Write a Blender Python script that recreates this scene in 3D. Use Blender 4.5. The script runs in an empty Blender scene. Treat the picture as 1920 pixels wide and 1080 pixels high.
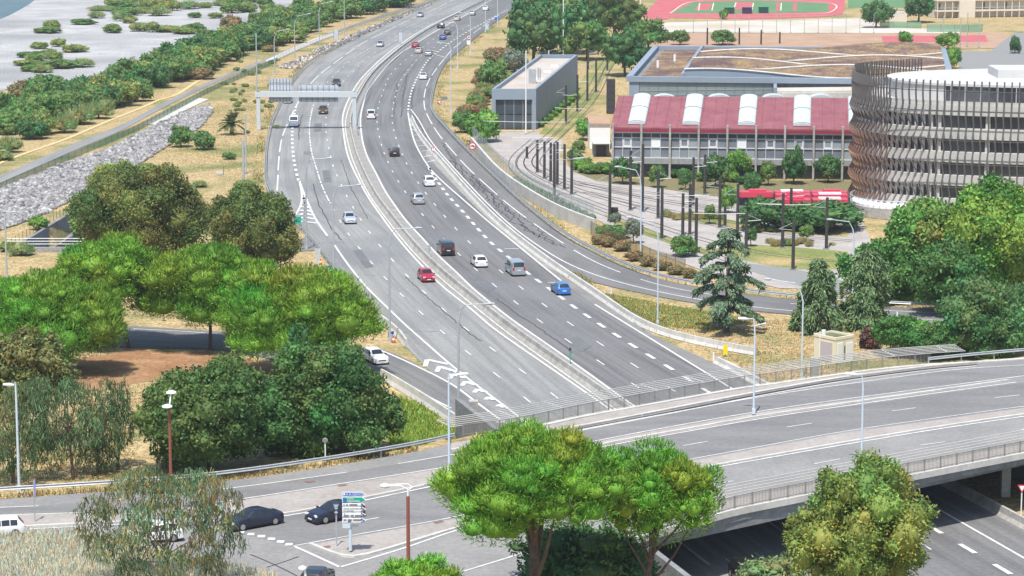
import bpy, bmesh, math, random
import numpy as np
from mathutils import Vector, Matrix

# ------------------------------------------------------------------ camera, sky, sun, exposure
F_PX, HORIZON, CAM_H = 5000.0, -335.0, 60.0          # focal length in px of a 1920 px wide frame
PITCH = math.atan((540.0 - HORIZON) / F_PX)
SUN_EL = math.radians(65.0)
SHADOW_DIR = (0.24, 0.97)                              # where shadows fall on the ground (x right, y away)
scene = bpy.context.scene
cam_data = bpy.data.cameras.new('camera'); cam = bpy.data.objects.new('camera', cam_data)
scene.collection.objects.link(cam); scene.camera = cam
cam.location = (0, 0, CAM_H); cam.rotation_euler = (math.pi / 2 - PITCH, 0, 0)
cam_data.sensor_width = 36.0; cam_data.lens = F_PX / 1920.0 * 36.0
cam_data.clip_start = 1.0; cam_data.clip_end = 9000.0
world = bpy.data.worlds.new('World'); scene.world = world; world.use_nodes = True
wn = world.node_tree; bg = wn.nodes['Background']
sky = wn.nodes.new('ShaderNodeTexSky'); sky.sky_type = 'NISHITA'; sky.sun_disc = False
sun_az = math.atan2(-SHADOW_DIR[0], -SHADOW_DIR[1])   # direction towards the sun, clockwise from +Y
sky.sun_elevation = SUN_EL; sky.sun_rotation = sun_az
sky.air_density = 1.0; sky.dust_density = 1.5; sky.ozone_density = 1.0
wn.links.new(sky.outputs[0], bg.inputs[0]); bg.inputs[1].default_value = 0.14
sun_data = bpy.data.lights.new('sun', 'SUN'); sun_data.energy = 4.2; sun_data.angle = math.radians(0.53)
sun_data.color = (1.0, 0.955, 0.89)
sun = bpy.data.objects.new('sun', sun_data); scene.collection.objects.link(sun)
sl = math.hypot(*SHADOW_DIR)
ray = Vector((SHADOW_DIR[0] / sl * math.cos(SUN_EL), SHADOW_DIR[1] / sl * math.cos(SUN_EL), -math.sin(SUN_EL)))
sun.rotation_euler = ray.to_track_quat('-Z', 'Y').to_euler(); sun.location = (-60, -100, 300)
vs = scene.view_settings
vs.view_transform = 'Standard'; vs.look = 'None'; vs.exposure = 0.42; vs.gamma = 1.0; vs.use_curve_mapping = False
scene.render.engine = 'CYCLES'
try:
    scene.cycles.use_denoising = True
    scene.cycles.max_bounces = 6; scene.cycles.transparent_max_bounces = 12
    scene.cycles.diffuse_bounces = 3; scene.cycles.glossy_bounces = 2
except Exception:
    pass

# ------------------------------------------------------------------ measuring: photo point -> place
SP, CP = math.sin(PITCH), math.cos(PITCH)
def at(px, py, z=0.0):
    u, v = (px - 960.0) / F_PX, (py - 540.0) / F_PX
    d = (u, CP - v * SP, -SP - v * CP); t = (z - CAM_H) / d[2]
    return Vector((d[0] * t, d[1] * t, z))
def at_y(px, py, Y):
    u, v = (px - 960.0) / F_PX, (py - 540.0) / F_PX
    t = Y / (CP - v * SP)
    return Vector((u * t, Y, CAM_H + (-SP - v * CP) * t))
def px_m(p):                                            # photo pixels per metre at a place
    return F_PX / (p[1] * CP - (p[2] - CAM_H) * SP)
def pts(lst, z=0.0):
    return [at(a, b, z) for a, b in lst]
def resample(P, step=2.0, smooth=0, z=None):
    P = np.array([tuple(p) for p in P], float)
    n = len(P)
    if n > 2:                                           # Catmull-Rom
        Q = []
        E = np.vstack([2 * P[0] - P[1], P, 2 * P[-1] - P[-2]])
        for i in range(1, n):
            p0, p1, p2, p3 = E[i - 1], E[i], E[i + 1], E[i + 2]
            m = max(2, int(np.linalg.norm(p2 - p1) / step))
            for t in np.linspace(0, 1, m, endpoint=False):
                Q.append(0.5 * (2 * p1 + (p2 - p0) * t + (2 * p0 - 5 * p1 + 4 * p2 - p3) * t * t + (3 * p1 - p0 - 3 * p2 + p3) * t ** 3))
        Q.append(P[-1]); Q = np.array(Q)
    else:
        Q = P
    d = np.r_[0, np.cumsum(np.linalg.norm(np.diff(Q, axis=0), axis=1))]
    m = max(2, int(round(d[-1] / step)) + 1)
    s = np.linspace(0, d[-1], m)
    R = np.stack([np.interp(s, d, Q[:, k]) for k in range(3)], 1)
    for _ in range(smooth):
        R[1:-1] = 0.25 * R[:-2] + 0.5 * R[1:-1] + 0.25 * R[2:]
    return R
def length_of(R):
    return np.r_[0, np.cumsum(np.linalg.norm(np.diff(R, axis=0), axis=1))]
def normals2d(R):
    T = np.gradient(R, axis=0); T[:, 2] = 0
    T /= np.maximum(np.linalg.norm(T, axis=1, keepdims=True), 1e-9)
    return np.stack([-T[:, 1], T[:, 0], np.zeros(len(R))], 1)     # left of travel
def offset(R, d):
    return R + normals2d(R) * d

# ------------------------------------------------------------------ materials
MATS = {}
def mat(name, c, c2=None, scale=1.0, rough=0.85, metal=0.0, bump=0.0, c3=None, scale3=0.1, amt3=0.5, spec=0.3, stretch=None,
        coord='pos', detail=5.0, lo=0.35, hi=0.65, speck=0.0):
    if name in MATS:
        return MATS[name]
    m = bpy.data.materials.new(name); m.use_nodes = True; MATS[name] = m
    nt = m.node_tree; N = nt.nodes; L = nt.links; b = N['Principled BSDF']
    b.inputs['Roughness'].default_value = rough; b.inputs['Metallic'].default_value = metal
    b.inputs['Specular IOR Level'].default_value = spec
    b.inputs['Base Color'].default_value = (*c, 1)
    if c2 is not None or bump or speck:
        if coord == 'uv':
            g = N.new('ShaderNodeUVMap'); src = g.outputs[0]
        elif coord == 'obj':
            g = N.new('ShaderNodeTexCoord'); src = g.outputs['Object']
        else:
            g = N.new('ShaderNodeNewGeometry'); src = g.outputs['Position']
        if stretch:
            mp = N.new('ShaderNodeMapping'); mp.inputs['Scale'].default_value = stretch
            L.new(src, mp.inputs[0]); src2 = mp.outputs[0]
        else:
            src2 = src
        nz = N.new('ShaderNodeTexNoise'); nz.inputs['Scale'].default_value = scale; nz.inputs['Detail'].default_value = detail
        nz.inputs['Roughness'].default_value = 0.6
        L.new(src2, nz.inputs['Vector'])
        col = None
        if c2 is not None:
            mr = N.new('ShaderNodeMapRange'); mr.inputs[1].default_value = lo; mr.inputs[2].default_value = hi
            L.new(nz.outputs[0], mr.inputs[0])
            mx = N.new('ShaderNodeMix'); mx.data_type = 'RGBA'
            mx.inputs[6].default_value = (*c, 1); mx.inputs[7].default_value = (*c2, 1)
            L.new(mr.outputs[0], mx.inputs[0]); col = mx.outputs[2]
            if c3 is not None:
                n3 = N.new('ShaderNodeTexNoise'); n3.inputs['Scale'].default_value = scale3; n3.inputs['Detail'].default_value = 6
                L.new(src, n3.inputs['Vector'])
                r3 = N.new('ShaderNodeMapRange'); r3.inputs[1].default_value = 0.48; r3.inputs[2].default_value = 0.66
                r3.inputs[4].default_value = amt3
                L.new(n3.outputs[0], r3.inputs[0])
                m3 = N.new('ShaderNodeMix'); m3.data_type = 'RGBA'; m3.inputs[7].default_value = (*c3, 1)
                L.new(r3.outputs[0], m3.inputs[0]); L.new(col, m3.inputs[6]); col = m3.outputs[2]
            L.new(col, b.inputs['Base Color'])
        if speck and col is not None:
            ns = N.new('ShaderNodeTexNoise'); ns.inputs['Scale'].default_value = 2.3; ns.inputs['Detail'].default_value = 8
            L.new(src, ns.inputs['Vector'])
            rs = N.new('ShaderNodeMapRange'); rs.inputs[1].default_value = 0.3; rs.inputs[2].default_value = 0.7
            rs.inputs[3].default_value = 1 - speck; rs.inputs[4].default_value = 1 + speck
            L.new(ns.outputs[0], rs.inputs[0])
            ms = N.new('ShaderNodeMix'); ms.data_type = 'RGBA'; ms.blend_type = 'MULTIPLY'; ms.inputs[0].default_value = 1
            L.new(col, ms.inputs[6]); L.new(rs.outputs[0], ms.inputs[7]); L.new(ms.outputs[2], b.inputs['Base Color'])
        if bump:
            bp = N.new('ShaderNodeBump'); bp.inputs['Strength'].default_value = bump; bp.inputs['Distance'].default_value = 0.2
            L.new(nz.outputs[0], bp.inputs['Height']); L.new(bp.outputs[0], b.inputs['Normal'])
    return m
def leaf_mat(name, trans=0.3):
    if name in MATS:
        return MATS[name]
    m = bpy.data.materials.new(name); m.use_nodes = True; MATS[name] = m
    nt = m.node_tree; N = nt.nodes; L = nt.links; b = N['Principled BSDF']; out = N['Material Output']
    a = N.new('ShaderNodeAttribute'); a.attribute_name = 'tint'
    L.new(a.outputs['Color'], b.inputs['Base Color']); b.inputs['Roughness'].default_value = 0.6
    b.inputs['Specular IOR Level'].default_value = 0.25
    tr = N.new('ShaderNodeBsdfTranslucent'); L.new(a.outputs['Color'], tr.inputs[0])
    mx = N.new('ShaderNodeMixShader'); mx.inputs[0].default_value = trans
    L.new(b.outputs[0], mx.inputs[1]); L.new(tr.outputs[0], mx.inputs[2]); L.new(mx.outputs[0], out.inputs[0])
    return m
def mesh_mat(name, c, alpha):                            # wire mesh seen from far: fine net of wire and gaps
    if name in MATS:
        return MATS[name]
    m = bpy.data.materials.new(name); m.use_nodes = True; MATS[name] = m
    nt = m.node_tree; N = nt.nodes; L = nt.links; b = N['Principled BSDF']; out = N['Material Output']
    b.inputs['Base Color'].default_value = (*c, 1); b.inputs['Roughness'].default_value = 0.6
    tr = N.new('ShaderNodeBsdfTransparent'); mx = N.new('ShaderNodeMixShader'); mx.inputs[0].default_value = alpha
    L.new(tr.outputs[0], mx.inputs[1]); L.new(b.outputs[0], mx.inputs[2]); L.new(mx.outputs[0], out.inputs[0])
    return m

# ------------------------------------------------------------------ objects
COL = scene.collection
def link(name, me, m=None, parent=None):
    o = bpy.data.objects.new(name, me); COL.objects.link(o)
    if m is not None and me is not None and not me.materials:
        me.materials.append(m)
    if parent is not None:
        o.parent = parent
    return o
def tag(o, label=None, cat=None, group=None, kind=None):
    if label: o['label'] = label
    if cat: o['category'] = cat
    if group: o['group'] = group
    if kind: o['kind'] = kind
    return o
def empty(name, loc, label=None, cat=None, group=None, kind=None, rz=0.0):
    o = bpy.data.objects.new(name, None); COL.objects.link(o); o.location = loc; o.rotation_euler = (0, 0, rz)
    o.empty_display_size = 0.5
    return tag(o, label, cat, group, kind)
def copy_tree(o, parent=None, **kw):
    c = o.copy(); COL.objects.link(c)
    if parent is not None: c.parent = parent
    for ch in list(o.children): copy_tree(ch, c)
    return tag(c, **kw)
class MB:
    def __init__(s): s.v = []; s.f = []; s.uv = None
    def add(s, vs, fs):
        k = len(s.v); s.v += [tuple(v) for v in vs]; s.f += [tuple(i + k for i in f) for f in fs]; return s
    def box(s, c, size, rz=0.0, taper=1.0):
        x, y, z = size[0] / 2, size[1] / 2, size[2] / 2; ca, sa = math.cos(rz), math.sin(rz); V = []
        for k in (-1, 1):
            q = taper if k == 1 else 1.0
            for a, b in ((-1, -1), (1, -1), (1, 1), (-1, 1)):
                X, Y = a * x * q, b * y * q; V.append((c[0] + X * ca - Y * sa, c[1] + X * sa + Y * ca, c[2] + k * z))
        return s.add(V, [(3, 2, 1, 0), (4, 5, 6, 7), (0, 1, 5, 4), (1, 2, 6, 5), (2, 3, 7, 6), (3, 0, 4, 7)])
    def tube(s, P, r, n=6, cap=True):
        P = [Vector(p) for p in P]; R = r if hasattr(r, '__len__') else [r] * len(P); V = []; Fc = []
        for i, p in enumerate(P):
            t = (P[min(i + 1, len(P) - 1)] - P[max(i - 1, 0)]).normalized()
            a = t.cross(Vector((0, 0, 1)) if abs(t.z) < 0.9 else Vector((1, 0, 0))).normalized(); b = t.cross(a)
            for k in range(n):
                w = 2 * math.pi * k / n; V.append(p + (a * math.cos(w) + b * math.sin(w)) * R[i])
        for i in range(len(P) - 1):
            for k in range(n):
                k2 = (k + 1) % n; Fc.append((i * n + k, i * n + k2, (i + 1) * n + k2, (i + 1) * n + k))
        if cap:
            Fc.append(tuple(range(n))[::-1]); Fc.append(tuple((len(P) - 1) * n + k for k in range(n)))
        return s.add(V, Fc)
    def prism(s, poly, z0, z1):
        n = len(poly); V = [(p[0], p[1], z0) for p in poly] + [(p[0], p[1], z1) for p in poly]
        Fc = [tuple(range(n))[::-1], tuple(range(n, 2 * n))] + [(i, (i + 1) % n, n + (i + 1) % n, n + i) for i in range(n)]
        return s.add(V, Fc)
    def sweep(s, R, prof, cap=True, up=0.0):             # profile (side, z) swept along a ground curve
        Nn = normals2d(R); m = len(prof); V = []; Fc = []
        for i in range(len(R)):
            for a, z in prof:
                V.append((R[i, 0] + Nn[i, 0] * a, R[i, 1] + Nn[i, 1] * a, R[i, 2] + z + up))
        for i in range(len(R) - 1):
            for k in range(m):
                k2 = (k + 1) % m; Fc.append((i * m + k, i * m + k2, (i + 1) * m + k2, (i + 1) * m + k))
        if cap:
            Fc.append(tuple(range(m))[::-1]); Fc.append(tuple((len(R) - 1) * m + k for k in range(m)))
        return s.add(V, Fc)
    def mesh(s, name, off=(0, 0, 0)):
        me = bpy.data.meshes.new(name)
        me.from_pydata([(a - off[0], b - off[1], c - off[2]) for a, b, c in s.v], [], s.f)
        if s.uv is not None:
            lay = me.uv_layers.new(name='UVMap'); idx = np.empty(len(me.loops), np.int32); me.loops.foreach_get('vertex_index', idx)
            lay.data.foreach_set('uv', np.asarray(s.uv, np.float32)[idx].ravel())
        bm = bmesh.new(); bm.from_mesh(me); bmesh.ops.recalc_face_normals(bm, faces=bm.faces); bm.to_mesh(me); bm.free()
        return me
    def build(s, name, m, parent=None, local=False, smooth=False):
        off = (0, 0, 0)
        if parent is not None and not local:
            off = tuple(parent.location)
            if parent.parent is not None: off = tuple(Vector(off) + parent.parent.location)
        me = s.mesh(name, off)
        if smooth: me.polygons.foreach_set('use_smooth', [True] * len(me.polygons))
        return link(name, me, m, parent)
def box_part(name, m, parent, c, size, rz=0.0, local=False):
    return MB().box(c, size, rz).build(name, m, parent, local)
def strip(name, L, R, m, z, n=200, kind='structure', parent=None):
    def eq(P):
        Q = resample(P, 1.0, 6); d = length_of(Q); s = np.linspace(0, d[-1], n)
        return np.stack([np.interp(s, d, Q[:, k]) for k in range(3)], 1)
    A, B = eq(L), eq(R); W = 7; mb = MB(); uv = []; d = length_of((A + B) / 2)
    V = []
    for i in range(n):
        w = float(np.linalg.norm(A[i] - B[i]))
        for k in range(W):
            t = k / (W - 1); p = A[i] * (1 - t) + B[i] * t; V.append((p[0], p[1], z)); uv.append((t * w, d[i]))
    Fc = [(i * W + k, i * W + k + 1, (i + 1) * W + k + 1, (i + 1) * W + k) for i in range(n - 1) for k in range(W - 1)]
    mb.add(V, Fc); mb.uv = uv
    o = mb.build(name, m, parent)
    # faces up
    me = o.data; me.update()
    if len(me.polygons) and me.polygons[0].normal.z < 0: me.flip_normals()
    if kind: o['kind'] = kind
    return o
def sheet(name, poly, m, z, kind='structure', parent=None, smooth=0, step=3.0):
    P = [Vector((p[0], p[1], z)) for p in poly]
    if smooth: P = [Vector(p) for p in resample(P + [P[0]], step, smooth)[:-1]]
    me = bpy.data.meshes.new(name); me.from_pydata([(p.x, p.y, z) for p in P], [], [tuple(range(len(P)))])
    me.update()
    if me.polygons[0].normal.z < 0: me.flip_normals()
    o = link(name, me, m, parent)
    if kind: o['kind'] = kind
    return o
def px_sheet(name, lst, m, dz, z=0.0, **kw):
    return sheet(name, pts(lst, z), m, z + dz, **kw)
def paint(name, R, width, m, z, dash=None, parent=None, phase=0.0):
    """painted line along a resampled curve; dash = (mark, period)"""
    d = length_of(R); mb = MB()
    def seg(a, b):
        s = np.linspace(a, b, max(2, int((b - a) / 1.5) + 1))
        Q = np.stack([np.interp(s, d, R[:, k]) for k in range(3)], 1)
        Nn = normals2d(Q) if len(Q) > 2 else np.repeat(normals2d(np.array([Q[0], Q[-1]]))[:1], len(Q), 0)
        V = []
        for q, nn in zip(Q, Nn):
            V += [(q[0] + nn[0] * width / 2, q[1] + nn[1] * width / 2, z), (q[0] - nn[0] * width / 2, q[1] - nn[1] * width / 2, z)]
        mb.add(V, [(2 * i, 2 * i + 1, 2 * i + 3, 2 * i + 2) for i in range(len(Q) - 1)])
    if dash:
        t = phase
        while t < d[-1]:
            seg(max(t, 0), min(t + dash[0], d[-1])); t += dash[1]
    else:
        seg(0, d[-1])
    o = mb.build(name, m, parent)
    if len(o.data.polygons) and o.data.polygons[0].normal.z < 0: o.data.flip_normals()
    return o
# ------------------------------------------------------------------ palette
DECK = 5.6
m_ground = mat('dry_grass_ground', (0.31, 0.226, 0.108), (0.44, 0.342, 0.175), 0.5, 1.0, c3=(0.145, 0.17, 0.05), scale3=0.07, amt3=0.9, bump=0.6, speck=0.5, detail=9)
m_soil = mat('pine_litter', (0.24, 0.12, 0.06), (0.36, 0.22, 0.11), 0.25, 1.0, speck=0.3)
m_asph_l = mat('old_grey_asphalt', (0.20, 0.203, 0.196), (0.272, 0.274, 0.264), 1.0, 0.9, coord='uv', stretch=(0.8, 0.016, 1), c3=(0.175, 0.183, 0.186), scale3=0.04, amt3=0.75, speck=0.14, lo=0.4, hi=0.6)
m_asph_r = mat('dark_asphalt', (0.115, 0.116, 0.117), (0.178, 0.178, 0.176), 1.0, 0.9, coord='uv', stretch=(0.8, 0.014, 1), c3=(0.185, 0.188, 0.19), scale3=0.035, amt3=0.65, speck=0.14, lo=0.38, hi=0.62)
m_asph_m = mat('worn_asphalt', (0.15, 0.151, 0.148), (0.196, 0.196, 0.19), 1.0, 0.9, coord='uv', stretch=(0.7, 0.02, 1), c3=(0.11, 0.11, 0.115), scale3=0.06, amt3=0.6, speck=0.12)
m_asph_s = mat('street_asphalt', (0.21, 0.208, 0.202), (0.265, 0.26, 0.252), 0.16, 0.92, c3=(0.175, 0.177, 0.18), scale3=0.045, amt3=0.55, speck=0.12)
m_asph_d = mat('street_asphalt_dark', (0.157, 0.157, 0.157), (0.21, 0.209, 0.205), 0.16, 0.92, stretch=(0.4, 1.6, 1), speck=0.10)
m_shoulder = mat('pale_shoulder', (0.24, 0.235, 0.22), (0.30, 0.295, 0.275), 0.4, 0.95, speck=0.16)
m_pave = mat('pinkish_pavement', (0.30, 0.275, 0.25), (0.36, 0.335, 0.31), 0.3, 0.95, speck=0.12)
m_conc = mat('concrete', (0.42, 0.41, 0.38), (0.31, 0.30, 0.275), 0.5, 0.9, speck=0.18)
m_conc_w = mat('pale_concrete', (0.55, 0.54, 0.50), (0.44, 0.43, 0.40), 0.4, 0.9, speck=0.10)
m_conc_d = mat('grey_concrete', (0.24, 0.25, 0.255), (0.17, 0.175, 0.18), 0.4, 0.9, speck=0.15)
m_white = mat('road_paint', (0.66, 0.66, 0.64), (0.52, 0.52, 0.50), 0.9, 0.7, speck=0.12)
m_galv = mat('galvanised_steel', (0.46, 0.48, 0.49), (0.38, 0.40, 0.41), 2.0, 0.5, metal=0.35)
m_lampgrey = mat('lamp_grey', (0.42, 0.45, 0.47), None, rough=0.5, metal=0.2)
m_lampblue = mat('lamp_pale_blue', (0.52, 0.60, 0.66), None, rough=0.5)
m_rust = mat('rust_red_pole', (0.26, 0.085, 0.055), None, rough=0.6)
m_dark = mat('dark_steel', (0.045, 0.042, 0.04), (0.06, 0.056, 0.052), 2.0, 0.55)
m_whitep = mat('white_paint', (0.78, 0.78, 0.77), None, rough=0.5)
m_gravel = mat('river_gravel', (0.30, 0.305, 0.30), (0.43, 0.43, 0.42), 0.12, 1.0, speck=0.5, c3=(0.20, 0.205, 0.21), scale3=0.03, amt3=0.7)
m_yard = mat('tram_yard_paving', (0.32, 0.295, 0.27), (0.40, 0.375, 0.35), 0.25, 0.95, speck=0.12)
m_lawn = mat('lawn', (0.15, 0.19, 0.05), (0.24, 0.24, 0.09), 0.2, 1.0, c3=(0.42, 0.31, 0.15), scale3=0.09, amt3=0.9, speck=0.3)
m_green = mat('green_grass', (0.12, 0.20, 0.035), (0.19, 0.25, 0.06), 0.3, 1.0, speck=0.3)
m_rail = mat('rail_steel', (0.10, 0.09, 0.085), None, rough=0.5, metal=0.3)
m_seal = mat('crack_sealant', (0.045, 0.045, 0.048), None, rough=0.8)
m_track = mat('running_track', (0.42, 0.10, 0.11), (0.47, 0.13, 0.14), 0.2, 0.9)
m_pitch = mat('sports_turf', (0.09, 0.20, 0.09), (0.12, 0.235, 0.10), 0.15, 0.9)
m_clay = mat('clay_ground', (0.34, 0.22, 0.15), (0.41, 0.28, 0.19), 0.12, 1.0, speck=0.15)
m_pale = mat('pale_dust', (0.46, 0.43, 0.37), (0.54, 0.51, 0.46), 0.1, 1.0, c3=(0.40, 0.33, 0.22), scale3=0.04, amt3=0.7, speck=0.15)
m_water = mat('river_water', (0.075, 0.13, 0.15), (0.11, 0.17, 0.185), 0.05, 0.5, spec=0.2, bump=0.1)
m_black = mat('black_rubber', (0.02, 0.02, 0.02), None, rough=0.8)
m_glass = mat('dark_glass', (0.02, 0.025, 0.03), None, rough=0.08, spec=0.8)

# ------------------------------------------------------------------ terrain
DECK_FAR = [(-140, 946), (0, 936), (240, 919), (392, 905), (480, 895), (630, 873), (785, 846), (870, 826), (977, 807), (1092, 782), (1169, 768), (1281, 748), (1392, 728), (1440, 722), (1640, 694), (1750, 684), (1855, 678), (1920, 673), (2060, 662)]
DECK_NEAR = [(2060, 823), (1920, 850), (1440, 943), (1347, 964), (1145, 1022), (1040, 1053)]
far_w = pts(DECK_FAR, DECK); near_w = pts(DECK_NEAR, DECK)
ne_x = np.array([p.x for p in near_w][::-1]); ne_y = np.array([p.y for p in near_w][::-1])
fe_x = np.array([p.x for p in far_w]); fe_y = np.array([p.y for p in far_w])
ramp_near = pts([(-160, 640), (0, 640), (250, 652), (420, 656), (560, 686), (680, 707), (727, 717), (855, 797)])
re_x = np.array([p.x for p in ramp_near]); re_y = np.array([p.y for p in ramp_near])
cl0 = at(855, 797); cr0 = at(1385, 702)
def in_poly(x, y, P):
    r = np.zeros(x.shape, bool); n = len(P)
    for i in range(n):
        x1, y1 = P[i][0], P[i][1]; x2, y2 = P[(i + 1) % n][0], P[(i + 1) % n][1]
        if y1 == y2: continue
        r ^= ((y1 > y) != (y2 > y)) & (x < (x2 - x1) * (y - y1) / (y2 - y1) + x1)
    return r
PIT = pts([(22, 470), (170, 384), (330, 395), (330, 470), (150, 472)])
def ground_h(x, y):
    x = np.asarray(x, float); y = np.asarray(y, float)
    fe = np.interp(x, fe_x, fe_y); re = np.interp(x, re_x, re_y)
    W = np.where(x < cl0.x, np.maximum(re - fe - 5.0, 6.0), 24.0)
    t = np.clip((y - fe) / W, 0, 1); s = t * t * (3 - 2 * t)
    h = (DECK - 0.25) * (1 - s)
    xl = cl0.x + (cl0.y - y) * 0.297 - 2.0; xr = cr0.x + (cr0.y - y) * 0.306 + np.where(y < fe - 1.0, 9.5, 2.0)
    h = np.where((y < 292) & (x > xl) & (x < xr), 0.0, h)
    ne = np.interp(x, ne_x, ne_y)
    h = np.where((y < ne - 0.6) & (x > ne_x[0]), np.where(x > xl, 0.0, 0.3), h)
    h = np.where(in_poly(x, y, PIT), -4.0, h)
    rough = 0.16 * (np.sin(x * 0.9 + 1.3 * np.sin(y * 0.31)) * np.sin(y * 0.7 + np.sin(x * 0.4))) * np.clip(h, 0, 1) * (h < DECK - 0.4)
    return h - 0.06 + rough
def gz(x, y):
    return float(ground_h(np.array([x]), np.array([y]))[0])
def gat(px, py, z0=2.0):                                 # place on the terrain under a photo point
    z = z0
    for _ in range(14):
        p = at(px, py, z); z = 0.5 * z + 0.5 * (gz(p.x, p.y) + 0.06)
    return at(px, py, z)
xs = np.r_[-1500, -900, -600, -300, -200, np.arange(-130, 130.1, 1.6), 200, 300, 600, 900, 1500]
ys = np.r_[-300, -100, 0, 100, np.arange(150, 450.1, 1.6), 520, 620, 760, 900, 1200, 1700, 2400]
GX, GY = np.meshgrid(xs, ys); GZ = ground_h(GX, GY)
nx, ny = len(xs), len(ys)
me = bpy.data.meshes.new('ground')
me.from_pydata(np.stack([GX, GY, GZ], -1).reshape(-1, 3).tolist(), [], [(j * nx + i, j * nx + i + 1, (j + 1) * nx + i + 1, (j + 1) * nx + i) for j in range(ny - 1) for i in range(nx - 1)])
tag(link('ground', me, m_ground), kind='structure')
def terrain_patch(name, poly, m, dz=0.03, step=0.9):
    P = [gat(*p) for p in poly]; x = np.arange(min(p.x for p in P), max(p.x for p in P), step); y = np.arange(min(p.y for p in P), max(p.y for p in P), step)
    X, Y = np.meshgrid(x, y); ins = in_poly(X, Y, [(p.x, p.y) for p in P]); Zz = ground_h(X, Y) + dz; n = len(x); Fc = []
    for j in range(len(y) - 1):
        for i in range(n - 1):
            if ins[j, i] and ins[j + 1, i] and ins[j, i + 1] and ins[j + 1, i + 1]: Fc.append((j * n + i, j * n + i + 1, (j + 1) * n + i + 1, (j + 1) * n + i))
    me = bpy.data.meshes.new(name); me.from_pydata(np.stack([X, Y, Zz], -1).reshape(-1, 3).tolist(), [], Fc); return tag(link(name, me, m), kind='structure')
terrain_patch('pine_needle_floor', [(60, 700), (120, 672), (240, 655), (420, 660), (560, 690), (600, 715), (470, 712), (330, 706), (250, 722), (190, 735), (110, 728)], m_soil, 0.03)
mo = mat('far_hills', (0.10, 0.13, 0.07), (0.16, 0.17, 0.10), 0.01, 1.0)

# river, gravel bed, path
px_sheet('river_gravel_bed', [(-400, -80), (620, -80), (560, 0), (520, 30), (440, 60), (360, 95), (270, 120), (190, 140), (110, 165), (40, 160), (-100, 190), (-400, 200)], m_gravel, 0.01, smooth=3, step=6)
px_sheet('river_water', [(-500, -90), (110, -90), (80, -20), (60, 4), (30, 22), (5, 34), (-120, 80), (-500, 120)], m_water, 0.03, smooth=2, step=6)
PATH_L = [(-160, 392), (0, 329), (135, 271), (225, 235), (300, 196), (400, 150), (480, 118), (560, 84), (640, 54), (720, 27), (800, 3), (880, -25)]
PATH_R = [(-160, 410), (0, 344), (135, 284), (225, 246), (300, 205), (400, 157), (480, 124), (560, 89), (640, 58), (720, 31), (800, 6), (880, -22)]
strip('cycle_path', pts(PATH_L), pts(PATH_R), m_asph_l, 0.02)
m_straw = mat('straw_line', (0.55, 0.42, 0.20), (0.60, 0.47, 0.24), 0.5, 1.0)
paint('worn_footpath', resample(pts([(-60, 330), (40, 290), (120, 262), (200, 228), (270, 200), (300, 186), (330, 178), (375, 150), (400, 146)]), 2, 3), 0.9, m_straw, 0.015)['kind'] = 'structure'
white_st = px_sheet('concrete_apron', [(270, 233), (292, 234), (345, 208), (392, 186), (372, 184), (330, 205)], m_conc_w, 0.05)
px_sheet('concrete_walkway', [(505, 118), (560, 93), (600, 76), (640, 62), (632, 60), (590, 72), (550, 89), (497, 114)], m_conc_w, 0.05)
PITF = px_sheet('underpass_road', [(30, 472), (170, 400), (330, 402), (330, 472)], m_asph_d, -3.9)

# ------------------------------------------------------------------ motorway curves (traced, then set on the ground)
LB = [(884, -22), (825, 0), (780, 19), (735, 40), (692, 60), (630, 91), (585, 118), (555, 147), (530, 190), (514, 225), (504, 262), (500, 300), (500, 345), (512, 375), (535, 402), (565, 432), (592, 465), (622, 503), (652, 541), (684, 574), (712, 603), (730, 616), (760, 645)]
L_EDGE1 = [(905, -22), (847, 2), (816, 17), (761, 41), (724, 59), (679, 82), (633, 114), (592, 147), (570, 175), (555, 200), (537, 237), (528, 262), (523, 297), (521, 334), (519, 374), (522, 400)]
L_A = [(640, 130), (620, 148), (604, 166), (590, 191), (583, 217), (580, 240), (581, 262), (584, 285), (589, 302), (605, 352), (625, 392), (642, 422), (662, 451), (683, 477), (706, 504), (735, 535), (766, 566), (805, 601), (847, 638), (897, 677), (952, 720), (1010, 768), (1110, 848), (1300, 1000), (1400, 1080)]
L_B = [(660, 136), (640, 157), (622, 180), (613, 205), (611, 230), (612, 255), (616, 275), (623, 307), (630, 325), (647, 362), (671, 404), (704, 451), (726, 477), (751, 505), (780, 534), (815, 566), (852, 599), (899, 637), (951, 676), (1008, 718), (1100, 790), (1340, 978), (1460, 1072)]
L_FAR1 = [(880, -12), (820, 20), (760, 53), (713, 80), (680, 98), (656, 115), (640, 130)]
L_FAR2 = [(892, -10), (840, 22), (785, 54), (735, 81), (700, 101), (680, 117), (660, 136)]
L_IN = [(940, -22), (905, 1), (867, 19), (830, 36), (792, 56), (755, 80), (727, 100), (692, 132), (670, 157), (652, 190), (644, 212), (642, 228), (644, 247), (647, 270), (652, 292), (661, 315), (672, 337), (687, 365), (705, 392), (740, 440), (762, 467), (792, 500), (832, 540), (880, 577), (922, 614), (960, 641), (1050, 703), (1145, 769), (1260, 850), (1440, 978), (1590, 1085)]
M_BAR = [(950, -22), (913, 1), (875, 20), (838, 39), (800, 60), (764, 84), (737, 105), (705, 134), (685, 160), (668, 192), (660, 215), (657, 235), (659, 255), (664, 275), (670, 297), (682, 325), (694, 350), (712, 380), (738, 414), (764, 447), (795, 482), (832, 517), (870, 549), (905, 577), (960, 621), (1050, 685), (1162, 763), (1290, 850), (1460, 965), (1640, 1085), (1880, 1245)]
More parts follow.
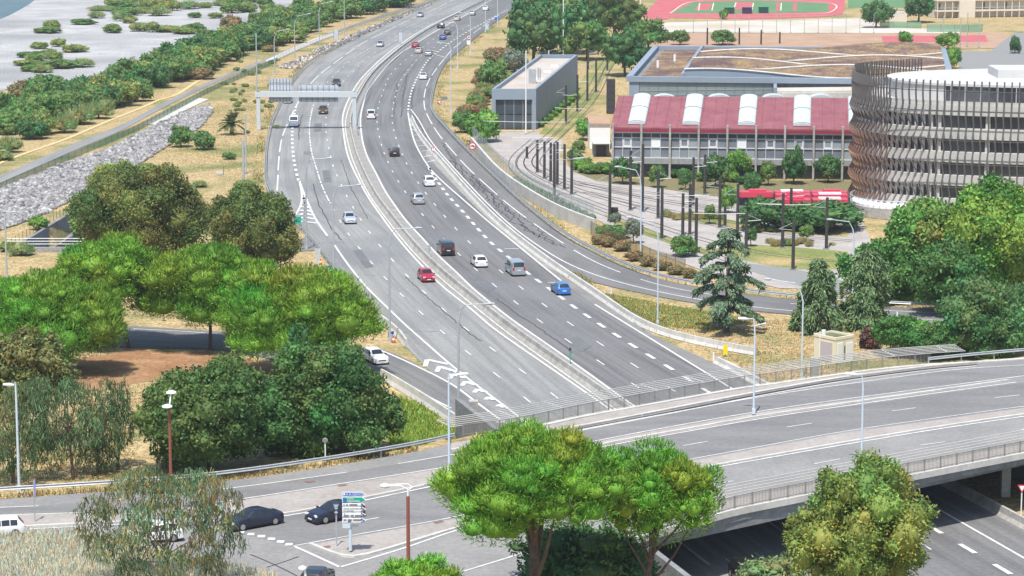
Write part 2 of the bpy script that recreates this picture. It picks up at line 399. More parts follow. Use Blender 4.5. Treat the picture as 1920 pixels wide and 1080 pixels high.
R_IN = [(958, -22), (922, 0), (880, 25), (842, 45), (805, 66), (772, 87), (745, 105), (720, 130), (700, 155), (687, 175), (680, 200), (676, 222), (677, 245), (681, 270), (690, 297), (705, 325), (720, 355), (740, 385), (762, 415), (792, 447), (822, 480), (855, 510), (885, 540), (922, 570), (960, 600), (1035, 652), (1100, 698), (1172, 750), (1300, 838), (1480, 960), (1660, 1085)]
R_1 = [(850, 47), (815, 72), (780, 98), (755, 117), (740, 131), (727, 149), (719, 170), (711, 194), (707, 214), (707, 230), (711, 255), (719, 284), (735, 320), (757, 356), (789, 399), (829, 445), (855, 472), (885, 499), (919, 529), (960, 562), (1002, 595), (1052, 631), (1111, 670), (1177, 714), (1270, 775), (1440, 885), (1680, 1045), (1740, 1085)]
R_2 = [(880, 47), (845, 70), (810, 92), (790, 105), (775, 119), (762, 135), (751, 152), (742, 177), (737, 200), (735, 222), (738, 243), (745, 267), (760, 302), (780, 337), (809, 376), (847, 421), (870, 445), (897, 471), (927, 499), (963, 529), (1004, 560), (1050, 594), (1102, 630), (1163, 669), (1231, 712), (1330, 776), (1500, 880), (1760, 1040), (1830, 1083)]
T_UP = [(940, 25), (890, 52), (850, 76), (820, 98), (802, 114), (787, 137), (775, 162), (769, 182), (766, 200), (765, 211)]
T_DN = [(804, 315), (816, 334), (830, 354), (846, 374), (866, 395), (887, 419), (907, 442), (932, 466), (956, 484), (991, 514), (1033, 544), (1079, 578), (1131, 613), (1192, 652), (1262, 694), (1380, 768), (1560, 878), (1700, 962), (1900, 1080)]
S_GORE_L = [(765, 212), (769, 235), (777, 265), (790, 292), (807, 318)]
R_EDGE = [(807, 318), (830, 341), (870, 376), (915, 415), (960, 452), (1005, 489), (1052, 527)]
R_EDGE2 = [(1115, 571), (1180, 611), (1240, 648), (1300, 685), (1390, 740), (1550, 835), (1750, 950), (1960, 1070)]
D_BAR = [(772, 224), (785, 250), (802, 274), (835, 312), (870, 352), (917, 402), (960, 441), (1010, 480), (1055, 512), (1100, 542), (1145, 573), (1185, 601), (1235, 626), (1280, 638), (1360, 656), (1417, 665)]
RAMP_L = [(770, 205), (785, 225), (806, 262), (840, 303), (880, 347), (920, 388), (960, 425), (1010, 462), (1057, 491), (1115, 516), (1200, 540), (1307, 562), (1440, 580), (1560, 589), (1665, 596), (1800, 603), (2000, 612)]
RAMP_E = [(960, 15), (937, 27), (905, 50), (870, 75), (847, 94), (832, 112), (820, 127), (807, 146), (799, 164), (795, 185), (797, 206), (809, 231), (826, 257), (847, 282), (877, 315), (916, 351), (960, 389), (1026, 437), (1110, 489), (1190, 521), (1255, 540), (1340, 554), (1440, 566), (1600, 579), (1800, 590), (2000, 599)]
RB = [(1010, -8), (960, 21), (915, 52), (875, 85), (850, 105), (832, 125), (819, 152), (812, 180), (810, 200), (815, 217), (837, 242), (862, 269), (905, 312), (960, 364), (1002, 400), (1057, 442), (1120, 477), (1185, 507), (1247, 527), (1310, 539), (1440, 557), (1590, 571), (1760, 580), (2000, 591)]
def C(lst, step=2.0, sm=8): return resample(pts(lst), step, sm)

strip('motorway_southbound_carriageway', pts(LB[:19] + [(690, 582), (726, 614), (790, 680), (850, 738), (940, 812), (1120, 950), (1290, 1085), (1500, 1245)]), pts(M_BAR), m_asph_l, 0.0, 260)
strip('motorway_northbound_carriageway', pts(M_BAR), pts(RB[:8] + [(800, 205), (800, 250), (815, 290), (850, 332), (905, 390), (958, 440), (1010, 481), (1055, 513), (1100, 543), (1145, 575), (1190, 606), (1240, 636), (1300, 665), (1385, 704), (1500, 766), (1700, 862), (1898, 957), (2060, 1035), (2480, 1240)]), m_asph_r, 0.012, 260)
strip('right_slip_road', pts([(770, 205), (785, 225), (802, 262), (835, 312), (870, 352), (917, 402), (960, 441), (1010, 480), (1055, 509), (1115, 530), (1200, 549), (1307, 569), (1440, 586), (1560, 595), (1665, 602), (1800, 609), (2000, 618)]), pts(RB[7:]), m_asph_m, 0.024, 200)
strip('northbound_verge_strip', pts([(797, 290), (835, 330), (880, 377), (925, 420), (962, 452), (1008, 490), (1055, 528), (1085, 548)]), pts([(803, 276), (835, 312), (870, 352), (917, 402), (960, 441), (1010, 480), (1055, 512), (1100, 543)]), m_shoulder, 0.03, 80)
strip('northbound_hard_shoulder', pts([(1020, 500), (1075, 545), (1115, 573), (1180, 613), (1240, 650), (1300, 687), (1360, 722)]), pts([(1055, 513), (1100, 543), (1145, 575), (1190, 606), (1240, 636), (1310, 668), (1390, 706)]), mat('shoulder_grey', (0.185, 0.183, 0.175), (0.225, 0.222, 0.212), 0.3, 0.92, speck=0.12), 0.038, 80)
# median strip between the two carriageways
strip('median_strip', [p for p in pts(L_IN)], [p for p in pts(R_IN)], m_shoulder, 0.035, 260)
# entry ramp on the left
strip('left_slip_road', pts([(-160, 590), (0, 596), (250, 612), (420, 622), (560, 640), (640, 650), (700, 650), (760, 672), (800, 694), (860, 726), (930, 775), (975, 812), (1060, 880)]), pts([(-160, 640), (0, 640), (250, 652), (420, 656), (560, 686), (680, 707), (727, 717), (790, 755), (855, 797), (900, 826), (990, 890)]), m_asph_m, 0.02, 160)
strip('left_service_road', pts([(-160, 548), (0, 548), (130, 522), (230, 500), (330, 490), (450, 480), (560, 450), (575, 440)]), pts([(-160, 566), (0, 562), (140, 534), (240, 512), (340, 500), (460, 492), (565, 470), (598, 470)]), m_asph_m, 0.01, 80)

LM = empty('motorway_markings', (0, 0, 0), kind='structure')
dz = 0.05
paint('edge_line', C(L_EDGE1), 0.25, m_white, dz, (20, 26), LM, 4)
paint('lane_line', np.vstack([C(L_FAR1)[:-1], C(L_A)]), 0.18, m_white, dz, (3, 13), LM)
paint('lane_line', np.vstack([C(L_FAR2)[:-1], C(L_B)]), 0.18, m_white, dz, (3, 13), LM, 5)
paint('lane_line', C(L_A)[45:118], 0.22, m_white, dz + .004, (3, 4.33), LM)
paint('edge_line', C(L_IN), 0.28, m_white, dz, None, LM)
paint('edge_line', C(R_IN), 0.28, m_white, dz, None, LM)
paint('lane_line', C(R_1), 0.18, m_white, dz, (3, 13), LM)
paint('lane_line', C(R_2), 0.18, m_white, dz, (3, 13), LM, 2)
paint('wide_lane_line', C(T_UP), 0.42, m_white, dz, (3, 6.5), LM)
paint('wide_lane_line', C(T_DN), 0.48, m_white, dz, (3, 6.5), LM)
paint('edge_line', C(S_GORE_L), 0.28, m_white, dz, None, LM)
paint('edge_line', C(R_EDGE), 0.28, m_white, dz, None, LM)
paint('edge_line', C(R_EDGE2), 0.28, m_white, dz, None, LM)
paint('edge_line', C(RAMP_L), 0.25, m_white, dz, None, LM)
paint('edge_line', C(RAMP_E), 0.22, m_white, dz, (20, 26), LM, 8)
paint('edge_line', C([(627, 460), (655, 500), (688, 540), (726, 577), (760, 610), (800, 645), (842, 682), (900, 728), (960, 772), (1010, 812), (1100, 882), (1330, 1060)]), 0.28, m_white, dz, None, LM)
# exit gore on the left
paint('wide_lane_line', C([(555, 200), (550, 224), (548, 245), (548, 262), (549, 280), (551, 300), (556, 325), (560, 340)], 2, 2), 0.5, m_white, dz + .004, (3, 6.5), LM)
paint('gore_line', C([(561, 338), (568, 358), (575, 375), (584, 396), (596, 418), (614, 443)], 2, 2), 0.32, m_white, dz, None, LM)
paint('gore_line', C([(561, 338), (564, 352), (566, 366), (565, 382), (560, 394), (554, 404)], 2, 2), 0.32, m_white, dz + .004, None, LM)
def bar(a, b, w, z=0.0, dzz=0.056):
    paint('gore_stripe', resample([at(*a, z), at(*b, z)], 1.0), w, m_white, z + dzz, None, LM)
px_sheet('gore_patch', [(559.5, 340), (562.5, 340), (571, 362), (566, 364)], m_white, dz + .008, parent=LM, kind=None)
for k, yy in enumerate((373, 381, 388, 395, 402, 409, 417)):
    xl_ = 567 + (0 if yy < 384 else (384 - yy) * 0.33); xr_ = 575 + (yy - 375) * 0.47; xm = xl_ + (xr_ - xl_) * 0.35
    bar((xl_ + 1, yy + 1.2), (xm, yy - 1.5), 0.75); bar((xm, yy - 1.5), (xr_, yy + 2.2), 0.75)
# merge gore of the left ramp
paint('edge_line', C([(700, 652), (740, 668), (797, 695), (850, 722), (880, 745), (930, 782), (978, 816), (1040, 862)], 2, 3), 0.3, m_white, dz, None, LM)
paint('edge_line', C([(714, 697), (760, 721), (800, 743), (846, 766)], 2, 2), 0.26, m_white, dz, None, LM)
paint('edge_line', C([(250, 617), (330, 621), (420, 628), (520, 641)], 2, 2), 0.22, m_white, dz, None, LM)
for (tx, ty), (mx_, my_), (ex, ey) in [((797, 688), (801, 675), (842, 684)), ((819, 698), (824, 688), (856, 698)), ((843, 711), (849, 702), (874, 710)), ((866, 724), (873, 716), (893, 723)), ((889, 737), (896, 730), (910, 736)), ((911, 750), (917, 745), (927, 751)), ((933, 763), (938, 759), (946, 765))]:
    bar((tx, ty), (mx_, my_), 0.55); bar((mx_, my_), (ex, ey), 0.7, dzz=0.06)
# hatching of the right gore
for k in range(9):
    t = k / 8.0; a = (767 + 28 * t + t * t * 10, 232 + 82 * t); b_ = (775 + 46 * t, 232 + 74 * t)
    if k < 8: bar((a[0] + 1, a[1] + 1), (b_[0], b_[1] + 4), 0.35)
for a, b_ in [((946, 467), (973, 467)), ((1027, 530), (1052, 531)), ((806, 94), (820, 97)), ((818, 103), (838, 109))]:
    bar(a, b_, 0.35)
# pale joint and dark repair across the northbound carriageway, sealed cracks
paint('tar_seal', C([(700, 308), (790, 310)], 2, 0), 0.4, m_shoulder, dz - .006, None, LM)
px_sheet('asphalt_patch', [(569, 284), (583, 284), (584, 291), (570, 291)], m_asph_d, 0.02, parent=LM, kind=None)
m_patch = mat('patched_asphalt', (0.125, 0.13, 0.135), (0.16, 0.165, 0.17), 0.5, 0.92, speck=0.15)
for c_ in ([(604, 320), (617, 319), (622, 340), (608, 342)], [(662, 470), (676, 468), (700, 500), (685, 503)], [(700, 225), (712, 224), (712, 236), (700, 237)], [(1060, 640), (1082, 630), (1110, 650), (1088, 661)], [(880, 520), (898, 512), (930, 540), (912, 549)], [(590, 232), (603, 231), (602, 246), (589, 247)], [(770, 360), (784, 357), (800, 378), (786, 382)]):
    px_sheet('asphalt_patch', c_, m_patch, 0.042, parent=LM, kind=None)
rs = random.Random(5)
def crack(lst, w, z=0.0, wob=0.35):
    R = C(lst, 1.2, 4) if z == 0 else resample(pts(lst, z), 1.2, 2)
    for i in range(len(R)):
        R[i, 0] += rs.uniform(-wob, wob); R[i, 1] += rs.uniform(-wob, wob)
    paint('tar_seal', R, w, m_seal, z + 0.046, None, LM)
crack([(763, 140), (758, 170), (755, 195), (752, 220)], 0.16); crack([(745, 158), (741, 190), (736, 222)], 0.14)
crack([(775, 165), (772, 200), (785, 232), (806, 262)], 0.12)
crack([(832, 268), (850, 300), (885, 330), (925, 372), (965, 408), (1010, 445)], 0.2, wob=0.6)
crack([(845, 300), (870, 330), (905, 362), (945, 402), (990, 432), (1060, 465)], 0.17, wob=0.6)
crack([(880, 330), (910, 352), (960, 398), (1000, 420), (1040, 462)], 0.14, wob=0.7)
crack([(930, 560), (975, 592), (1020, 622), (1075, 662)], 0.09, wob=0.2); crack([(760, 520), (800, 556), (850, 600), (900, 640)], 0.09, wob=0.2); crack([(640, 300), (650, 330), (668, 372), (690, 410)], 0.09, wob=0.15)
crack([(587, 345), (597, 380), (620, 425), (640, 450)], 0.13, wob=0.15)
crack([(567, 215), (562, 235), (560, 262)], 0.12, wob=0.15)

# ------------------------------------------------------------------ bridge and upper streets
deck_poly = far_w + near_w + [at(1000, 1066, DECK), at(900, 1140, DECK), at(-140, 1180, DECK)]
sheet('upper_street', deck_poly, m_asph_s, DECK)
def dsheet(name, lst, m, dzz, **kw): return px_sheet(name, lst, m, dzz, DECK, **kw)
# darker running surfaces between the lines
dsheet('westbound_lane_surface', [(0, 951), (72, 949), (232, 936), (395, 920), (480, 910), (650, 886), (746, 870), (880, 847), (1072, 809), (1440, 742), (1800, 692), (2060, 671), (2060, 690), (1920, 705), (1440, 768), (1205, 810), (1040, 842), (837, 876), (480, 932), (410, 942), (225, 958), (0, 966)], m_asph_d, 0.006)
dsheet('middle_carriageway_surface', [(530, 971), (857, 903), (1110, 842), (1440, 783), (1920, 717), (2060, 700), (2060, 744), (1920, 762), (1577, 810), (1440, 835), (1247, 871), (1050, 920), (857, 969), (550, 1024), (480, 1008), (400, 990)], m_asph_d, 0.006)
dsheet('median_pavement', [(0, 968), (225, 960), (410, 944), (480, 934), (837, 878), (1040, 844), (1205, 812), (1440, 771), (1890, 712), (1860, 717), (1440, 781), (1110, 839), (857, 899), (530, 966), (420, 974), (300, 978), (185, 982), (20, 990), (0, 991)], m_pave, 0.02)
dsheet('island_pavement', [(583, 1022), (857, 972), (1050, 923), (1247, 874), (1440, 838), (1577, 813), (1920, 765), (2060, 748), (2060, 765), (1920, 779), (1720, 808), (1440, 857), (1292, 884), (1080, 935), (880, 984), (762, 1019), (660, 1047), (650, 1048)], m_pave, 0.02)
UM = empty('street_markings', (0, 0, DECK), kind='structure')
def dl(name, lst, w, dash=None, zz=0.03, m=m_white, sm=4):
    R = resample(pts(lst, DECK), 1.5, sm) if len(lst) > 2 else resample(pts(lst, DECK), 1.5)
    Rl = R.copy(); o = paint(name, R, w, m, DECK + zz, dash, None); o.parent = UM; o.location = (0, 0, -DECK); return o
dl('edge_line', [(0, 952), (72, 949)], 0.2); dl('edge_line', [(211, 939), (232, 936)], 0.2); dl('edge_line', [(395, 920), (480, 910), (650, 886)], 0.2)
dl('edge_line', [(746, 870), (880, 847), (1072, 809), (1260, 774), (1440, 742), (1620, 716), (1800, 692), (1920, 685), (2060, 672)], 0.18)
dl('edge_line', [(410, 942), (480, 932), (660, 904), (837, 876), (1040, 842), (1205, 810), (1440, 769), (1680, 736), (1920, 705), (2060, 688)], 0.2)
dl('edge_line', [(34, 994), (185, 985), (300, 981), (420, 977), (530, 970), (700, 935), (857, 902), (1110, 842), (1280, 811), (1440, 783), (1680, 748), (1905, 717)], 0.22)
for a, b_ in [((682, 976), (710, 971)), ((1281, 836), (1327, 828)), ((1476, 801), (1522, 794)), ((1672, 771), (1717, 765)), ((1866, 746), (1912, 741)), ((1090, 877), (1130, 869)), ((880, 928), (920, 919)),
              ((1329, 911), (1375, 902)), ((1527, 870), (1575, 861)), ((1726, 835), (1772, 829)), ((1915, 806), (1955, 800))]:
    dl('lane_line', [a, b_], 0.16)
dl('edge_line', [(550, 1024), (700, 997), (857, 969), (1050, 920), (1247, 871), (1440, 835), (1577, 810), (1750, 785), (1920, 762), (2060, 745)], 0.16)
dl('edge_line', [(552, 1025), (595, 1044), (637, 1064)], 0.26, sm=1)
dl('edge_line', [(637, 1064), (762, 1027), (880, 987), (1080, 939), (1292, 887), (1440, 859), (1720, 811), (1920, 781), (2060, 762)], 0.24, sm=2)
dl('edge_line', [(855, 1076), (937, 1051), (1060, 1012)], 0.2)
for a, b_ in [((402, 991), (412, 991)), ((450, 998), (458, 998)), ((464, 1002), (477, 1002)), ((483, 1006), (497, 1006)), ((502, 1011), (516, 1011)), ((519, 1016), (533, 1016)), ((535, 1021), (549, 1021))]:
    dl('yield_mark', [a, b_], 0.7)
crk = [[(470, 1040), (518, 1060), (560, 1082)], [(500, 1064), (522, 1058), (560, 1044)]]
for c_ in crk: dl('tar_seal', c_, 0.1, None, 0.025, m_seal, 1)
m_drain = mat('rusty_cover', (0.20, 0.13, 0.11), None, rough=0.8)
for c_ in [[(632, 910), (648, 908), (652, 911), (636, 913)], [(812, 980), (828, 976), (833, 979), (818, 983)], [(604, 1025), (618, 1023), (621, 1027), (608, 1029)], [(570, 903), (588, 901), (592, 904), (574, 906)]]:
    o = dsheet('manhole_cover', c_, m_drain, 0.034, kind=None); o.parent = UM; o.location = (0, 0, -DECK)
def kerb(name, lst, w=0.28, h=0.14, m=None, closed=False):
    R = resample(pts(lst, DECK), 1.5, 2); MB().sweep(R, [(-w / 2, -0.05), (-w / 2, h), (w / 2, h), (w / 2, -0.05)]).build(name, m or m_conc_w)['kind'] = 'structure'
kerb('bridge_far_kerb', [(846, 845), (900, 837), (1000, 817), (1060, 805), (1200, 779), (1312, 757), (1440, 733), (1580, 709), (1750, 687), (1832, 680)], 0.35, 0.16)
dl('edge_strip', [(850, 851), (900, 842), (1000, 822), (1060, 810), (1200, 784), (1312, 762), (1440, 737), (1580, 713), (1750, 691), (1832, 684)], 0.55, None, 0.02, m_seal)  # plain dark strip painted along the road side of the far kerb
dl('edge_line', [(850, 853.5), (900, 844.5), (1000, 824.5), (1060, 812.5), (1200, 786.5), (1312, 764.5), (1440, 739.5), (1580, 715), (1750, 693), (1832, 686)], 0.3, None, 0.024, m_conc_w)
kerb('median_kerb', [(20, 990), (185, 982), (300, 977.5), (420, 973.5), (530, 966), (700, 931), (857, 898), (1110, 838), (1280, 807), (1440, 779), (1680, 744), (1890, 714)], 0.3, 0.15)
kerb('median_kerb', [(0, 968), (110, 965), (225, 960)], 0.2, 0.12)
kerb('island_kerb', [(581, 1021), (620, 1036), (645, 1049), (662, 1050), (690, 1041), (762, 1020), (880, 984.5), (1080, 936), (1292, 884), (1440, 856), (1720, 808), (1920, 778), (2060, 759)], 0.32, 0.15)
# the pavements stand a kerb's height above the lanes
BR = empty('road_bridge', at(1300, 760, 0), 'concrete road bridge carrying streets across the motorway', 'bridge')
i0 = 6
slab_poly = [p for p in far_w[i0:]] + near_w
MB().prism(slab_poly, DECK - 0.95, DECK - 0.5).build('deck_beam', m_conc_d, BR)
core = []
cx_ = sum(p.x for p in slab_poly) / len(slab_poly); cy_ = sum(p.y for p in slab_poly) / len(slab_poly)
MB().prism(slab_poly, DECK - 0.497, DECK - 0.03).build('deck_slab', m_conc, BR)
Rn = resample(near_w, 2.0); Rf = resample(far_w[8:], 2.0)
MB().sweep(Rn, [(-0.25, -0.42), (-0.25, 0.12), (0.25, 0.12), (0.25, -0.42)]).build('cornice', m_conc_w, BR)
MB().sweep(Rf, [(-0.25, -0.42), (-0.25, 0.10), (0.25, 0.10), (0.25, -0.42)]).build('cornice', m_conc_w, BR)
# pavements with depth along both edges
def pav(lst_a, lst_b, name):
    P = pts(lst_a, DECK) + pts(lst_b, DECK)[::-1]
    MB().prism(P, DECK - 0.02, DECK + 0.13).build(name, m_pave, BR)
pav([(846, 846), (1000, 819), (1200, 780), (1440, 734), (1580, 710), (1750, 688), (1832, 681)], [(846, 834), (977, 810), (1169, 771), (1440, 725), (1640, 697), (1750, 687), (1832, 680.2)], 'pavement')
_ne = [Vector(p) for p in offset(resample(near_w, 4.0), -0.28)]; _ni = [Vector(p) for p in offset(resample(near_w, 4.0), -2.3)]
MB().prism(_ne + _ni[::-1], DECK - 0.02, DECK + 0.13).build('pavement', m_pave, BR)
for k in range(7):                                       # girders under the deck
    t = (k + 0.7) / 8.0
    a = Vector(near_w[0]).lerp(far_w[-1], t); b_ = Vector(near_w[-1]).lerp(far_w[7], t)
    R = resample([(a.x, a.y, DECK - 1.35), (b_.x, b_.y, DECK - 1.35)], 30)
    MB().sweep(R, [(-0.35, -0.25), (-0.35, 0.42), (0.35, 0.42), (0.35, -0.25)]).build('girder', m_conc_d, BR)
mdir = Vector((0.297, -1, 0)).normalized()
for k in range(6):                                       # piers beside the carriageways
    p = cl0 + mdir * (8 + k * 9.5) + Vector((-0.4, 0, 0))
    MB().box((p.x, p.y, (DECK - 1.4) / 2), (0.9, 1.1, DECK - 1.4)).build('pier', m_conc, BR)
    q = cr0 + mdir * (12 + k * 11) + Vector((3.6, 0, 0))
    MB().box((q.x, q.y, (DECK - 1.4) / 2), (0.8, 1.0, DECK - 1.4)).build('pier', m_conc, BR)
def wall_line(name, a, b_, z0, z1, w, m, parent=None):
    R = resample([(a[0], a[1], 0), (b_[0], b_[1], 0)], 3.0)
    return MB().sweep(R, [(-w / 2, z0), (-w / 2, z1), (w / 2, z1), (w / 2, z0)]).build(name, m, parent)
wall_line('abutment', cr0 + mdir * 30 + Vector((8.5, 0, 0)), cr0 + mdir * 85 + Vector((8.5, 0, 0)), -0.2, DECK - 1.0, 0.5, m_conc_d, BR)
wall_line('abutment', cl0 + mdir * 9 + Vector((-2.2, 0, 0)), cl0 + mdir * 90 + Vector((-2.2, 0, 0)), -0.2, DECK - 1.0, 0.5, m_conc_d, BR)
JERSEY = [(-0.3, 0), (-0.14, 0.35), (-0.09, 0.85), (0.09, 0.85), (0.14, 0.35), (0.3, 0)]
# ------------------------------------------------------------------ railings, barriers, walls
def panel_mesh(Lp, h=1.0, gap=0.15):
    mb = MB(); mb.box((Lp / 2, 0, h), (Lp, 0.06, 0.05)); mb.box((Lp / 2, 0, 0.12), (Lp, 0.04, 0.04))
    n = int(Lp / gap)
    for k in range(1, n): mb.box((k * Lp / n, 0, (h + 0.12) / 2), (0.03, 0.03, h - 0.12))
    return mb.mesh('railing_panel')
PANEL = panel_mesh(1.9); POST = MB().box((0, 0, 0.52), (0.09, 0.09, 1.08)).mesh('railing_post')
m_rust_l = mat('rusty_rail', (0.42, 0.33, 0.24), (0.5, 0.46, 0.40), 1.5, 0.7)
def bar_railing(name, label, R, z, m):
    d = length_of(R); n = int(d[-1] / 1.92)
    p0 = R[0]; root = empty(name, (p0[0], p0[1], z), label, 'railing')
    PANEL.materials.clear(); POST.materials.clear(); PANEL.materials.append(m); POST.materials.append(m)
    for k in range(n):
        q = [np.interp(s, d, R[:, 0]) for s in (k * 1.92, (k + 1) * 1.92)]; w = [np.interp(s, d, R[:, 1]) for s in (k * 1.92, (k + 1) * 1.92)]
        rz = math.atan2(w[1] - w[0], q[1] - q[0])
        for me_, nm in ((PANEL, 'railing_panel'), (POST, 'post')):
            o = link(nm, me_, None, root); o.location = (q[0] - p0[0], w[0] - p0[1], 0); o.rotation_euler = (0, 0, rz)
    return root
m_railing = mat('railing_grey', (0.20, 0.19, 0.175), (0.27, 0.255, 0.235), 0.8, 0.6)
far_line = resample(pts([(868, 820), (977, 804.5), (1092, 780), (1169, 766), (1281, 746), (1392, 726.5), (1440, 720.5), (1640, 692.5), (1752, 682.5)], DECK), 1.0, 4)
bar_railing('bar_railing', 'long grey vertical-bar railing along the far edge of the bridge', far_line, DECK + 0.13, m_railing)
near_line = offset(resample(near_w, 1.0, 2)[::-1], -0.0)
bar_railing('bar_railing', 'vertical-bar railing on the near edge of the bridge above the shadowed motorway', near_line, DECK + 0.13, m_railing)
# projecting rack of rods outside the far railing
def rods(name, label, R, lat, zs, m, brk=6.0, r=0.035, cat='guard'):
    p0 = R[0]; root = empty(name, (p0[0], p0[1], p0[2]), label, cat)
    for a, z in zip(lat, zs):
        MB().tube([Vector(p) + Vector((0, 0, z)) for p in offset(R, a)[::3]], r, 5).build('rod', m, root)
    d = length_of(R); Nn = normals2d(R); t = 0.0
    while t <= d[-1]:
        i = int(np.searchsorted(d, t)); i = min(i, len(R) - 1)
        P = [Vector(R[i] + Nn[i] * a) + Vector((0, 0, z - r)) for a, z in ((lat[0], zs[0]), (lat[-1], zs[-1]))]
        if abs(lat[0] - lat[-1]) < 0.1: P = [Vector(R[i] + Nn[i] * (lat[0] - 0.05)) + Vector((0, 0, z)) for z in (0.0, max(zs) + 0.03)]
        MB().tube(P, 0.05, 5).build('bracket', m, root); t += brk
    return root
rk = resample(pts([(850, 824), (977, 804.5), (1092, 780), (1169, 766), (1281, 746), (1392, 726.5), (1440, 720.5), (1640, 692.5), (1752, 682.5), (1845, 676.5)], DECK), 1.0, 4)
rods('rod_rack', 'projecting rack of thin horizontal rods outside the far bridge railing', rk, [0.3, 0.8, 1.3, 1.8, 2.3, 2.75], [1.1, 1.13, 1.17, 1.21, 1.25, 1.29], mat('pale_rod', (0.44, 0.44, 0.42), None, rough=0.5), r=0.045)
nb = offset(resample(near_w, 1.0, 2)[::-1], 2.2)
rods('rod_barrier', 'low barrier of white horizontal rods between street and near pavement of bridge', nb, [0, 0, 0, 0, 0], [0.4, 0.65, 0.9, 1.15, 1.4], mat('pale_rod', (0.44, 0.44, 0.42), None, rough=0.5), 8.0, 0.045)
def guardrail(name, label, R, side=1, zoff=0.0, post_parts=True, double=False, m=None):
    p0 = R[0]; root = empty(name, (p0[0], p0[1], p0[2]), label, 'guardrail'); m = m or m_galv
    s = side
    prof = [(0, 0.48), (0.07 * s, 0.53), (0.01 * s, 0.62), (0.01 * s, 0.68), (0.07 * s, 0.75), (0, 0.80), (-0.03 * s, 0.80), (-0.03 * s, 0.48)]
    MB().sweep(R, prof).build('rail', m, root)
    if double: MB().sweep(offset(R, -0.3 * s), [(a * -1, b) for a, b in prof]).build('rail', m, root)
    d = length_of(R); k = 0.0; pm = MB(); mesh = MB().box((0, 0, 0.36), (0.10, 0.12, 0.86)).mesh('post'); mesh.materials.append(m)
    while k < d[-1]:
        p = [np.interp(k, d, R[:, j]) for j in range(3)]; nn = normals2d(R)[min(int(np.searchsorted(d, k)), len(R) - 1)]
        q = (p[0] - nn[0] * 0.12 * s, p[1] - nn[1] * 0.12 * s, p[2])
        if post_parts:
            o = link('post', mesh, None, root); o.location = (q[0] - p0[0], q[1] - p0[1], q[2] - p0[2])
        else:
            pm.box((q[0], q[1], q[2] + 0.36), (0.10, 0.12, 0.86))
        k += 4.0
    if not post_parts: tag(pm.build('posts', m, root), kind='stuff')
    return root
guardrail('guardrail', 'galvanised guardrail along the verge of the near left street', resample(pts([(-140, 942), (0, 931), (240, 916), (392, 903), (480, 892), (630, 870), (785, 843), (852, 828)], DECK), 1.5, 2), -1)
guardrail('guardrail', 'guardrail at the far right end of the bridge before the shrubs', resample(pts([(1742, 684), (1800, 678), (1860, 672), (1920, 667), (2060, 655)], DECK), 1.5, 2), -1)
guardrail('guardrail', 'long double guardrail on the left edge of the motorway bend', C(LB[:16], 2.0), 1, post_parts=False, double=True)
guardrail('guardrail', 'guardrail on the outer edge of the right slip road bend', C(RB, 2.0), 1, post_parts=False, double=True)
guardrail('guardrail', 'guardrail on the left verge of the motorway below the brown trees', C([(563, 428), (592, 464), (622, 502), (652, 540), (684, 573)], 2.0, 3), 1)
def jersey(name, label, R, m, h=0.85, w=0.3, cat='barrier', seg=None):
    prof = [(-w, 0), (-w * .45, 0.35 * h / .85), (-w * .3, h), (w * .3, h), (w * .45, 0.35 * h / .85), (w, 0)]
    if seg is None:
        o = MB().sweep(R, prof).build(name, m); return tag(o, label, cat)
    root = empty(name, tuple(R[0]), label, cat); d = length_of(R); k = 0.0
    while k < d[-1] - 0.5:
        s = np.linspace(k + 0.02, min(k + seg, d[-1]) - 0.02, max(3, int(seg / 2)))
        Q = np.stack([np.interp(s, d, R[:, j]) for j in range(3)], 1)
        MB().sweep(Q, prof).build('barrier_section', m, root); k += seg
    return root
MBc = C(M_BAR, 2.0)
jersey('median_barrier', 'concrete barrier dividing the two motorway carriageways', MBc, m_conc, 0.85, 0.42, seg=12.0)
guardrail('guardrail', 'steel guardrail on the median of the upper motorway bend', offset(C(M_BAR[:13], 2.0), 1.3), 1, post_parts=False)
tag(MB().sweep(offset(MBc[60:], -1.0), [(-0.12, 0), (-0.12, 0.2), (0.12, 0.2), (0.12, 0)]).build('median_kerb', m_conc_w), kind='structure')
jersey('dividing_barrier', 'concrete barrier between the motorway and the right slip road', C(D_BAR, 2.0), m_conc_w, 0.85, 0.45, seg=8.0)
jersey('ramp_wall', 'low concrete wall on the near side of the left slip road', C([(715, 710), (727, 716), (790, 754), (855, 797)], 1.5, 2), m_conc_w, 1.1, 0.35, seg=6.0)
jersey('barrier_end', 'short concrete barrier with sloped end at the left slip road nose', C([(662, 552), (700, 590), (712, 602), (730, 615), (750, 633), (762, 650)], 1.5, 2), m_conc_w, 0.9, 0.35, seg=6.0)
jersey('underpass_barrier', 'concrete barrier beside the motorway lanes under the bridge', resample([cr0 + mdir * 22, cr0 + mdir * 95], 2.0), m_conc, 0.9, 0.45, seg=12.0)
jersey('parapet_end', 'pale concrete parapet running from the motorway edge under the bridge', resample(pts([(1345, 680), (1385, 700), (1425, 722), (1450, 735)]), 1.5), m_conc_w, 0.7, 0.6)
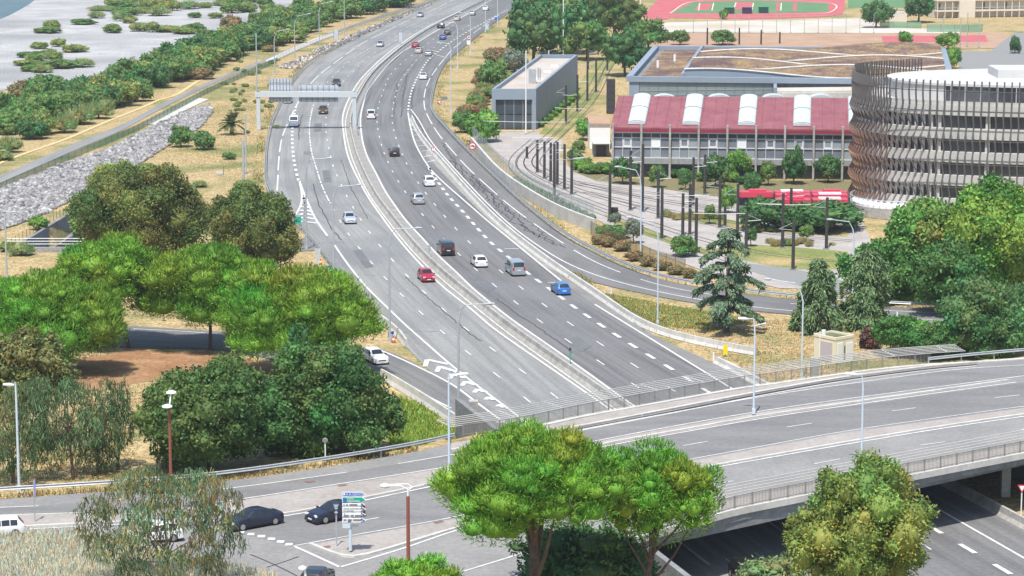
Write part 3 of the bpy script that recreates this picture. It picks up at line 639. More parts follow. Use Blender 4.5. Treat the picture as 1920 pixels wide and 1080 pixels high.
# retaining wall with mesh fence beside the tram yard
WALL = [(884, 276), (905, 302), (930, 330), (960, 355), (1000, 381), (1027, 397), (1055, 411), (1085, 423), (1114, 434)]
Rw = C(WALL, 2.0, 4)
tag(MB().sweep(Rw, [(-0.2, -0.1), (-0.2, 1.9), (0.2, 1.9), (0.2, -0.1)]).build('retaining_wall', m_conc_w), 'pale concrete retaining wall between slip road and tram yard', 'wall')
def mesh_fence(name, label, R, h, post_m, net_m, gap=2.5, z0=0.0, post_r=0.04, parts=True, grp=None):
    p0 = R[0]; root = empty(name, tuple(p0), label, 'fence', grp); d = length_of(R); k = 0.0; pl = []
    while k <= d[-1] + 0.01:
        pl.append(Vector([np.interp(k, d, R[:, j]) for j in range(3)]) + Vector((0, 0, z0))); k += gap
    pm = MB()
    for i, p in enumerate(pl):
        t = MB().tube([p, p + Vector((0, 0, h + 0.05))], post_r, 5)
        if parts: t.build('post', post_m, root)
        else: pm.add(t.v, t.f)
        if i + 1 < len(pl):
            q = pl[i + 1]; 
            nb_ = MB().add([p, q, q + Vector((0, 0, h)), p + Vector((0, 0, h))], [(0, 1, 2, 3)])
            if parts: nb_.build('net_panel', net_m, root)
            else: pm2.add(nb_.v, nb_.f) if i else None
    return root
net_green = mesh_mat('green_net', (0.10, 0.24, 0.16), 0.55); net_grey = mesh_mat('grey_net', (0.34, 0.40, 0.38), 0.42); net_screen = mesh_mat('green_screen', (0.13, 0.30, 0.19), 0.75)
net_lite = mesh_mat('light_net', (0.40, 0.43, 0.42), 0.28)
mesh_fence('mesh_fence', 'grey-green mesh fence standing on top of the retaining wall', offset(Rw, 0.3), 2.6, m_galv, net_grey, 3.0, 1.5)
m_slat = mat('fence_brown', (0.12, 0.085, 0.06), None, rough=0.8)
mesh_fence('mesh_fence', 'brown creeper-covered mesh fence beside the slip road below the tram yard', C([(1108, 440), (1135, 452), (1160, 462), (1190, 480), (1225, 494), (1260, 506), (1295, 516)], 1.5, 2), 2.0, m_slat, mesh_mat('dry_creeper_net', (0.16, 0.13, 0.06), 0.55), 2.6)
mesh_fence('mesh_fence', 'green-screened fence along the right of the riverside cycle path', C([(-60, 383), (0, 357), (100, 313), (190, 275), (260, 244), (330, 207), (400, 170), (480, 135), (520, 116)], 2, 4), 1.25, m_dark, net_screen, 4.0)
mesh_fence('mesh_fence', 'pale mesh fence further up the riverside cycle path beside gravel', C([(520, 114), (560, 96), (600, 80), (640, 64), (690, 46), (740, 28), (790, 12), (840, -4)], 2, 4), 1.5, m_galv, net_lite, 4.0)
mesh_fence('mesh_fence', 'rusty post fence on the rim of the underpass wall', C([(22, 460), (60, 438), (100, 414), (140, 391), (166, 376)], 1.5, 1), 1.1, m_slat, mesh_mat('thin_net', (0.3, 0.25, 0.2), 0.08), 2.0)
# underpass
UP = empty('underpass', at(60, 460), 'grey concrete underpass wall with railings below the rock bank', 'underpass')
R = C([(14, 472), (60, 446), (100, 421), (140, 398), (175, 380), (215, 360)], 1.5, 1)
MB().sweep(R, [(-0.25, -4.2), (-0.25, 0.3), (0.25, 0.3), (0.25, -4.2)]).build('wall', m_conc_d, UP)
MB().sweep(offset(R, -0.9), [(-0.5, -4.2), (-0.5, -2.6), (0.5, -2.6), (0.5, -4.2)]).build('ledge', m_conc_d, UP)
R2 = C([(10, 470), (60, 470), (150, 470), (260, 471)], 1.5, 0)
MB().sweep(R2, [(-0.2, -4.2), (-0.2, 0.5), (0.2, 0.5), (0.2, -4.2)]).build('parapet', m_conc, UP)
for z in (0.9, 1.3, 1.7):
    MB().tube([Vector(p) + Vector((0, 0.3, z)) for p in R2[::3]], 0.05, 5).build('handrail', m_galv, UP)
tag(MB().sweep(C([(60, 525), (100, 518), (145, 506), (190, 494)], 1.5, 1), [(-0.15, 0), (-0.15, 0.7), (0.15, 0.7), (0.15, 0)]).build('kerb_wall', m_conc), 'low concrete wall on dry grass above the left pines', 'wall')

# ------------------------------------------------------------------ buildings
def quad_wall(mb, a, b, z0, z1, out, t=0.05): pass
def local_frame(o, ex):                                   # o origin, ex unit vector along facade; returns f(u, out, z)
    ex = Vector(ex).normalized(); nrm = Vector((ex.y, -ex.x, 0))   # towards the camera for ex ~ +x
    return lambda u, w, z: Vector((o[0], o[1], 0)) + ex * u + nrm * w + Vector((0, 0, z))
def fbox(fr, u0, u1, w0, w1, z0, z1):
    V = [fr(u, w, z) for z in (z0, z1) for u, w in ((u0, w0), (u1, w0), (u1, w1), (u0, w1))]
    return MB().add(V, [(3, 2, 1, 0), (4, 5, 6, 7), (0, 1, 5, 4), (1, 2, 6, 5), (2, 3, 7, 6), (3, 0, 4, 7)])

# --- red-roofed depot
m_red = mat('red_metal_roof', (0.215, 0.072, 0.085), (0.275, 0.105, 0.115), 0.35, 0.6, speck=0.14)
m_red_d = mat('red_gutter', (0.26, 0.03, 0.055), None, rough=0.6)
m_sky = mat('skylight_polycarbonate', (0.52, 0.56, 0.56), (0.46, 0.50, 0.505), 0.6, 0.4)
m_pane = mat('blue_grey_pane', (0.16, 0.17, 0.205), (0.25, 0.27, 0.30), 0.25, 0.25, spec=0.6)
m_pane_d = mat('shaded_pane', (0.075, 0.078, 0.09), None, rough=0.3, spec=0.5)
m_frame = mat('white_frame', (0.66, 0.67, 0.67), None, rough=0.5)
m_stone = mat('grey_band', (0.24, 0.25, 0.245), (0.31, 0.315, 0.305), 0.6, 0.9, stretch=(3, 3, 0.4))
D0 = at(1147, 332); D1 = at(1640, 338)
DEP = empty('depot_building', D0, 'long depot with red metal roof, white vaulted skylights and glazed front', 'building')
fr = local_frame(D0, D1 - D0); Lw = (D1 - D0).length
ZE = at_y(1150, 238, D0.y).z
ZR = ZE + 3.6; DP = 17.0
fbox(fr, 0, Lw, -DP, -1.2, 0, ZE - 0.4).build('wall', m_conc_d, DEP)
roof = MB(); SK = 0.5   # depth edge leans right a little in the photo
V = [fr(-0.2, 0.5, ZE), fr(Lw, 0.5, ZE), fr(Lw + SK, -DP, ZR), fr(0.1, -DP, ZR)]
roof.add(V + [v - Vector((0, 0, 0.25)) for v in V], [(0, 1, 2, 3), (7, 6, 5, 4), (0, 4, 5, 1), (1, 5, 6, 2), (2, 6, 7, 3), (3, 7, 4, 0)]); roof.build('roof', m_red, DEP)
for k in range(22):                                       # standing seams of the metal roof
    u = 0.8 + k * 2.05; MB().tube([fr(u, 0.45, ZE + 0.02), fr(u + 0.35, -DP + .1, ZR + 0.02)], 0.045, 4).build('roof_seam', m_red, DEP)
fbox(fr, 0, Lw, 0.15, 0.6, ZE - 0.75, ZE - 0.28).build('edge_strip', m_red_d, DEP)  # roof gutter along the eaves
fbox(fr, 0, Lw, 0.1, 0.42, ZE - 0.95, ZE - 0.77).build('fascia', m_frame, DEP)
s_d = px_m(D0)
nb_bay = int(Lw / (53.3 / s_d)) + 1; bay = 53.3 / s_d
rnd = random.Random(11)
zt = ZE - 0.98; zw1 = at_y(1200, 250, D0.y).z; zw2 = at_y(1200, 258, D0.y).z; zw3 = at_y(1200, 275.5, D0.y).z; zw4 = at_y(1200, 295, D0.y).z; zw5 = at_y(1200, 306, D0.y).z
for k in range(nb_bay):
    u0 = k * bay + 0.3; u1 = u0 + bay - 0.25
    fbox(fr, u0 - 0.3, u0 + 0.05, 0.0, 0.75, 0, ZE + 0.55).build('column', m_conc, DEP)
    fbox(fr, u0, u1, -0.35, 0.0, zw1, zt).build('spandrel', m_stone, DEP)
    fbox(fr, u0, u1, -0.5, 0.25, zw5, zw4 - 0.1).build('sill_band', m_stone, DEP)
    fbox(fr, u0, u1, -1.0, -0.8, 0, zw5).build('lower_glazing', m_pane_d, DEP)
    wdt = (u1 - u0) / 3
    for c in range(3):
        a = u0 + c * wdt; b = a + wdt
        fbox(fr, a + 0.05, b - 0.05, -0.25, -0.2, zw2, zw1 - 0.06).build('window_pane', m_pane_d, DEP)
        for zA, zB in ((zw3, zw2), (zw4, zw3)):
            w = fbox(fr, a + 0.09, b - 0.09, -0.22, -0.15, zA + 0.1, zB - 0.1).build('window', m_pane if rnd.random() < .75 else mat('pale_pane', (0.30, 0.34, 0.36), None, rough=0.3), DEP)
        if c == 1:
            if k in (1, 4, 8): fbox(fr, a + 0.05, b - 0.05, -0.14, -0.08, zw3 + 0.1, zw2 - 0.05).build('white_panel', m_whitep, DEP)
            else:
                for q0, q1, z0_, z1_ in ((a + .08, b - .08, zw3 + .08, zw3 + .28), (a + .08, b - .08, zw2 - .28, zw2 - .1), (a + .08, a + .28, zw3 + .28, zw2 - .28), (b - .28, b - .08, zw3 + .28, zw2 - .28)):
                    fbox(fr, q0, q1, -0.14, -0.06, z0_, z1_).build('sash', m_frame, DEP)
    for z in (zw4 - 0.06, zw3 - 0.06, zw2 - 0.06): fbox(fr, u0, u1, -0.16, 0.02, z, z + 0.13).build('transom', m_frame, DEP)
    for c in range(1, 3): fbox(fr, u0 + c * wdt - 0.05, u0 + c * wdt + 0.05, -0.15, 0.0, zw4, zw1).build('mullion', m_frame, DEP)
sl_ = (ZR - ZE) / (DP + 0.5)
for cxp in (1176, 1278, 1382, 1485, 1588):
    u = (at_y(cxp, 226, D0.y).x - D0.x); w = 33.0 / s_d; mb = MB(); V = []; n = 9; st = (-0.9, -DP * .5, -DP + 0.2)
    for j, dep in enumerate(st):
        for i in range(n):
            a = math.pi * i / (n - 1); uu = u + w / 2 - w / 2 * math.cos(a) + (-dep) * 0.02
            V.append(fr(uu, dep, ZE + sl_ * (0.5 - dep) + 0.12 + 0.5 * math.sin(a)))
    mb.add(V, [(j * n + i, j * n + i + 1, (j + 1) * n + i + 1, (j + 1) * n + i) for j in range(len(st) - 1) for i in range(n - 1)] + [tuple(range(n)), tuple(range((len(st) - 1) * n, len(st) * n))])
    s_o = mb.build('skylight', m_sky, DEP)
    for dep in (-1.2, -DP * .55):
        P = []
        for i in range(n):
            a = math.pi * i / (n - 1); P.append(fr(u + w / 2 - w / 2 * math.cos(a) - dep * 0.02, dep, ZE + sl_ * (0.5 - dep) + 0.17 + 0.5 * math.sin(a)))
        o = MB().tube(P, 0.05, 4).build('skylight_rib', m_conc_d, DEP)
# second range behind, with its own vaults
for cxp in (1247, 1350, 1452, 1540):
    p = at_y(cxp, 180, D0.y + 20); n = 9; V = []
    for dep in (0, 3.0):
        for i in range(n):
            a = math.pi * i / (n - 1); V.append(Vector((p.x - 2 * math.cos(a), p.y + dep, p.z - 0.6 + 0.8 * math.sin(a))))
    MB().add(V, [(i, i + 1, n + i + 1, n + i) for i in range(n - 1)] + [tuple(range(n))]).build('rear_skylight', m_sky, DEP)
# side annex on the left of the depot: dark stack, white porch
AN = empty('depot_annex', at(1128, 300), 'white porch and stairs at the left end of the depot', 'annex')
pA = at(1128, 296); box_part('porch', m_whitep, AN, (pA.x, pA.y + 4, 2.6), (3.2, 7, 0.3)); box_part('porch_wall', m_conc_d, AN, (pA.x, pA.y + 5, 1.2), (3.0, 5, 2.4))
box_part('porch_door', m_dark, AN, (pA.x, pA.y + 2.45, 1.0), (1.8, 0.1, 2.0)); box_part('flat_roof', m_clay, AN, (pA.x + 0.1, pA.y + 20, 4.6), (4.0, 14, 0.4)); box_part('annex_wall', m_whitep, AN, (pA.x + 0.1, pA.y + 20, 2.2), (3.8, 13.6, 4.4))
ST = empty('dark_tower', at(1145, 215), 'dark ribbed service tower beside the tram lawn', 'tower')
pS = at(1145, 212); hS = at_y(1145, 148, pS.y).z
for k in range(5): MB().box((pS.x, pS.y, hS * (k + .5) / 5), (1.75, 2.2, hS / 5 - 0.08)).build('tower_block', mat('dark_cladding', (0.055, 0.052, 0.06), None, rough=0.7), ST)
MB().box((pS.x, pS.y, hS / 2), (1.6, 2.0, hS - 0.1)).build('tower_core', m_black, ST)

# --- green-roofed hall
m_sedum = mat('sedum_roof', (0.13, 0.085, 0.08), (0.30, 0.21, 0.10), 0.3, 1.0, c3=(0.115, 0.075, 0.07), scale3=0.09, amt3=1.0, speck=0.6, bump=0.4)
m_blue_w = mat('blue_grey_cladding', (0.225, 0.275, 0.33), (0.25, 0.30, 0.355), 0.3, 0.6)
G = [at_y(1180, 143, 500), at_y(1230, 86, 569), at_y(1768, 86, 563), at_y(1785, 136, 494)]
GZ0 = G[0].z
HALL = empty('green_roof_hall', (G[0].x, G[0].y, 0), 'wide hall with brown planted roof and curved white ribs', 'building')
MB().prism([(p.x, p.y) for p in G], 0, GZ0 - 1.0).build('wall', m_conc_d, HALL)
for i in range(4):
    a, b = G[i], G[(i + 1) % 4]; R = resample([(a.x, a.y, GZ0 - 1.0), (b.x, b.y, GZ0 - 1.0)], 5.0)
    MB().sweep(R, [(-0.6, 0), (-0.6, 1.0), (0.6, 1.0), (0.6, 0)]).build('parapet', m_blue_w, HALL)
def gq(u, v):                                             # u right, v back
    a = Vector(G[0]).lerp(G[3], u); b = Vector(G[1]).lerp(G[2], u); return a.lerp(b, v)
nb_v = 5
for k in range(nb_v):                                     # undulating vaults of the planted roof
    v0, v1 = 0.03 + 0.94 * k / nb_v, 0.03 + 0.94 * (k + 1) / nb_v; nu, nv = 60, 8; V = []
    def hz(u, k): return 0.9 + 0.85 * math.sin(u * 7.0 + (k * 2.9)) + 0.4 * math.sin(u * 3 + k)
    for i in range(nu + 1):
        u = 0.17 + 0.82 * i / nu
        for j in range(nv + 1):
            t = j / nv; p = gq(u, v0 + (v1 - v0) * t); z = GZ0 - 0.75 + max(hz(u, k) * (1 - t) + hz(u, k + 1) * t, 0.05) + 0.35 * math.sin(math.pi * t)
            V.append((p.x, p.y, z))
    W_ = nv + 1
    MB().add(V, [(i * W_ + j, i * W_ + j + 1, (i + 1) * W_ + j + 1, (i + 1) * W_ + j) for i in range(nu) for j in range(nv)]).build('planted_vault', m_sedum, HALL, smooth=True)
    if k == 0: MB().add([V[i * W_] for i in range(nu + 1)] + [(V[i * W_][0], V[i * W_][1], GZ0 - 1.0) for i in range(nu + 1)], [(i, i + 1, nu + 2 + i, nu + 1 + i) for i in range(nu)]).build('vault_front', m_blue_w, HALL)
    rib = [Vector(V[i * W_]) + Vector((0, 0, 0.12)) for i in range(nu + 1)]
    MB().tube(rib, 0.22, 5).build('roof_rib', m_conc_w, HALL)
MB().add([gq(0.03, 0.04) + Vector((0, 0, -0.6)), gq(0.16, 0.04) + Vector((0, 0, -0.6)), gq(0.16, 0.96) + Vector((0, 0, -0.6)), gq(0.03, 0.96) + Vector((0, 0, -0.6))], [(0, 1, 2, 3)]).build('planted_bed', m_sedum, HALL)
Rr = resample([gq(0.165, 0.02), gq(0.165, 0.98)], 5); MB().sweep(Rr, [(-0.3, -0.9), (-0.3, 0.3), (0.3, 0.3), (0.3, -0.9)]).build('roof_upstand', m_blue_w, HALL)
frh = local_frame(G[0], G[3] - G[0]); Lh = (G[3] - G[0]).length
m_greenglass = mat('green_grey_louvre', (0.26, 0.285, 0.28), (0.20, 0.25, 0.24), 0.5, 0.5, stretch=(0.3, 0.3, 6))
u_split = 27.0
for k in range(14):
    fbox(frh, 2 + k * 1.78, 2 + k * 1.78 + 1.7, 0.05, 0.2, GZ0 - 6, GZ0 - 1.1).build('louvre_panel', m_greenglass, HALL)
for z in (GZ0 - 1.9, GZ0 - 2.8, GZ0 - 3.7): fbox(frh, 2, u_split, 0.2, 0.26, z, z + 0.12).build('louvre_rail', m_blue_w, HALL)
fbox(frh, 0, 1.9, 0.02, 0.3, 0, GZ0 - 1.0).build('corner_pier', m_blue_w, HALL)
for k in range(5): fbox(frh, 6 + k * 5, 6.8 + k * 5, 4, 5, 0, GZ0 - 4.4).build('concrete_post', m_conc_w, HALL)
fbox(frh, u_split, Lh, 1.0, 9.0, 0, GZ0 - 2.6).build('front_range', m_conc_w, HALL)
fbox(frh, u_split, Lh, 1.5, 8.5, GZ0 - 2.6, GZ0 - 2.3).build('gravel_roof', m_pale, HALL)
fbox(frh, u_split, u_split + 0.6, 0.8, 9.2, 0, GZ0 - 1.6).build('front_parapet', m_blue_w, HALL)
# roof vents
for (x_, y_) in ((0.06, 0.35), (0.10, 0.55)):
    p = gq(x_, y_); MB().tube([p + Vector((0, 0, -0.6)), p + Vector((0, 0, 0.8))], 0.25, 8).build('roof_vent', m_whitep, HALL)
# --- blue-grey block
b0 = at(1005, 243)
bz = at_y(1005, 167, b0.y).z
bl = at_y(922, 164, b0.y); bb = at(1083, 102, bz); bbl = at(1012, 102, bz)
BLK = empty('blue_block', b0, 'blue-grey windowless block with glazed front beside the tram line', 'building')
P = [Vector((bl.x, b0.y, 0)), Vector((b0.x, b0.y, 0)), Vector((bb.x, bb.y, 0)), Vector((bbl.x, bbl.y, 0))]
ct = sum(P, Vector()) / 4
inn = [p + (ct - p).normalized() * 1.1 for p in P]
MB().prism([(p.x, p.y) for p in inn], 0.1, bz - 0.9).build('core', m_blue_w, BLK)
for i in range(1, 4):
    a, b = P[i], P[(i + 1) % 4]; R = resample([(a.x, a.y, 0), (b.x, b.y, 0)], 6)
    MB().sweep(R, [(0, 0), (0, bz), (0.55, bz), (0.55, 0)]).build('wall', m_blue_w, BLK)
frb = local_frame(P[0], P[1] - P[0]); Lb = (P[1] - P[0]).length
fbox(frb, 0, Lb, -0.6, 0.03, bz * 0.74, bz + 0.02).build('front_beam', m_blue_w, BLK); fbox(frb, Lb - 0.75, Lb, -0.6, 0.03, 0, bz * .738).build('front_pier', m_blue_w, BLK); fbox(frb, 0, 0.75, -0.6, 0.03, 0, bz * .738).build('front_pier', m_blue_w, BLK)
m_gl = mat('front_glass', (0.035, 0.05, 0.065), (0.06, 0.08, 0.10), 0.5, 0.15, spec=0.7)
for c in range(4):
    w = (Lb - 1.6) / 4
    for r in range(2): fbox(frb, 0.8 + c * w + .05, 0.8 + (c + 1) * w - .05, -0.5, -0.45, 0.1 + r * bz * .37, bz * .36 * (r + 1)).build('glass_pane', m_gl, BLK)
for c in range(5): fbox(frb, 0.76 + c * w, 0.84 + c * w, -0.44, -0.36, 0, bz * .735).build('mullion', m_lampgrey, BLK)
sh = 0.12
MB().prism([(p.x, p.y) for p in [q + (ct - q).normalized() * 1.6 for q in P]], bz - 0.88, bz - 0.75).build('roof_paving', mat('roof_slabs', (0.40, 0.34, 0.28), (0.47, 0.44, 0.40), 0.1, 0.95, speck=0.1), BLK)
q = at(1000, 157, bz - 0.7); MB().box((q.x - 0.2, q.y + 1.6, bz + 0.7), (1.5, 1.6, 2.9)).build('roof_plant', m_galv, BLK)
MB().tube([(q.x + 1.0, q.y + 1.2, bz), (q.x + 1.0, q.y + 1.2, bz + 2.5)], 0.16, 6).build('flue', m_lampgrey, BLK)
MB().tube([(q.x + 1.4, q.y + 1.4, bz), (q.x + 1.4, q.y + 1.4, bz + 2.3)], 0.16, 6).build('flue', m_lampgrey, BLK)
for v in (0.35, 0.55, 0.72):
    a = P[0].lerp(P[3], v).lerp(P[1].lerp(P[2], v), 0.68); MB().box((a.x, a.y, bz - 0.62), (1.6, 2.4, 0.26)).build('roof_hatch', m_whitep, BLK)

# --- round office block wrapped in a metal lattice
OCX, OCY, OA, OB = 114.0, 419.0, 60.0, 21.0
OFF = empty('lattice_office', (OCX, OCY, 0), 'rounded white office block wrapped in a rusty wavy metal lattice', 'building')
def sup(th, a, b):                                        # rounded-oblong plan
    c, s = math.cos(th), math.sin(th); e = 2 / 2.6
    return (OCX + a * math.copysign(abs(c) ** e, c), OCY + b * math.copysign(abs(s) ** e, s))
def ring(a, b, n=140): return [sup(2 * math.pi * k / n, a, b) for k in range(n)]
TOP = 21.3; FLH = 3.6
m_wslab = mat('white_slab', (0.54, 0.54, 0.52), (0.46, 0.46, 0.45), 0.3, 0.7)
m_winband = mat('dark_window_band', (0.035, 0.037, 0.05), (0.10, 0.11, 0.125), 0.15, 0.2, spec=0.6)
def ring_wall(name, a, b, z0, z1, m, th0=0, th1=2 * math.pi, n=140):
    V = []; full = abs(th1 - th0 - 2 * math.pi) < 1e-3; k2 = n if full else n + 1
    for k in range(k2):
        x, y = sup(th0 + (th1 - th0) * k / n, a, b); V += [(x, y, z0), (x, y, z1)]
    Fc = [(2 * k, 2 * ((k + 1) % k2), 2 * ((k + 1) % k2) + 1, 2 * k + 1) for k in range(n)]
    return MB().add(V, Fc).build(name, m, OFF)
for k in range(5):
    z = 1.5 + k * FLH
    MB().prism(ring(OA - 1.2, OB - 1.2), z, z + 1.6).build('floor_slab', m_wslab, OFF)
    if k < 4: ring_wall('window_band', OA - 2.2, OB - 2.2, z + 1.55, z + FLH + 0.02, m_winband)
    if k < 4:
        for j in range(64):                               # white wall panels between windows
            th = math.pi + 0.10 + 0.021 * j * 1.0
            if j % 2 or (j > 26 and j % 12): continue
            x, y = sup(th, OA - 1.9, OB - 1.9); x2, y2 = sup(th + 0.018, OA - 1.9, OB - 1.9)
            R = resample([(x, y, z + 1.25), (x2, y2, z + 1.25)], 0.5); MB().sweep(R, [(-0.1, 0), (-0.1, FLH - 1.25), (0.1, FLH - 1.25), (0.1, 0)]).build('wall_panel', m_wslab, OFF)
ring_wall('ground_wall', OA - 4, OB - 4, 0, 1.6, m_conc_d)
zt5 = 1.5 + 4 * FLH + 1.25                                # roof terrace level
ring_wall('terrace_parapet', OA - 1.3, OB - 1.3, zt5 - 0.02, zt5 + 0.9, m_wslab)
ring_wall('penthouse_wall', OA - 5.5, OB - 4.5, zt5, zt5 + 2.9, m_wslab, math.pi - 1.2, math.pi + 0.585, 60)
ring_wall('penthouse_glazing', OA - 5.5, OB - 4.5, zt5, zt5 + 2.9, m_winband, math.pi + 0.585, math.pi + 1.9, 60)
MB().prism([sup(math.pi - 1.2 + 3.1 * k / 60, OA - 5.2, OB - 4.2) for k in range(61)], zt5 + 2.9, zt5 + 3.25).build('penthouse_roof', m_wslab, OFF)
for k in range(9):
    x, y = sup(math.pi + 0.62 + 0.075 * k, OA - 5.3, OB - 4.3); MB().tube([(x, y, zt5), (x, y, zt5 + 2.9)], 0.09, 4).build('glazing_bar', m_lampgrey, OFF)
MB().box((OCX - 30, OCY + 2, zt5 + 3.9), (16, 9, 1.3)).build('roof_ramp', m_wslab, OFF)
m_fin = bpy.data.materials.new('lattice_fin'); m_fin.use_nodes = True
_n = m_fin.node_tree.nodes; _l = m_fin.node_tree.links; _a = _n.new('ShaderNodeAttribute'); _a.attribute_name = 'tint'
_l.new(_a.outputs['Color'], _n['Principled BSDF'].inputs['Base Color']); _n['Principled BSDF'].inputs['Roughness'].default_value = 0.45; _n['Principled BSDF'].inputs['Metallic'].default_value = 0.3
def fin(th, amp, sgn, top, r0, hw_=0.045):
    nz = 26; V = []; cols = []; w = 0.30; dth = 1e-3
    for i in range(nz + 1):
        z = 1.0 + (top - 1.0) * i / nz
        bulge = 0.38 * max(0.1, min(1, (18.5 - z) / 3)) * math.sin((z - 1.0) * 2 * math.pi / FLH + 0.6) * (1.0 if amp > 0.1 else 0.25)
        bx, by = sup(th, OA + bulge, OB + bulge); ax, ay = sup(th + dth, OA + bulge, OB + bulge)
        tx, ty = ax - bx, ay - by; tl = math.hypot(tx, ty) or 1; tx /= tl; ty /= tl; nx_, ny_ = ty, -tx
        sw = sgn * amp * max(0.15, min(1, (18.0 - z) / 3)) * math.sin((z - 1.0) * math.pi / FLH * 2)
        cx, cy = bx + tx * sw, by + ty * sw
        for q in ((-hw_, 0), (hw_, 0), (hw_, w), (-hw_, w)):
            V.append((cx + tx * q[0] + nx_ * q[1], cy + ty * q[0] + ny_ * q[1], z))
    mb = MB().add(V, [(i * 4 + k, i * 4 + (k + 1) % 4, (i + 1) * 4 + (k + 1) % 4, (i + 1) * 4 + k) for i in range(nz) for k in range(4)] + [(0, 1, 2, 3), (nz * 4, nz * 4 + 1, nz * 4 + 2, nz * 4 + 3)])
    o = mb.build('lattice_fin', m_fin, OFF)
    a = o.data.color_attributes.new('tint', 'FLOAT_COLOR', 'POINT')
    for i in range(nz + 1):
        z = 1.0 + (top - 1.0) * i / nz; rust = max(0.0, min(1.0, 1.15 - r0)) * max(0.0, min(1.0, (15.0 - z) / 4.0))
        dk = 1 - 0.35 * min(r0, 1); c = [0.19 * dk * (1 - rust) + 0.27 * rust, 0.172 * dk * (1 - rust) + 0.155 * rust, 0.16 * dk * (1 - rust) + 0.105 * rust, 1]
        for k in range(4): a.data[i * 4 + k].color = c
    return o
# even spacing by arc length from behind the left end round to the front
TH = np.linspace(math.pi - 0.75, math.pi + 1.72, 4000); XY = np.array([sup(t, OA, OB) for t in TH])
AL = np.r_[0, np.cumsum(np.linalg.norm(np.diff(XY, axis=0), axis=1))]
nf = int(AL[-1] / 0.56)
for k in range(nf):
    th = float(np.interp(k * 0.56, AL, TH)); rel = abs(th - math.pi)
    front = th > math.pi - 0.2
    fr_t = max(0.0, min(1.0, (th - math.pi - 0.05) / 0.75)) if th > math.pi else 0.0
    amp = 0.30 * (1 - fr_t) + 0.03
    if fr_t > 0.5 and k % 2: continue
    fin(th, amp, 1 if k % 2 else -1, TOP + (0.6 if not front else 0), fr_t * 1.2 if front else 1.0, 0.05 + 0.055 * fr_t)
for z in (TOP - 4.6, TOP - 1.6, 12.2, 8.6, 5.0):
    P = [Vector((*sup(t, OA + 0.3, OB + 0.3), z)) for t in np.linspace(math.pi - 0.75, math.pi + 1.72, 90)]
    MB().tube(P, 0.06, 4, False).build('lattice_ring', m_dark, OFF)
# round terrace at the foot of the office
TR = empty('round_terrace', at(1640, 420), 'white round terrace with railing at the foot of the lattice office', 'terrace')
tc = at(1672, 398); Pc = [(tc.x + 6.4 * math.cos(2 * math.pi * k / 40), tc.y + 8 * math.sin(2 * math.pi * k / 40)) for k in range(40)]
MB().prism(Pc, 0, 1.6).build('base', m_conc, TR); MB().prism([(tc.x + (x - tc.x) * .97, tc.y + (y - tc.y) * .97) for x, y in Pc], 1.6, 1.9).build('floor', m_whitep, TR)
for k in range(0, 40):
    MB().tube([(Pc[k][0], Pc[k][1], 1.6), (Pc[k][0], Pc[k][1], 2.8)], 0.05, 4).build('baluster', m_lampblue, TR)
MB().tube([(x, y, 2.8) for x, y in Pc] + [(Pc[0][0], Pc[0][1], 2.8)], 0.06, 5).build('handrail', m_lampblue, TR)

# --- small cream kiosk on the slope
kf = gat(1567, 681); s_k = px_m(kf)
kl = gat(1524, 664); kr = gat(1611, 679)
K0 = kf.copy(); K0.z = gz(K0.x, K0.y) - 0.2
KI = empty('utility_kiosk', K0, 'cream box-shaped utility kiosk on the grass slope above the bridge', 'kiosk')
m_cream = mat('cream_render', (0.66, 0.60, 0.43), (0.70, 0.64, 0.48), 0.5, 0.85); m_kw = mat('kiosk_panel', (0.76, 0.75, 0.71), None, rough=0.7)
K0.z = gz(K0.x, K0.y) - 0.05; KI.location = K0
KI.rotation_euler = (0, 0, math.radians(40))              # near corner towards the camera; x runs along the right face, y along the left
KW, KD, KH = 2.9, 3.4, 2.75
MB().box((KW / 2, KD / 2, KH / 2 - .3), (KW, KD, KH + .6)).build('wall', m_cream, KI, local=True)
for c, s in (((KW / 2, 0.06, KH + 0.12), (KW + .1, 0.2, 0.3)), ((KW / 2, KD - 0.06, KH + 0.12), (KW + .1, 0.2, 0.3)), ((0.04, KD / 2, KH + 0.118), (0.2, KD, 0.3)), ((KW - .04, KD / 2, KH + 0.118), (0.2, KD, 0.3))):
    MB().box(c, s).build('parapet', m_cream, KI, local=True)
MB().box((KW / 2, KD / 2, KH + 0.03), (KW - .3, KD - .3, 0.06)).build('roof', mat('mossy_felt', (0.11, 0.125, 0.07), (0.15, 0.16, 0.10), 1.0, 0.9), KI, local=True)
MB().box((0.6, -0.03, 1.2), (0.9, 0.08, 2.3)).build('door', m_kw, KI, local=True); MB().box((2.2, -0.03, 1.15), (1.1, 0.08, 2.1)).build('door', m_kw, KI, local=True); MB().box((1.4, -.03, 1.0), (.1, .1, 1.9)).build('post', m_dark, KI, local=True)
MB().box((-0.03, KD * .45, 1.25), (0.08, 1.9, 2.2)).build('door', mat('pinkish_door', (0.45, 0.40, 0.40), None, rough=0.7), KI, local=True)
MB().tube([(.7, 2.6, KH), (.7, 2.6, KH + 0.7)], 0.26, 8).build('roof_vent', m_kw, KI, local=True)
MB().tube([(-.1, 2.4, 0.2), (-.1, 2.4, KH + 0.7)], 0.05, 6).build('mast', m_whitep, KI, local=True)
tag(box_part('electric_cabinet', m_conc_d, None, tuple(gat(1346, 612) + Vector((0, 0, 0.55))), (1.3, 0.9, 1.3)), 'grey concrete cabinet at the foot of the cedar', 'cabinet')

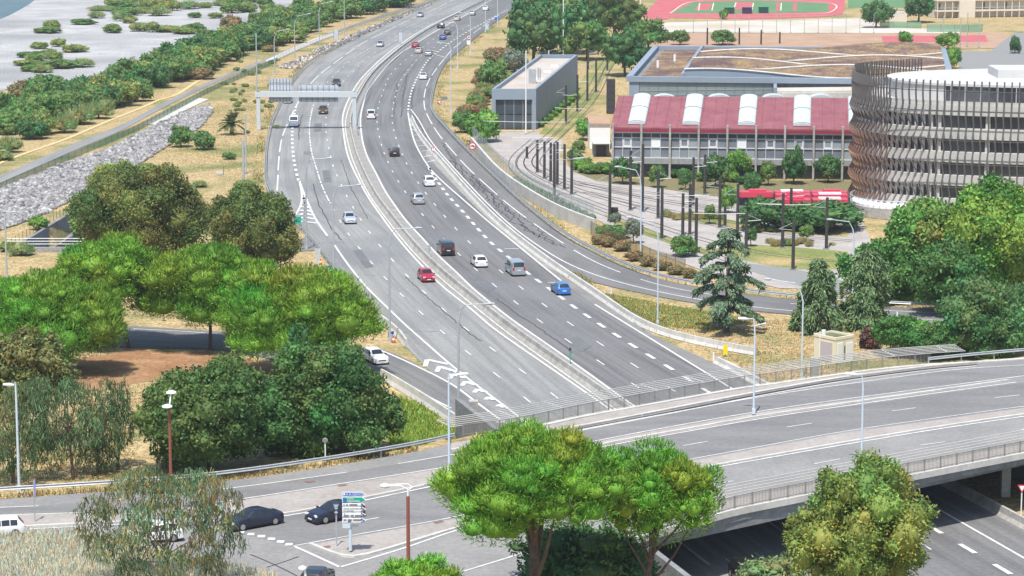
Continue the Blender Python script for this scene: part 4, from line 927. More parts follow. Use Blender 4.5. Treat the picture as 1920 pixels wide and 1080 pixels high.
# --- far sports ground and school
px_sheet('running_track', [(1205, 30), (1290, -60), (1420, -70), (1585, -40), (1584, 10), (1580, 27), (1540, 32), (1400, 36), (1262, 33), (1235, 40)], m_track, 0.02)
px_sheet('infield', [(1258, 25), (1300, 4), (1420, 1), (1553, 6), (1554, 22), (1500, 24), (1370, 25)], m_pitch, 0.035)
for q in ([(1303, 19), (1310, 7), (1336, 7), (1329, 19)], [(1376, 14), (1379, 5), (1412, 5), (1409, 18), (1380, 18)], [(1454, 20), (1456, 6), (1463, 6), (1461, 20)], [(1486, 20), (1488, 6), (1495, 6), (1493, 20)]):
    px_sheet('track_pad', q, m_track, 0.05)
m_tl = mat('track_line', (0.60, 0.55, 0.45), None, rough=0.8)
paint('track_line', resample(pts([(1256, 25), (1370, 27), (1500, 26), (1556, 23), (1556, 6), (1420, 0), (1300, 3), (1256, 25)]), 2, 0), 0.5, m_tl, 0.06)['kind'] = 'structure'
paint('track_line', resample(pts([(1240, 34), (1370, 33), (1500, 31), (1570, 28)]), 2, 0), 0.35, m_tl, 0.065)['kind'] = 'structure'
for a, b_ in (((1310, 20), (1312, 6)), ((1335, 20), (1338, 6)), ((1376, 17), (1380, 5)), ((1410, 18), (1413, 6)), ((1464, 20), (1465, 6)), ((1445, 21), (1505, 21)), ((1443, 6), (1508, 6))):
    paint('track_line', resample(pts([a, b_]), 2), 0.4, m_tl, 0.07)['kind'] = 'structure'
px_sheet('playing_field', [(1590, -60), (2100, -60), (2100, 6), (1800, 14), (1590, 14)], m_pitch, 0.015)
px_sheet('dust_field', [(1250, 42), (1620, 34), (1660, 52), (1800, 55), (1800, 62), (1440, 62), (1180, 60)], m_pale, 0.02)
px_sheet('clay_strip', [(1200, 61), (1440, 63), (1700, 62), (1885, 62), (1890, 90), (1700, 94), (1200, 94)], m_clay, 0.025)
px_sheet('red_court', [(1652, 68), (1848, 66), (1852, 79), (1656, 79)], m_track, 0.04)
px_sheet('hard_court', [(1790, 96), (1858, 96), (1900, 62), (2100, 60), (2100, 130), (1800, 130)], m_asph_l, 0.03)
SC = empty('school_building', at(1755, 42), 'low cream school building with open gallery beyond the courts', 'building')
p = at(1756, 34); q = at(2000, 30); frs = local_frame(p, q - p); L_ = (q - p).length; sc = px_m(p)
m_crm = mat('cream_wall', (0.62, 0.55, 0.45), (0.66, 0.60, 0.50), 0.2, 0.85)
hS = 5.2
fbox(frs, 0, L_, -8, -1.8, 0, hS).build('wall', m_crm, SC); fbox(frs, -0.3, L_, -8.2, 0.4, hS, hS + 0.5).build('roof', m_crm, SC); fbox(frs, -0.2, L_, -1.79, 0.3, 1.9, 2.4).build('gallery_floor', m_crm, SC)
fbox(frs, 7.2, 12.4, -1.78, 0.6, 0, hS - 0.01).build('stair_tower', m_crm, SC)
for k in range(12):
    u = 0.1 + k * 2.45
    if 7.0 < u < 12.2: continue
    fbox(frs, u, u + 0.25, 0.0, 0.25, 0, hS - 0.02).build('column', m_crm, SC); fbox(frs, u + 0.8, u + 1.7, -1.78, -1.7, 2.6, 4.6).build('door', m_pane_d if k % 3 == 0 else m_crm, SC)
    fbox(frs, u + 0.26, u + 2.4, 0.05, 0.1, 3.0, 3.2).build('gallery_rail', m_lampgrey, SC)
SH = empty('sports_hut', at(1682, 45), 'small cream hut with flat roof by the sports field', 'hut')
p = at(1682, 44); MB().box((p.x, p.y, 1.5), (5.2, 4, 3.0)).build('wall', m_crm, SH); MB().box((p.x + .2, p.y, 3.3), (4.0, 3.4, 0.5)).build('roof', m_conc_w, SH)
GSC = [(1650, 52), (1730, 53)]
mesh_fence('mesh_fence', 'green windbreak screen in front of the cream hut', resample(pts(GSC), 3), 1.9, m_dark, net_screen, 4.0)
mesh_fence('mesh_fence', 'green windbreak screen in front of the school building', resample(pts([(1738, 60), (1850, 60)]), 3), 2.2, m_dark, net_screen, 4.0)
DUG = [(1368, 26, (0.08, 0.30, 0.17), 'green'), (1401, 26, (0.16, 0.14, 0.22), 'dark violet'), (1432, 25, (0.06, 0.30, 0.20), 'teal green')]
for x, y, c, nme in DUG:
    p = at(x, y); e = empty('team_shelter', p, f'small {nme} shelter at the edge of the running track infield', 'shelter')
    mm = mat('shelter_' + nme.replace(' ', '_'), c, None, rough=0.6)
    MB().box((p.x, p.y + 1, 1.0), (3.2, 0.1, 2.0)).build('back', mm, e); MB().box((p.x, p.y, 2.1), (3.4, 2.0, 0.12)).build('roof', mm, e)
# ------------------------------------------------------------------ vegetation
RNG = np.random.default_rng(7)
LEAF = leaf_mat('leaf_tissue', 0.28); NEEDLE = leaf_mat('needle_tissue', 0.15)
m_bark = mat('bark', (0.10, 0.072, 0.055), (0.15, 0.115, 0.09), 3.0, 0.95, coord='obj'); m_bark_p = mat('pine_bark', (0.085, 0.055, 0.045), (0.13, 0.095, 0.08), 3.0, 0.95, coord='obj')
ICO = None
def ico():
    global ICO
    if ICO is None:
        bm = bmesh.new(); bmesh.ops.create_icosphere(bm, subdivisions=2, radius=1.0)
        ICO = (np.array([v.co[:] for v in bm.verts]), np.array([[v.index for v in f.verts] for f in bm.faces])); bm.free()
    return ICO
def tri_mesh(name, V, quads, tris, cols):
    me = bpy.data.meshes.new(name); nq, nt_ = len(quads), len(tris)
    me.vertices.add(len(V)); me.vertices.foreach_set('co', np.asarray(V, np.float32).ravel())
    nl = nq * 4 + nt_ * 3; me.loops.add(nl)
    li = np.concatenate([np.asarray(quads, np.int32).ravel(), np.asarray(tris, np.int32).ravel()]) if nt_ else np.asarray(quads, np.int32).ravel()
    me.loops.foreach_set('vertex_index', li); me.polygons.add(nq + nt_)
    st = np.concatenate([np.arange(nq) * 4, nq * 4 + np.arange(nt_) * 3]).astype(np.int32); me.polygons.foreach_set('loop_start', st)
    me.update(calc_edges=True)
    a = me.color_attributes.new('tint', 'FLOAT_COLOR', 'POINT')
    c = np.ones((len(V), 4), np.float32); c[:, :3] = cols; a.data.foreach_set('color', c.ravel())
    return me
def leaf_cloud(name, P, A, B, L, W, col, lobes=None, core_col=None, core=0.8):
    n = len(P); A = A / np.linalg.norm(A, axis=1, keepdims=True)
    S = np.cross(A, B); S /= np.maximum(np.linalg.norm(S, axis=1, keepdims=True), 1e-6)
    L = np.asarray(L)[:, None] if np.ndim(L) else L; W = np.asarray(W)[:, None] if np.ndim(W) else W
    v = np.stack([P - S * W * .5, P + S * W * .5, P + S * W * .32 + A * L, P - S * W * .32 + A * L], 1).reshape(-1, 3)
    q = np.arange(n * 4).reshape(-1, 4); c = np.repeat(col, 4, axis=0); tris = np.zeros((0, 3), int)
    if lobes is not None and core > 0:
        iv, it = ico(); vv, tt, cc = [v], [], [c]; k = len(v)
        for lc, lr, lcol in lobes:
            vv.append(lc + iv * lr * core * RNG.uniform(0.85, 1.1, (len(iv), 1))); tt.append(it + k); k += len(iv); cc.append(np.repeat(np.asarray(lcol)[None], len(iv), 0))
        v = np.concatenate(vv); c = np.concatenate(cc); tris = np.concatenate(tt)
    return tri_mesh(name, v, q, tris, c)
def jitter_cols(base, n, vv=0.25, hh=0.12):
    base = np.asarray(base); k = RNG.normal(1, vv, (n, 1)).clip(0.4, 1.7); w = RNG.normal(0, hh, (n, 1))
    c = base * k; c[:, 0:1] *= 1 + 1.6 * w; c[:, 2:3] *= 1 - w
    return c.clip(0.004, 0.9)
def sample_lobes(lobes, dens, jit=(0.76, 1.14), lower=1.0):
    Ps, Ns, Id = [], [], []
    for k, (lc, lr, _) in enumerate(lobes):
        area = 4 * math.pi * ((lr[0] * lr[1]) ** 1.6 / 3 + (lr[0] * lr[2]) ** 1.6 / 3 + (lr[1] * lr[2]) ** 1.6 / 3) ** (1 / 1.6)
        n = max(20, int(area * dens)); d = RNG.normal(size=(n, 3)); d /= np.linalg.norm(d, axis=1, keepdims=True)
        if lower < 1: d = d[(d[:, 2] > -0.25) | (RNG.random(n) < lower)]
        p = lc + d * lr * RNG.uniform(*jit, (len(d), 1)); Ps.append(p); Ns.append(d); Id.append(np.full(len(d), k))
    P, Nn, Id = np.concatenate(Ps), np.concatenate(Ns), np.concatenate(Id)
    keep = np.ones(len(P), bool)
    for k, (lc, lr, _) in enumerate(lobes):
        e = (((P - lc) / (np.asarray(lr) * 0.72)) ** 2).sum(1); keep &= (e > 1) | (Id == k)
    return P[keep], Nn[keep], Id[keep]
def make_lobes(c, R, n, lr, kind, col, vv=0.14):
    """lobes spread evenly over an ellipsoid (Fibonacci directions), each pushed in or out a little"""
    out = []; low = -0.42 if kind == 'upper' else -0.85; ga = math.pi * (3 - math.sqrt(5)); ph = RNG.uniform(0, 6.28); lr = np.asarray(R) * lr
    for k in range(n):
        z = 1 - (k + 0.5) / n * (1 - low); r = math.sqrt(max(0, 1 - z * z)); a = ph + k * ga
        d = np.array([r * math.cos(a), r * math.sin(a), z]) + RNG.normal(0, 0.10, 3)
        f = RNG.uniform(0.60, 0.80); s = lr * RNG.uniform(0.78, 1.2)
        cc = np.asarray(col) * RNG.normal(1, vv); w = RNG.normal(0, 0.08); cc[0] *= 1 + 2 * w
        out.append((c + d * R * f, s, cc.clip(0.004, 1)))
    out.append((np.asarray(c, float), np.asarray(R) * 0.62, np.asarray(col, float)))
    return out
def sub_lobes(lobes, k, f, vv=0.10, low=-0.5):
    out = []
    for lc, lr, col in lobes:
        for _ in range(k):
            d = RNG.normal(size=3); d /= np.linalg.norm(d)
            if d[2] < low: d[2] *= -1
            c = np.asarray(col) * RNG.normal(1, vv); c[0] *= 1 + RNG.normal(0, .1)
            out.append((lc + d * lr * RNG.uniform(.62, .95), lr * f * RNG.uniform(.7, 1.25), c.clip(.004, 1)))
    return out
def trunk_mesh(base, top, r, limbs, bend=0.25, n=7):
    mb = MB(); base = Vector(base); top = Vector(top); P = []; m = 6
    off = Vector((RNG.uniform(-1, 1) * bend, RNG.uniform(-1, 1) * bend, 0))
    for i in range(m + 1):
        t = i / m; P.append(base.lerp(top, t) + off * math.sin(math.pi * t))
    mb.tube(P, [r * (1.25 if i == 0 else 1 - 0.55 * i / m) for i in range(m + 1)], n)
    for q, t0 in limbs:
        s = P[0].lerp(P[-1], t0) + off * math.sin(math.pi * t0); q = Vector(q); mid = s.lerp(q, 0.5) + Vector((0, 0, -(q - s).length * 0.08))
        mb.tube([s, mid, q], [r * 0.42, r * 0.28, r * 0.12], 5)
    return mb
def tree(name, label, base, crown, kind, col, z=None, lobes_n=22, lobe=0.33, dens=14, leaf=(0.34, 0.24), tr=None, core=0.7, cat='tree', group=None, depth=0.85, sub=5, trunk_r=None, vv=0.22, hh=0.10, lobe_v=0.14):
    """base: photo point at the foot; crown: (cx, cy, w, h) in photo px at the depth of the foot"""
    b = gat(*base) if z is None else at(base[0], base[1], z)
    b = Vector((b.x, b.y, gz(b.x, b.y) if z is None else z))
    c = np.array(at_y(crown[0], crown[1], b.y)); s = px_m(c)
    R = np.array([crown[2] / 2 / s, crown[2] / 2 / s * depth, crown[3] / 2 / s]) * (1.04 if kind == 'pine' else 1.0)
    root = empty(name, b, label, cat, group)
    shape = {'pine': 'upper', 'broad': 'ball', 'bush': 'upper', 'euca': 'ball'}[kind]
    big = make_lobes(c, R, lobes_n, lobe, shape, col, lobe_v)
    lobes = big + sub_lobes(big[:-1], sub, 0.45)
    if core == 0: lobes = lobes[:len(big) - 1] + lobes[len(big):]
    P, Nn, Id = sample_lobes(lobes, dens, lower=0.6 if kind == 'pine' else 1.0)
    n = len(P); lc = np.array([l[2] for l in lobes])[Id]; colr = jitter_cols(lc, n, vv, hh)
    if kind == 'pine':
        A = Nn * 0.8 + np.array([0, 0, 0.75]) + RNG.normal(0, 0.35, (n, 3)); L = RNG.uniform(.7, 1.3, n) * leaf[0]; W = leaf[1]; mt = NEEDLE
    elif kind == 'euca':
        A = np.array([0, 0, -1.0]) + RNG.normal(0, 0.35, (n, 3)); L = RNG.uniform(.6, 1.5, n) * leaf[0]; W = leaf[1]; mt = LEAF
    else:
        A = RNG.normal(size=(n, 3)) + Nn * 0.3; L = RNG.uniform(.6, 1.3, n) * leaf[0]; W = leaf[1]; mt = LEAF
    B = Nn + RNG.normal(0, 0.6, (n, 3))
    me = leaf_cloud('crown', P, A, B, L, W, colr, lobes, None, core)
    me.transform(Matrix.Translation(-Vector(b)))
    link('crown', me, mt, root)
    top = Vector(c) + Vector((0, 0, R[2] * 0.15)); lm = []
    for l in big[::max(1, lobes_n // 9)]:
        lm.append((l[0], RNG.uniform(0.45, 0.9)))
    r = trunk_r or max(0.12, 0.035 * (c[2] - b.z))
    trunk_mesh(b + Vector((0, 0, -0.3)), top, r, lm).build('trunk', m_bark_p if kind == 'pine' else m_bark, root)
    return root
PINE = (0.145, 0.30, 0.03); PINE_D = (0.09, 0.235, 0.03); BROAD_D = (0.10, 0.19, 0.052); PLANE = (0.18, 0.33, 0.055); BROWNG = (0.15, 0.19, 0.052); EUC = (0.185, 0.22, 0.10)
# --- stone pines of the left clump
tree('stone_pine', 'broad umbrella pine at the left edge of the photo, its trunk by the bare soil', (123, 700), (108, 616, 258, 195), 'pine', PINE, lobes_n=30, lobe=0.29, dens=22, leaf=(0.40, 0.09), vv=0.36)
tree('stone_pine', 'umbrella pine with straight trunk, second of the left clump', (243, 652), (205, 534, 225, 160), 'pine', PINE, lobes_n=27, lobe=0.30, dens=22, leaf=(0.40, 0.09), vv=0.36)
tree('stone_pine', 'umbrella pine whose trunk stands before the shaded slip road', (394, 655), (390, 550, 245, 172), 'pine', PINE, lobes_n=30, lobe=0.29, dens=22, leaf=(0.40, 0.09), vv=0.36)
tree('stone_pine', 'large rounded umbrella pine nearest the left carriageway', (565, 705), (560, 605, 285, 192), 'pine', PINE, lobes_n=40, lobe=0.28, dens=22, leaf=(0.40, 0.09), vv=0.36)
tree('stone_pine', 'sparse pine top rising at the far left edge above the others', (30, 640), (20, 560, 190, 80), 'pine', PINE, lobes_n=15, lobe=0.33, dens=22, leaf=(0.40, 0.09), vv=0.36)
# --- brownish trees behind
tree('poplar_tree', 'big brown-green round tree beside the underpass wall', (268, 500), (268, 408, 252, 195), 'broad', BROWNG, lobes_n=33, lobe=0.30, dens=15, leaf=(0.28, 0.19), hh=0.14, vv=0.3)
tree('poplar_tree', 'brown-green oval tree against the left motorway edge', (470, 522), (470, 436, 178, 178), 'broad', BROWNG, lobes_n=25, lobe=0.31, dens=15, leaf=(0.28, 0.19), hh=0.14, vv=0.3)
tree('young_tree', 'light green tree in front of the grey underpass', (170, 470), (163, 430, 62, 75), 'broad', (0.171, 0.310, 0.078), lobes_n=12, lobe=0.40, dens=10)
tree('young_tree', 'yellow-green tree behind the big brown-green tree', (215, 400), (215, 350, 90, 90), 'broad', (0.217, 0.295, 0.062), lobes_n=12, lobe=0.40, dens=10)
# --- dark bushy trees
tree('laurel_tree', 'dense dark green tree mass above the left guardrail', (395, 880), (392, 785, 280, 210), 'broad', BROAD_D, lobes_n=37, lobe=0.30, dens=17, leaf=(0.26, 0.19), trunk_r=0.3)
tree('laurel_tree', 'tall dark green tree beside the slip road merge', (625, 850), (612, 758, 228, 230), 'broad', BROAD_D, lobes_n=40, lobe=0.30, dens=17, leaf=(0.26, 0.19), trunk_r=0.3)
tree('laurel_tree', 'small dark green tree in the gap between the two dark masses', (520, 850), (515, 790, 120, 150), 'broad', (0.062, 0.155, 0.050), lobes_n=15, lobe=0.38, dens=17, leaf=(0.26, 0.19))
tree('cypress_tree', 'narrow dark conifer top rising out of the dark trees', (556, 800), (556, 690, 60, 150), 'broad', (0.062, 0.155, 0.046), lobes_n=12, lobe=0.38, dens=10, leaf=(0.30, 0.13))
tree('laurel_bush', 'dark bush at the right edge of the dark tree mass', (700, 845), (702, 790, 105, 110), 'bush', BROAD_D, lobes_n=13, lobe=0.40, dens=17, leaf=(0.26, 0.19))
# --- eucalyptus and saplings, left edge
tree('olive_tree', 'grey-brown leafy tree at the left edge below the pines', (30, 830), (52, 700, 175, 165), 'broad', (0.186, 0.202, 0.070), lobes_n=18, lobe=0.33, dens=10, leaf=(0.34, 0.19), core=0.55)
tree('eucalyptus_tree', 'drooping grey-green eucalyptus at the far left above the guardrail', (25, 905), (22, 808, 165, 195), 'euca', (0.14, 0.20, 0.085), lobes_n=16, lobe=0.31, dens=13, leaf=(0.42, 0.075), core=0.0)
tree('eucalyptus_tree', 'slender drooping eucalyptus left of the bare grass slope', (138, 895), (125, 795, 170, 190), 'euca', (0.14, 0.20, 0.085), lobes_n=16, lobe=0.29, dens=13, leaf=(0.42, 0.075), core=0.0)
tree('eucalyptus_sapling', 'thin eucalyptus sapling standing alone on the grass slope', (220, 880), (216, 782, 62, 140), 'euca', (0.14, 0.20, 0.085), lobes_n=12, lobe=0.50, dens=13, leaf=(0.42, 0.075), core=0.0)
tree('eucalyptus_sapling', 'low drooping sapling beside the lone slender one', (185, 885), (188, 835, 75, 100), 'euca', (0.14, 0.20, 0.085), lobes_n=12, lobe=0.50, dens=13, leaf=(0.42, 0.075), core=0.0)
# --- foreground
tree('eucalyptus_tree', 'feathery brown-green eucalyptus overhanging the street in the bottom left corner', (325, 1130), (308, 978, 330, 265), 'euca', EUC, z=DECK - 1.0, lobes_n=33, lobe=0.19, dens=13, leaf=(0.42, 0.075), core=0.0, hh=0.2, vv=0.3, trunk_r=0.14, sub=4)
tree('stone_pine', 'big bright umbrella pine in front of the bridge railing', (1000, 1275), (1000, 915, 335, 230), 'pine', PINE, z=1.0, lobes_n=43, lobe=0.28, dens=34, leaf=(0.29, 0.065), vv=0.36, trunk_r=0.5)
tree('stone_pine', 'leaning open pine beside the bridge pier', (1195, 1250), (1238, 948, 245, 215), 'pine', (0.155, 0.326, 0.034), z=1.0, lobes_n=24, lobe=0.27, dens=34, leaf=(0.29, 0.065), vv=0.36, trunk_r=0.28, core=0.5)
tree('stone_pine', 'tip of a pine at the bottom edge below the rust-red lamp', (775, 1230), (775, 1102, 165, 100), 'pine', PINE, z=DECK, lobes_n=16, lobe=0.33, dens=34, leaf=(0.29, 0.065), vv=0.36)
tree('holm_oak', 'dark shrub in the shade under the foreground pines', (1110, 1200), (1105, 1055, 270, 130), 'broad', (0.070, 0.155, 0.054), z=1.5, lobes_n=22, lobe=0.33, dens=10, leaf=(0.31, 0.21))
tree('ash_tree', 'yellow-green tree rising in front of the bridge shadow at bottom right', (1610, 1290), (1614, 1005, 255, 290), 'broad', (0.209, 0.271, 0.062), z=0.0, lobes_n=36, lobe=0.26, dens=20, leaf=(0.22, 0.12), hh=0.12, vv=0.28, core=0.7)
tree('ash_tree', 'pale leafy shrub at the bottom edge left of the yellow-green tree', (1450, 1120), (1450, 1078, 130, 60), 'bush', (0.232, 0.295, 0.116), z=0.0, lobes_n=12, lobe=0.36, dens=10, leaf=(0.26, 0.14))
# --- right-hand cluster
tree('plane_tree', 'tall bright plane tree before the lattice office near the right edge', (1860, 560), (1868, 452, 228, 245), 'broad', PLANE, lobes_n=27, lobe=0.30, dens=10, leaf=(0.39, 0.29))
tree('plane_tree', 'plane tree with red-tinged top in front of the lattice fins', (1745, 560), (1738, 476, 185, 205), 'broad', (0.139, 0.271, 0.062), lobes_n=24, lobe=0.30, dens=10, leaf=(0.39, 0.29))
tree('plane_tree', 'plane tree left of the cluster beside the tram lawn', (1655, 565), (1650, 512, 140, 140), 'broad', (0.116, 0.256, 0.062), lobes_n=16, lobe=0.33, dens=10, leaf=(0.36, 0.26))
tree('plane_tree', 'dark leafy tree at the centre of the right-hand cluster', (1770, 590), (1780, 520, 170, 130), 'broad', (0.085, 0.202, 0.054), lobes_n=17, lobe=0.33, dens=10, leaf=(0.37, 0.27))
tree('lime_tree', 'rounded grey-green tree at the right edge beside the guardrail', (1850, 668), (1848, 603, 180, 150), 'broad', (0.101, 0.209, 0.070), lobes_n=27, lobe=0.31, dens=10, leaf=(0.32, 0.24))
tree('lime_tree', 'grey-green tree cut by the right frame edge', (1930, 650), (1925, 590, 110, 140), 'broad', (0.093, 0.194, 0.062), lobes_n=16, lobe=0.33, dens=10, leaf=(0.32, 0.24))
tree('laurel_bush', 'low bright green shrub behind the kiosk', (1690, 665), (1695, 628, 130, 70), 'bush', (0.093, 0.232, 0.054), lobes_n=16, lobe=0.36, dens=17, leaf=(0.26, 0.19))
tree('laurel_bush', 'green shrub under the rod rack right of the kiosk', (1740, 672), (1745, 640, 110, 60), 'bush', (0.085, 0.209, 0.054), lobes_n=12, lobe=0.38, dens=17, leaf=(0.26, 0.19))
tree('plum_bush', 'purple-brown leaved shrub beside the kiosk', (1632, 652), (1632, 638, 42, 40), 'bush', (0.155, 0.070, 0.062), lobes_n=12, lobe=0.45, dens=10, leaf=(0.24, 0.16))
# --- cedars with drooping tiers
def cedar(label, base, top_y, w, col, tiers=9, weep=0.5, seed=1):
    b = gat(*base); b = Vector((b.x, b.y, gz(b.x, b.y))); h = at_y(base[0], top_y, b.y).z - b.z; s = px_m(b); r0 = w / 2 / s
    root = empty('cedar_tree', b, label, 'tree'); rg = np.random.default_rng(seed); Ps, As = [], []; mb = MB()
    mb.tube([b + Vector((0, 0, -0.3)), b + Vector((0.1, 0, h * .5)), b + Vector((0, 0, h))], [0.38, 0.24, 0.05], 7)
    for k in range(tiers):
        t = 0.22 + 0.75 * k / (tiers - 1); rr = r0 * (1.1 - 0.72 * ((t - 0.22) / 0.75) ** 1.4) * rg.uniform(0.75, 1.15)
        for j in range(5):
            a = 2 * math.pi * (j + rg.uniform(-.4, .4)) / 5 + k * 1.7; L = rr * rg.uniform(0.4, 1.3); z0 = h * t
            tip = b + Vector((L * math.cos(a), L * math.sin(a), z0 - L * 0.12)); st = b + Vector((0, 0, z0)); mb.tube([st, st.lerp(tip, .5) + Vector((0, 0, .25)), tip], [0.1, 0.07, 0.02], 4, False)
            n = int(430 * L / 3); u = 1.05 - 0.8 * rg.uniform(0, 1, n) ** 1.5; sd = rg.normal(0, 0.32, n) * (0.4 + L * 0.16)
            p = np.stack([b.x + L * u * math.cos(a) - sd * math.sin(a), b.y + L * u * math.sin(a) + sd * math.cos(a), b.z + z0 - L * .16 * u * u + 0.3 * np.sin(np.pi * u) - np.abs(rg.normal(0, weep, n)) * (0.3 + u)], 1)
            Ps.append(p); As.append(np.stack([rg.normal(math.cos(a) * .6, .4, n), rg.normal(math.sin(a) * .6, .4, n), rg.normal(-0.7, .4, n)], 1))
    P = np.concatenate(Ps); A = np.concatenate(As); n = len(P); B = rg.normal(size=(n, 3)) + np.array([0, 0, 1.0])
    me = leaf_cloud('crown', P, A, B, rg.uniform(.3, .6, n), 0.17, jitter_cols(np.repeat(np.asarray(col)[None], n, 0), n, .25, .06)); me.transform(Matrix.Translation(-b)); link('crown', me, NEEDLE, root)
    mb.build('trunk', m_bark, root)
cedar('blue-green cedar with drooping tiers standing alone on the dry slope', (1362, 622), 428, 132, (0.15, 0.225, 0.13), 8, 0.22, 3)
cedar('slim weeping cedar just left of the kiosk', (1530, 620), 485, 80, (0.15, 0.235, 0.10), 7, 0.8, 5)
cedar('weeping cedar with two dark trunks right of the kiosk', (1625, 612), 470, 122, (0.15, 0.24, 0.10), 8, 0.7, 8)
# --- palm
pb = at(435, 252); PALM = empty('palm_tree', pb, 'short date palm on the dry grass beside the cycle path', 'tree'); sP = px_m(pb)
MB().tube([pb, pb + Vector((0, 0, 1.2)), pb + Vector((0, 0, 2.2))], [0.45, 0.36, 0.4], 8).build('trunk', m_bark, PALM)
fp, fa = [], []
for k in range(46):
    a = RNG.uniform(0, 2 * math.pi); el = RNG.uniform(-0.3, 1.35); L = RNG.uniform(2.2, 2.9)
    u = np.linspace(0.08, 1, 24); hx = L * u * math.cos(el); hz_ = L * u * math.sin(el) - 0.9 * u ** 2.2 * max(0.3, math.cos(el))
    for sd in (-1, 1):
        p = np.stack([pb.x + hx * math.cos(a), pb.y + hx * math.sin(a), 2.2 + hz_], 1); fp.append(p)
        fa.append(np.stack([np.full(24, math.cos(a) * .7 - sd * math.sin(a)), np.full(24, math.sin(a) * .7 + sd * math.cos(a)), np.full(24, -.2 + .4 * math.sin(el))], 1))
P = np.concatenate(fp); A = np.concatenate(fa); n = len(P)
me = leaf_cloud('crown', P, A, RNG.normal(size=(n, 3)), 0.5, 0.09, jitter_cols(np.repeat(np.array([[0.10, 0.13, 0.04]]), n, 0), n, .2, .1)); me.transform(Matrix.Translation(-pb)); link('crown', me, NEEDLE, PALM)
# --- prototypes for the many smaller shrubs and far trees (unit size)
def proto(col, n=16, lr=0.42, leaves=1500, leaf=(0.13, 0.09), kind='upper', vv=0.25, hh=0.12, flat=0.8, core=0.8, drop=False):
    lobes = make_lobes(np.array([0, 0, flat * 0.9]), np.array([1, 1, flat]), n, lr, kind, col, 0.16)
    big = lobes; lobes = big + sub_lobes(big, 5, 0.5); P, Nn, Id = sample_lobes(lobes, leaves / 42.0); n_ = len(P); lc = np.array([l[2] for l in lobes])[Id]
    A = RNG.normal(size=(n_, 3)) + Nn * .4
    if drop: A = np.array([0, 0, 1.0]) + RNG.normal(0, .35, (n_, 3))
    return leaf_cloud('crown', P, A, Nn + RNG.normal(0, .5, (n_, 3)), RNG.uniform(.6, 1.3, n_) * leaf[0], leaf[1], jitter_cols(lc, n_, vv, hh), lobes, None, core)
PR = {'dark': [proto((0.08, 0.17, 0.055)) for _ in range(3)], 'mid': [proto((0.12, 0.22, 0.06)) for _ in range(3)], 'light': [proto((0.21, 0.29, 0.08)) for _ in range(2)],
      'dry': [proto((0.26, 0.21, 0.10), hh=0.2) for _ in range(2)], 'grey': [proto((0.2, 0.25, 0.18)) for _ in range(1)],
      'reed': [proto((0.26, 0.34, 0.13), leaf=(0.45, 0.03), drop=True, flat=0.6, core=0.6) for _ in range(2)],
      'grass': [proto((0.38, 0.34, 0.14), n=10, leaf=(0.5, 0.025), drop=True, flat=0.4, core=0.5) for _ in range(2)],
      'conifer': [proto((0.13, 0.18, 0.05), n=22, leaf=(0.12, 0.05)) for _ in range(1)], 'bright': [proto((0.15, 0.31, 0.06)) for _ in range(2)]}
for l_ in PR.values():
    for me_ in l_: me_.materials.append(LEAF)
TRK = MB().tube([(0, 0, -0.1), (0.03, 0, 0.5), (0, 0, 1.1)], [0.07, 0.05, 0.02], 6).mesh('trunk'); TRK.materials.append(m_bark)
def shrub(name, label, px, py, w, h, kind, cat='shrub', group=None, lift=0.0, z=None):
    b = (gat(px, py) if z is None else at(px, py, z)); s = px_m(b)
    b = Vector((b.x, b.y, (gz(b.x, b.y) if z is None else z)))
    root = empty(name, b, label, cat, group); rx = w / 2 / s / 1.05; rzh = h / s
    sc = (rx, rx * RNG.uniform(.8, 1.1), (rzh * (1 - lift)) / 1.75)
    o = link('crown', PR[kind][RNG.integers(len(PR[kind]))], None, root); o.scale = sc; o.location = (0, 0, rzh * lift * 0.85); o.rotation_euler = (0, 0, RNG.uniform(0, 6.28))
    t = link('trunk', TRK, None, root); t.scale = (max(rx, 1.2) * 1.1, max(rx, 1.2) * 1.1, rzh * (lift * 0.8 + 0.3)); t.rotation_euler = (0, 0, RNG.uniform(0, 6.28))
    return root
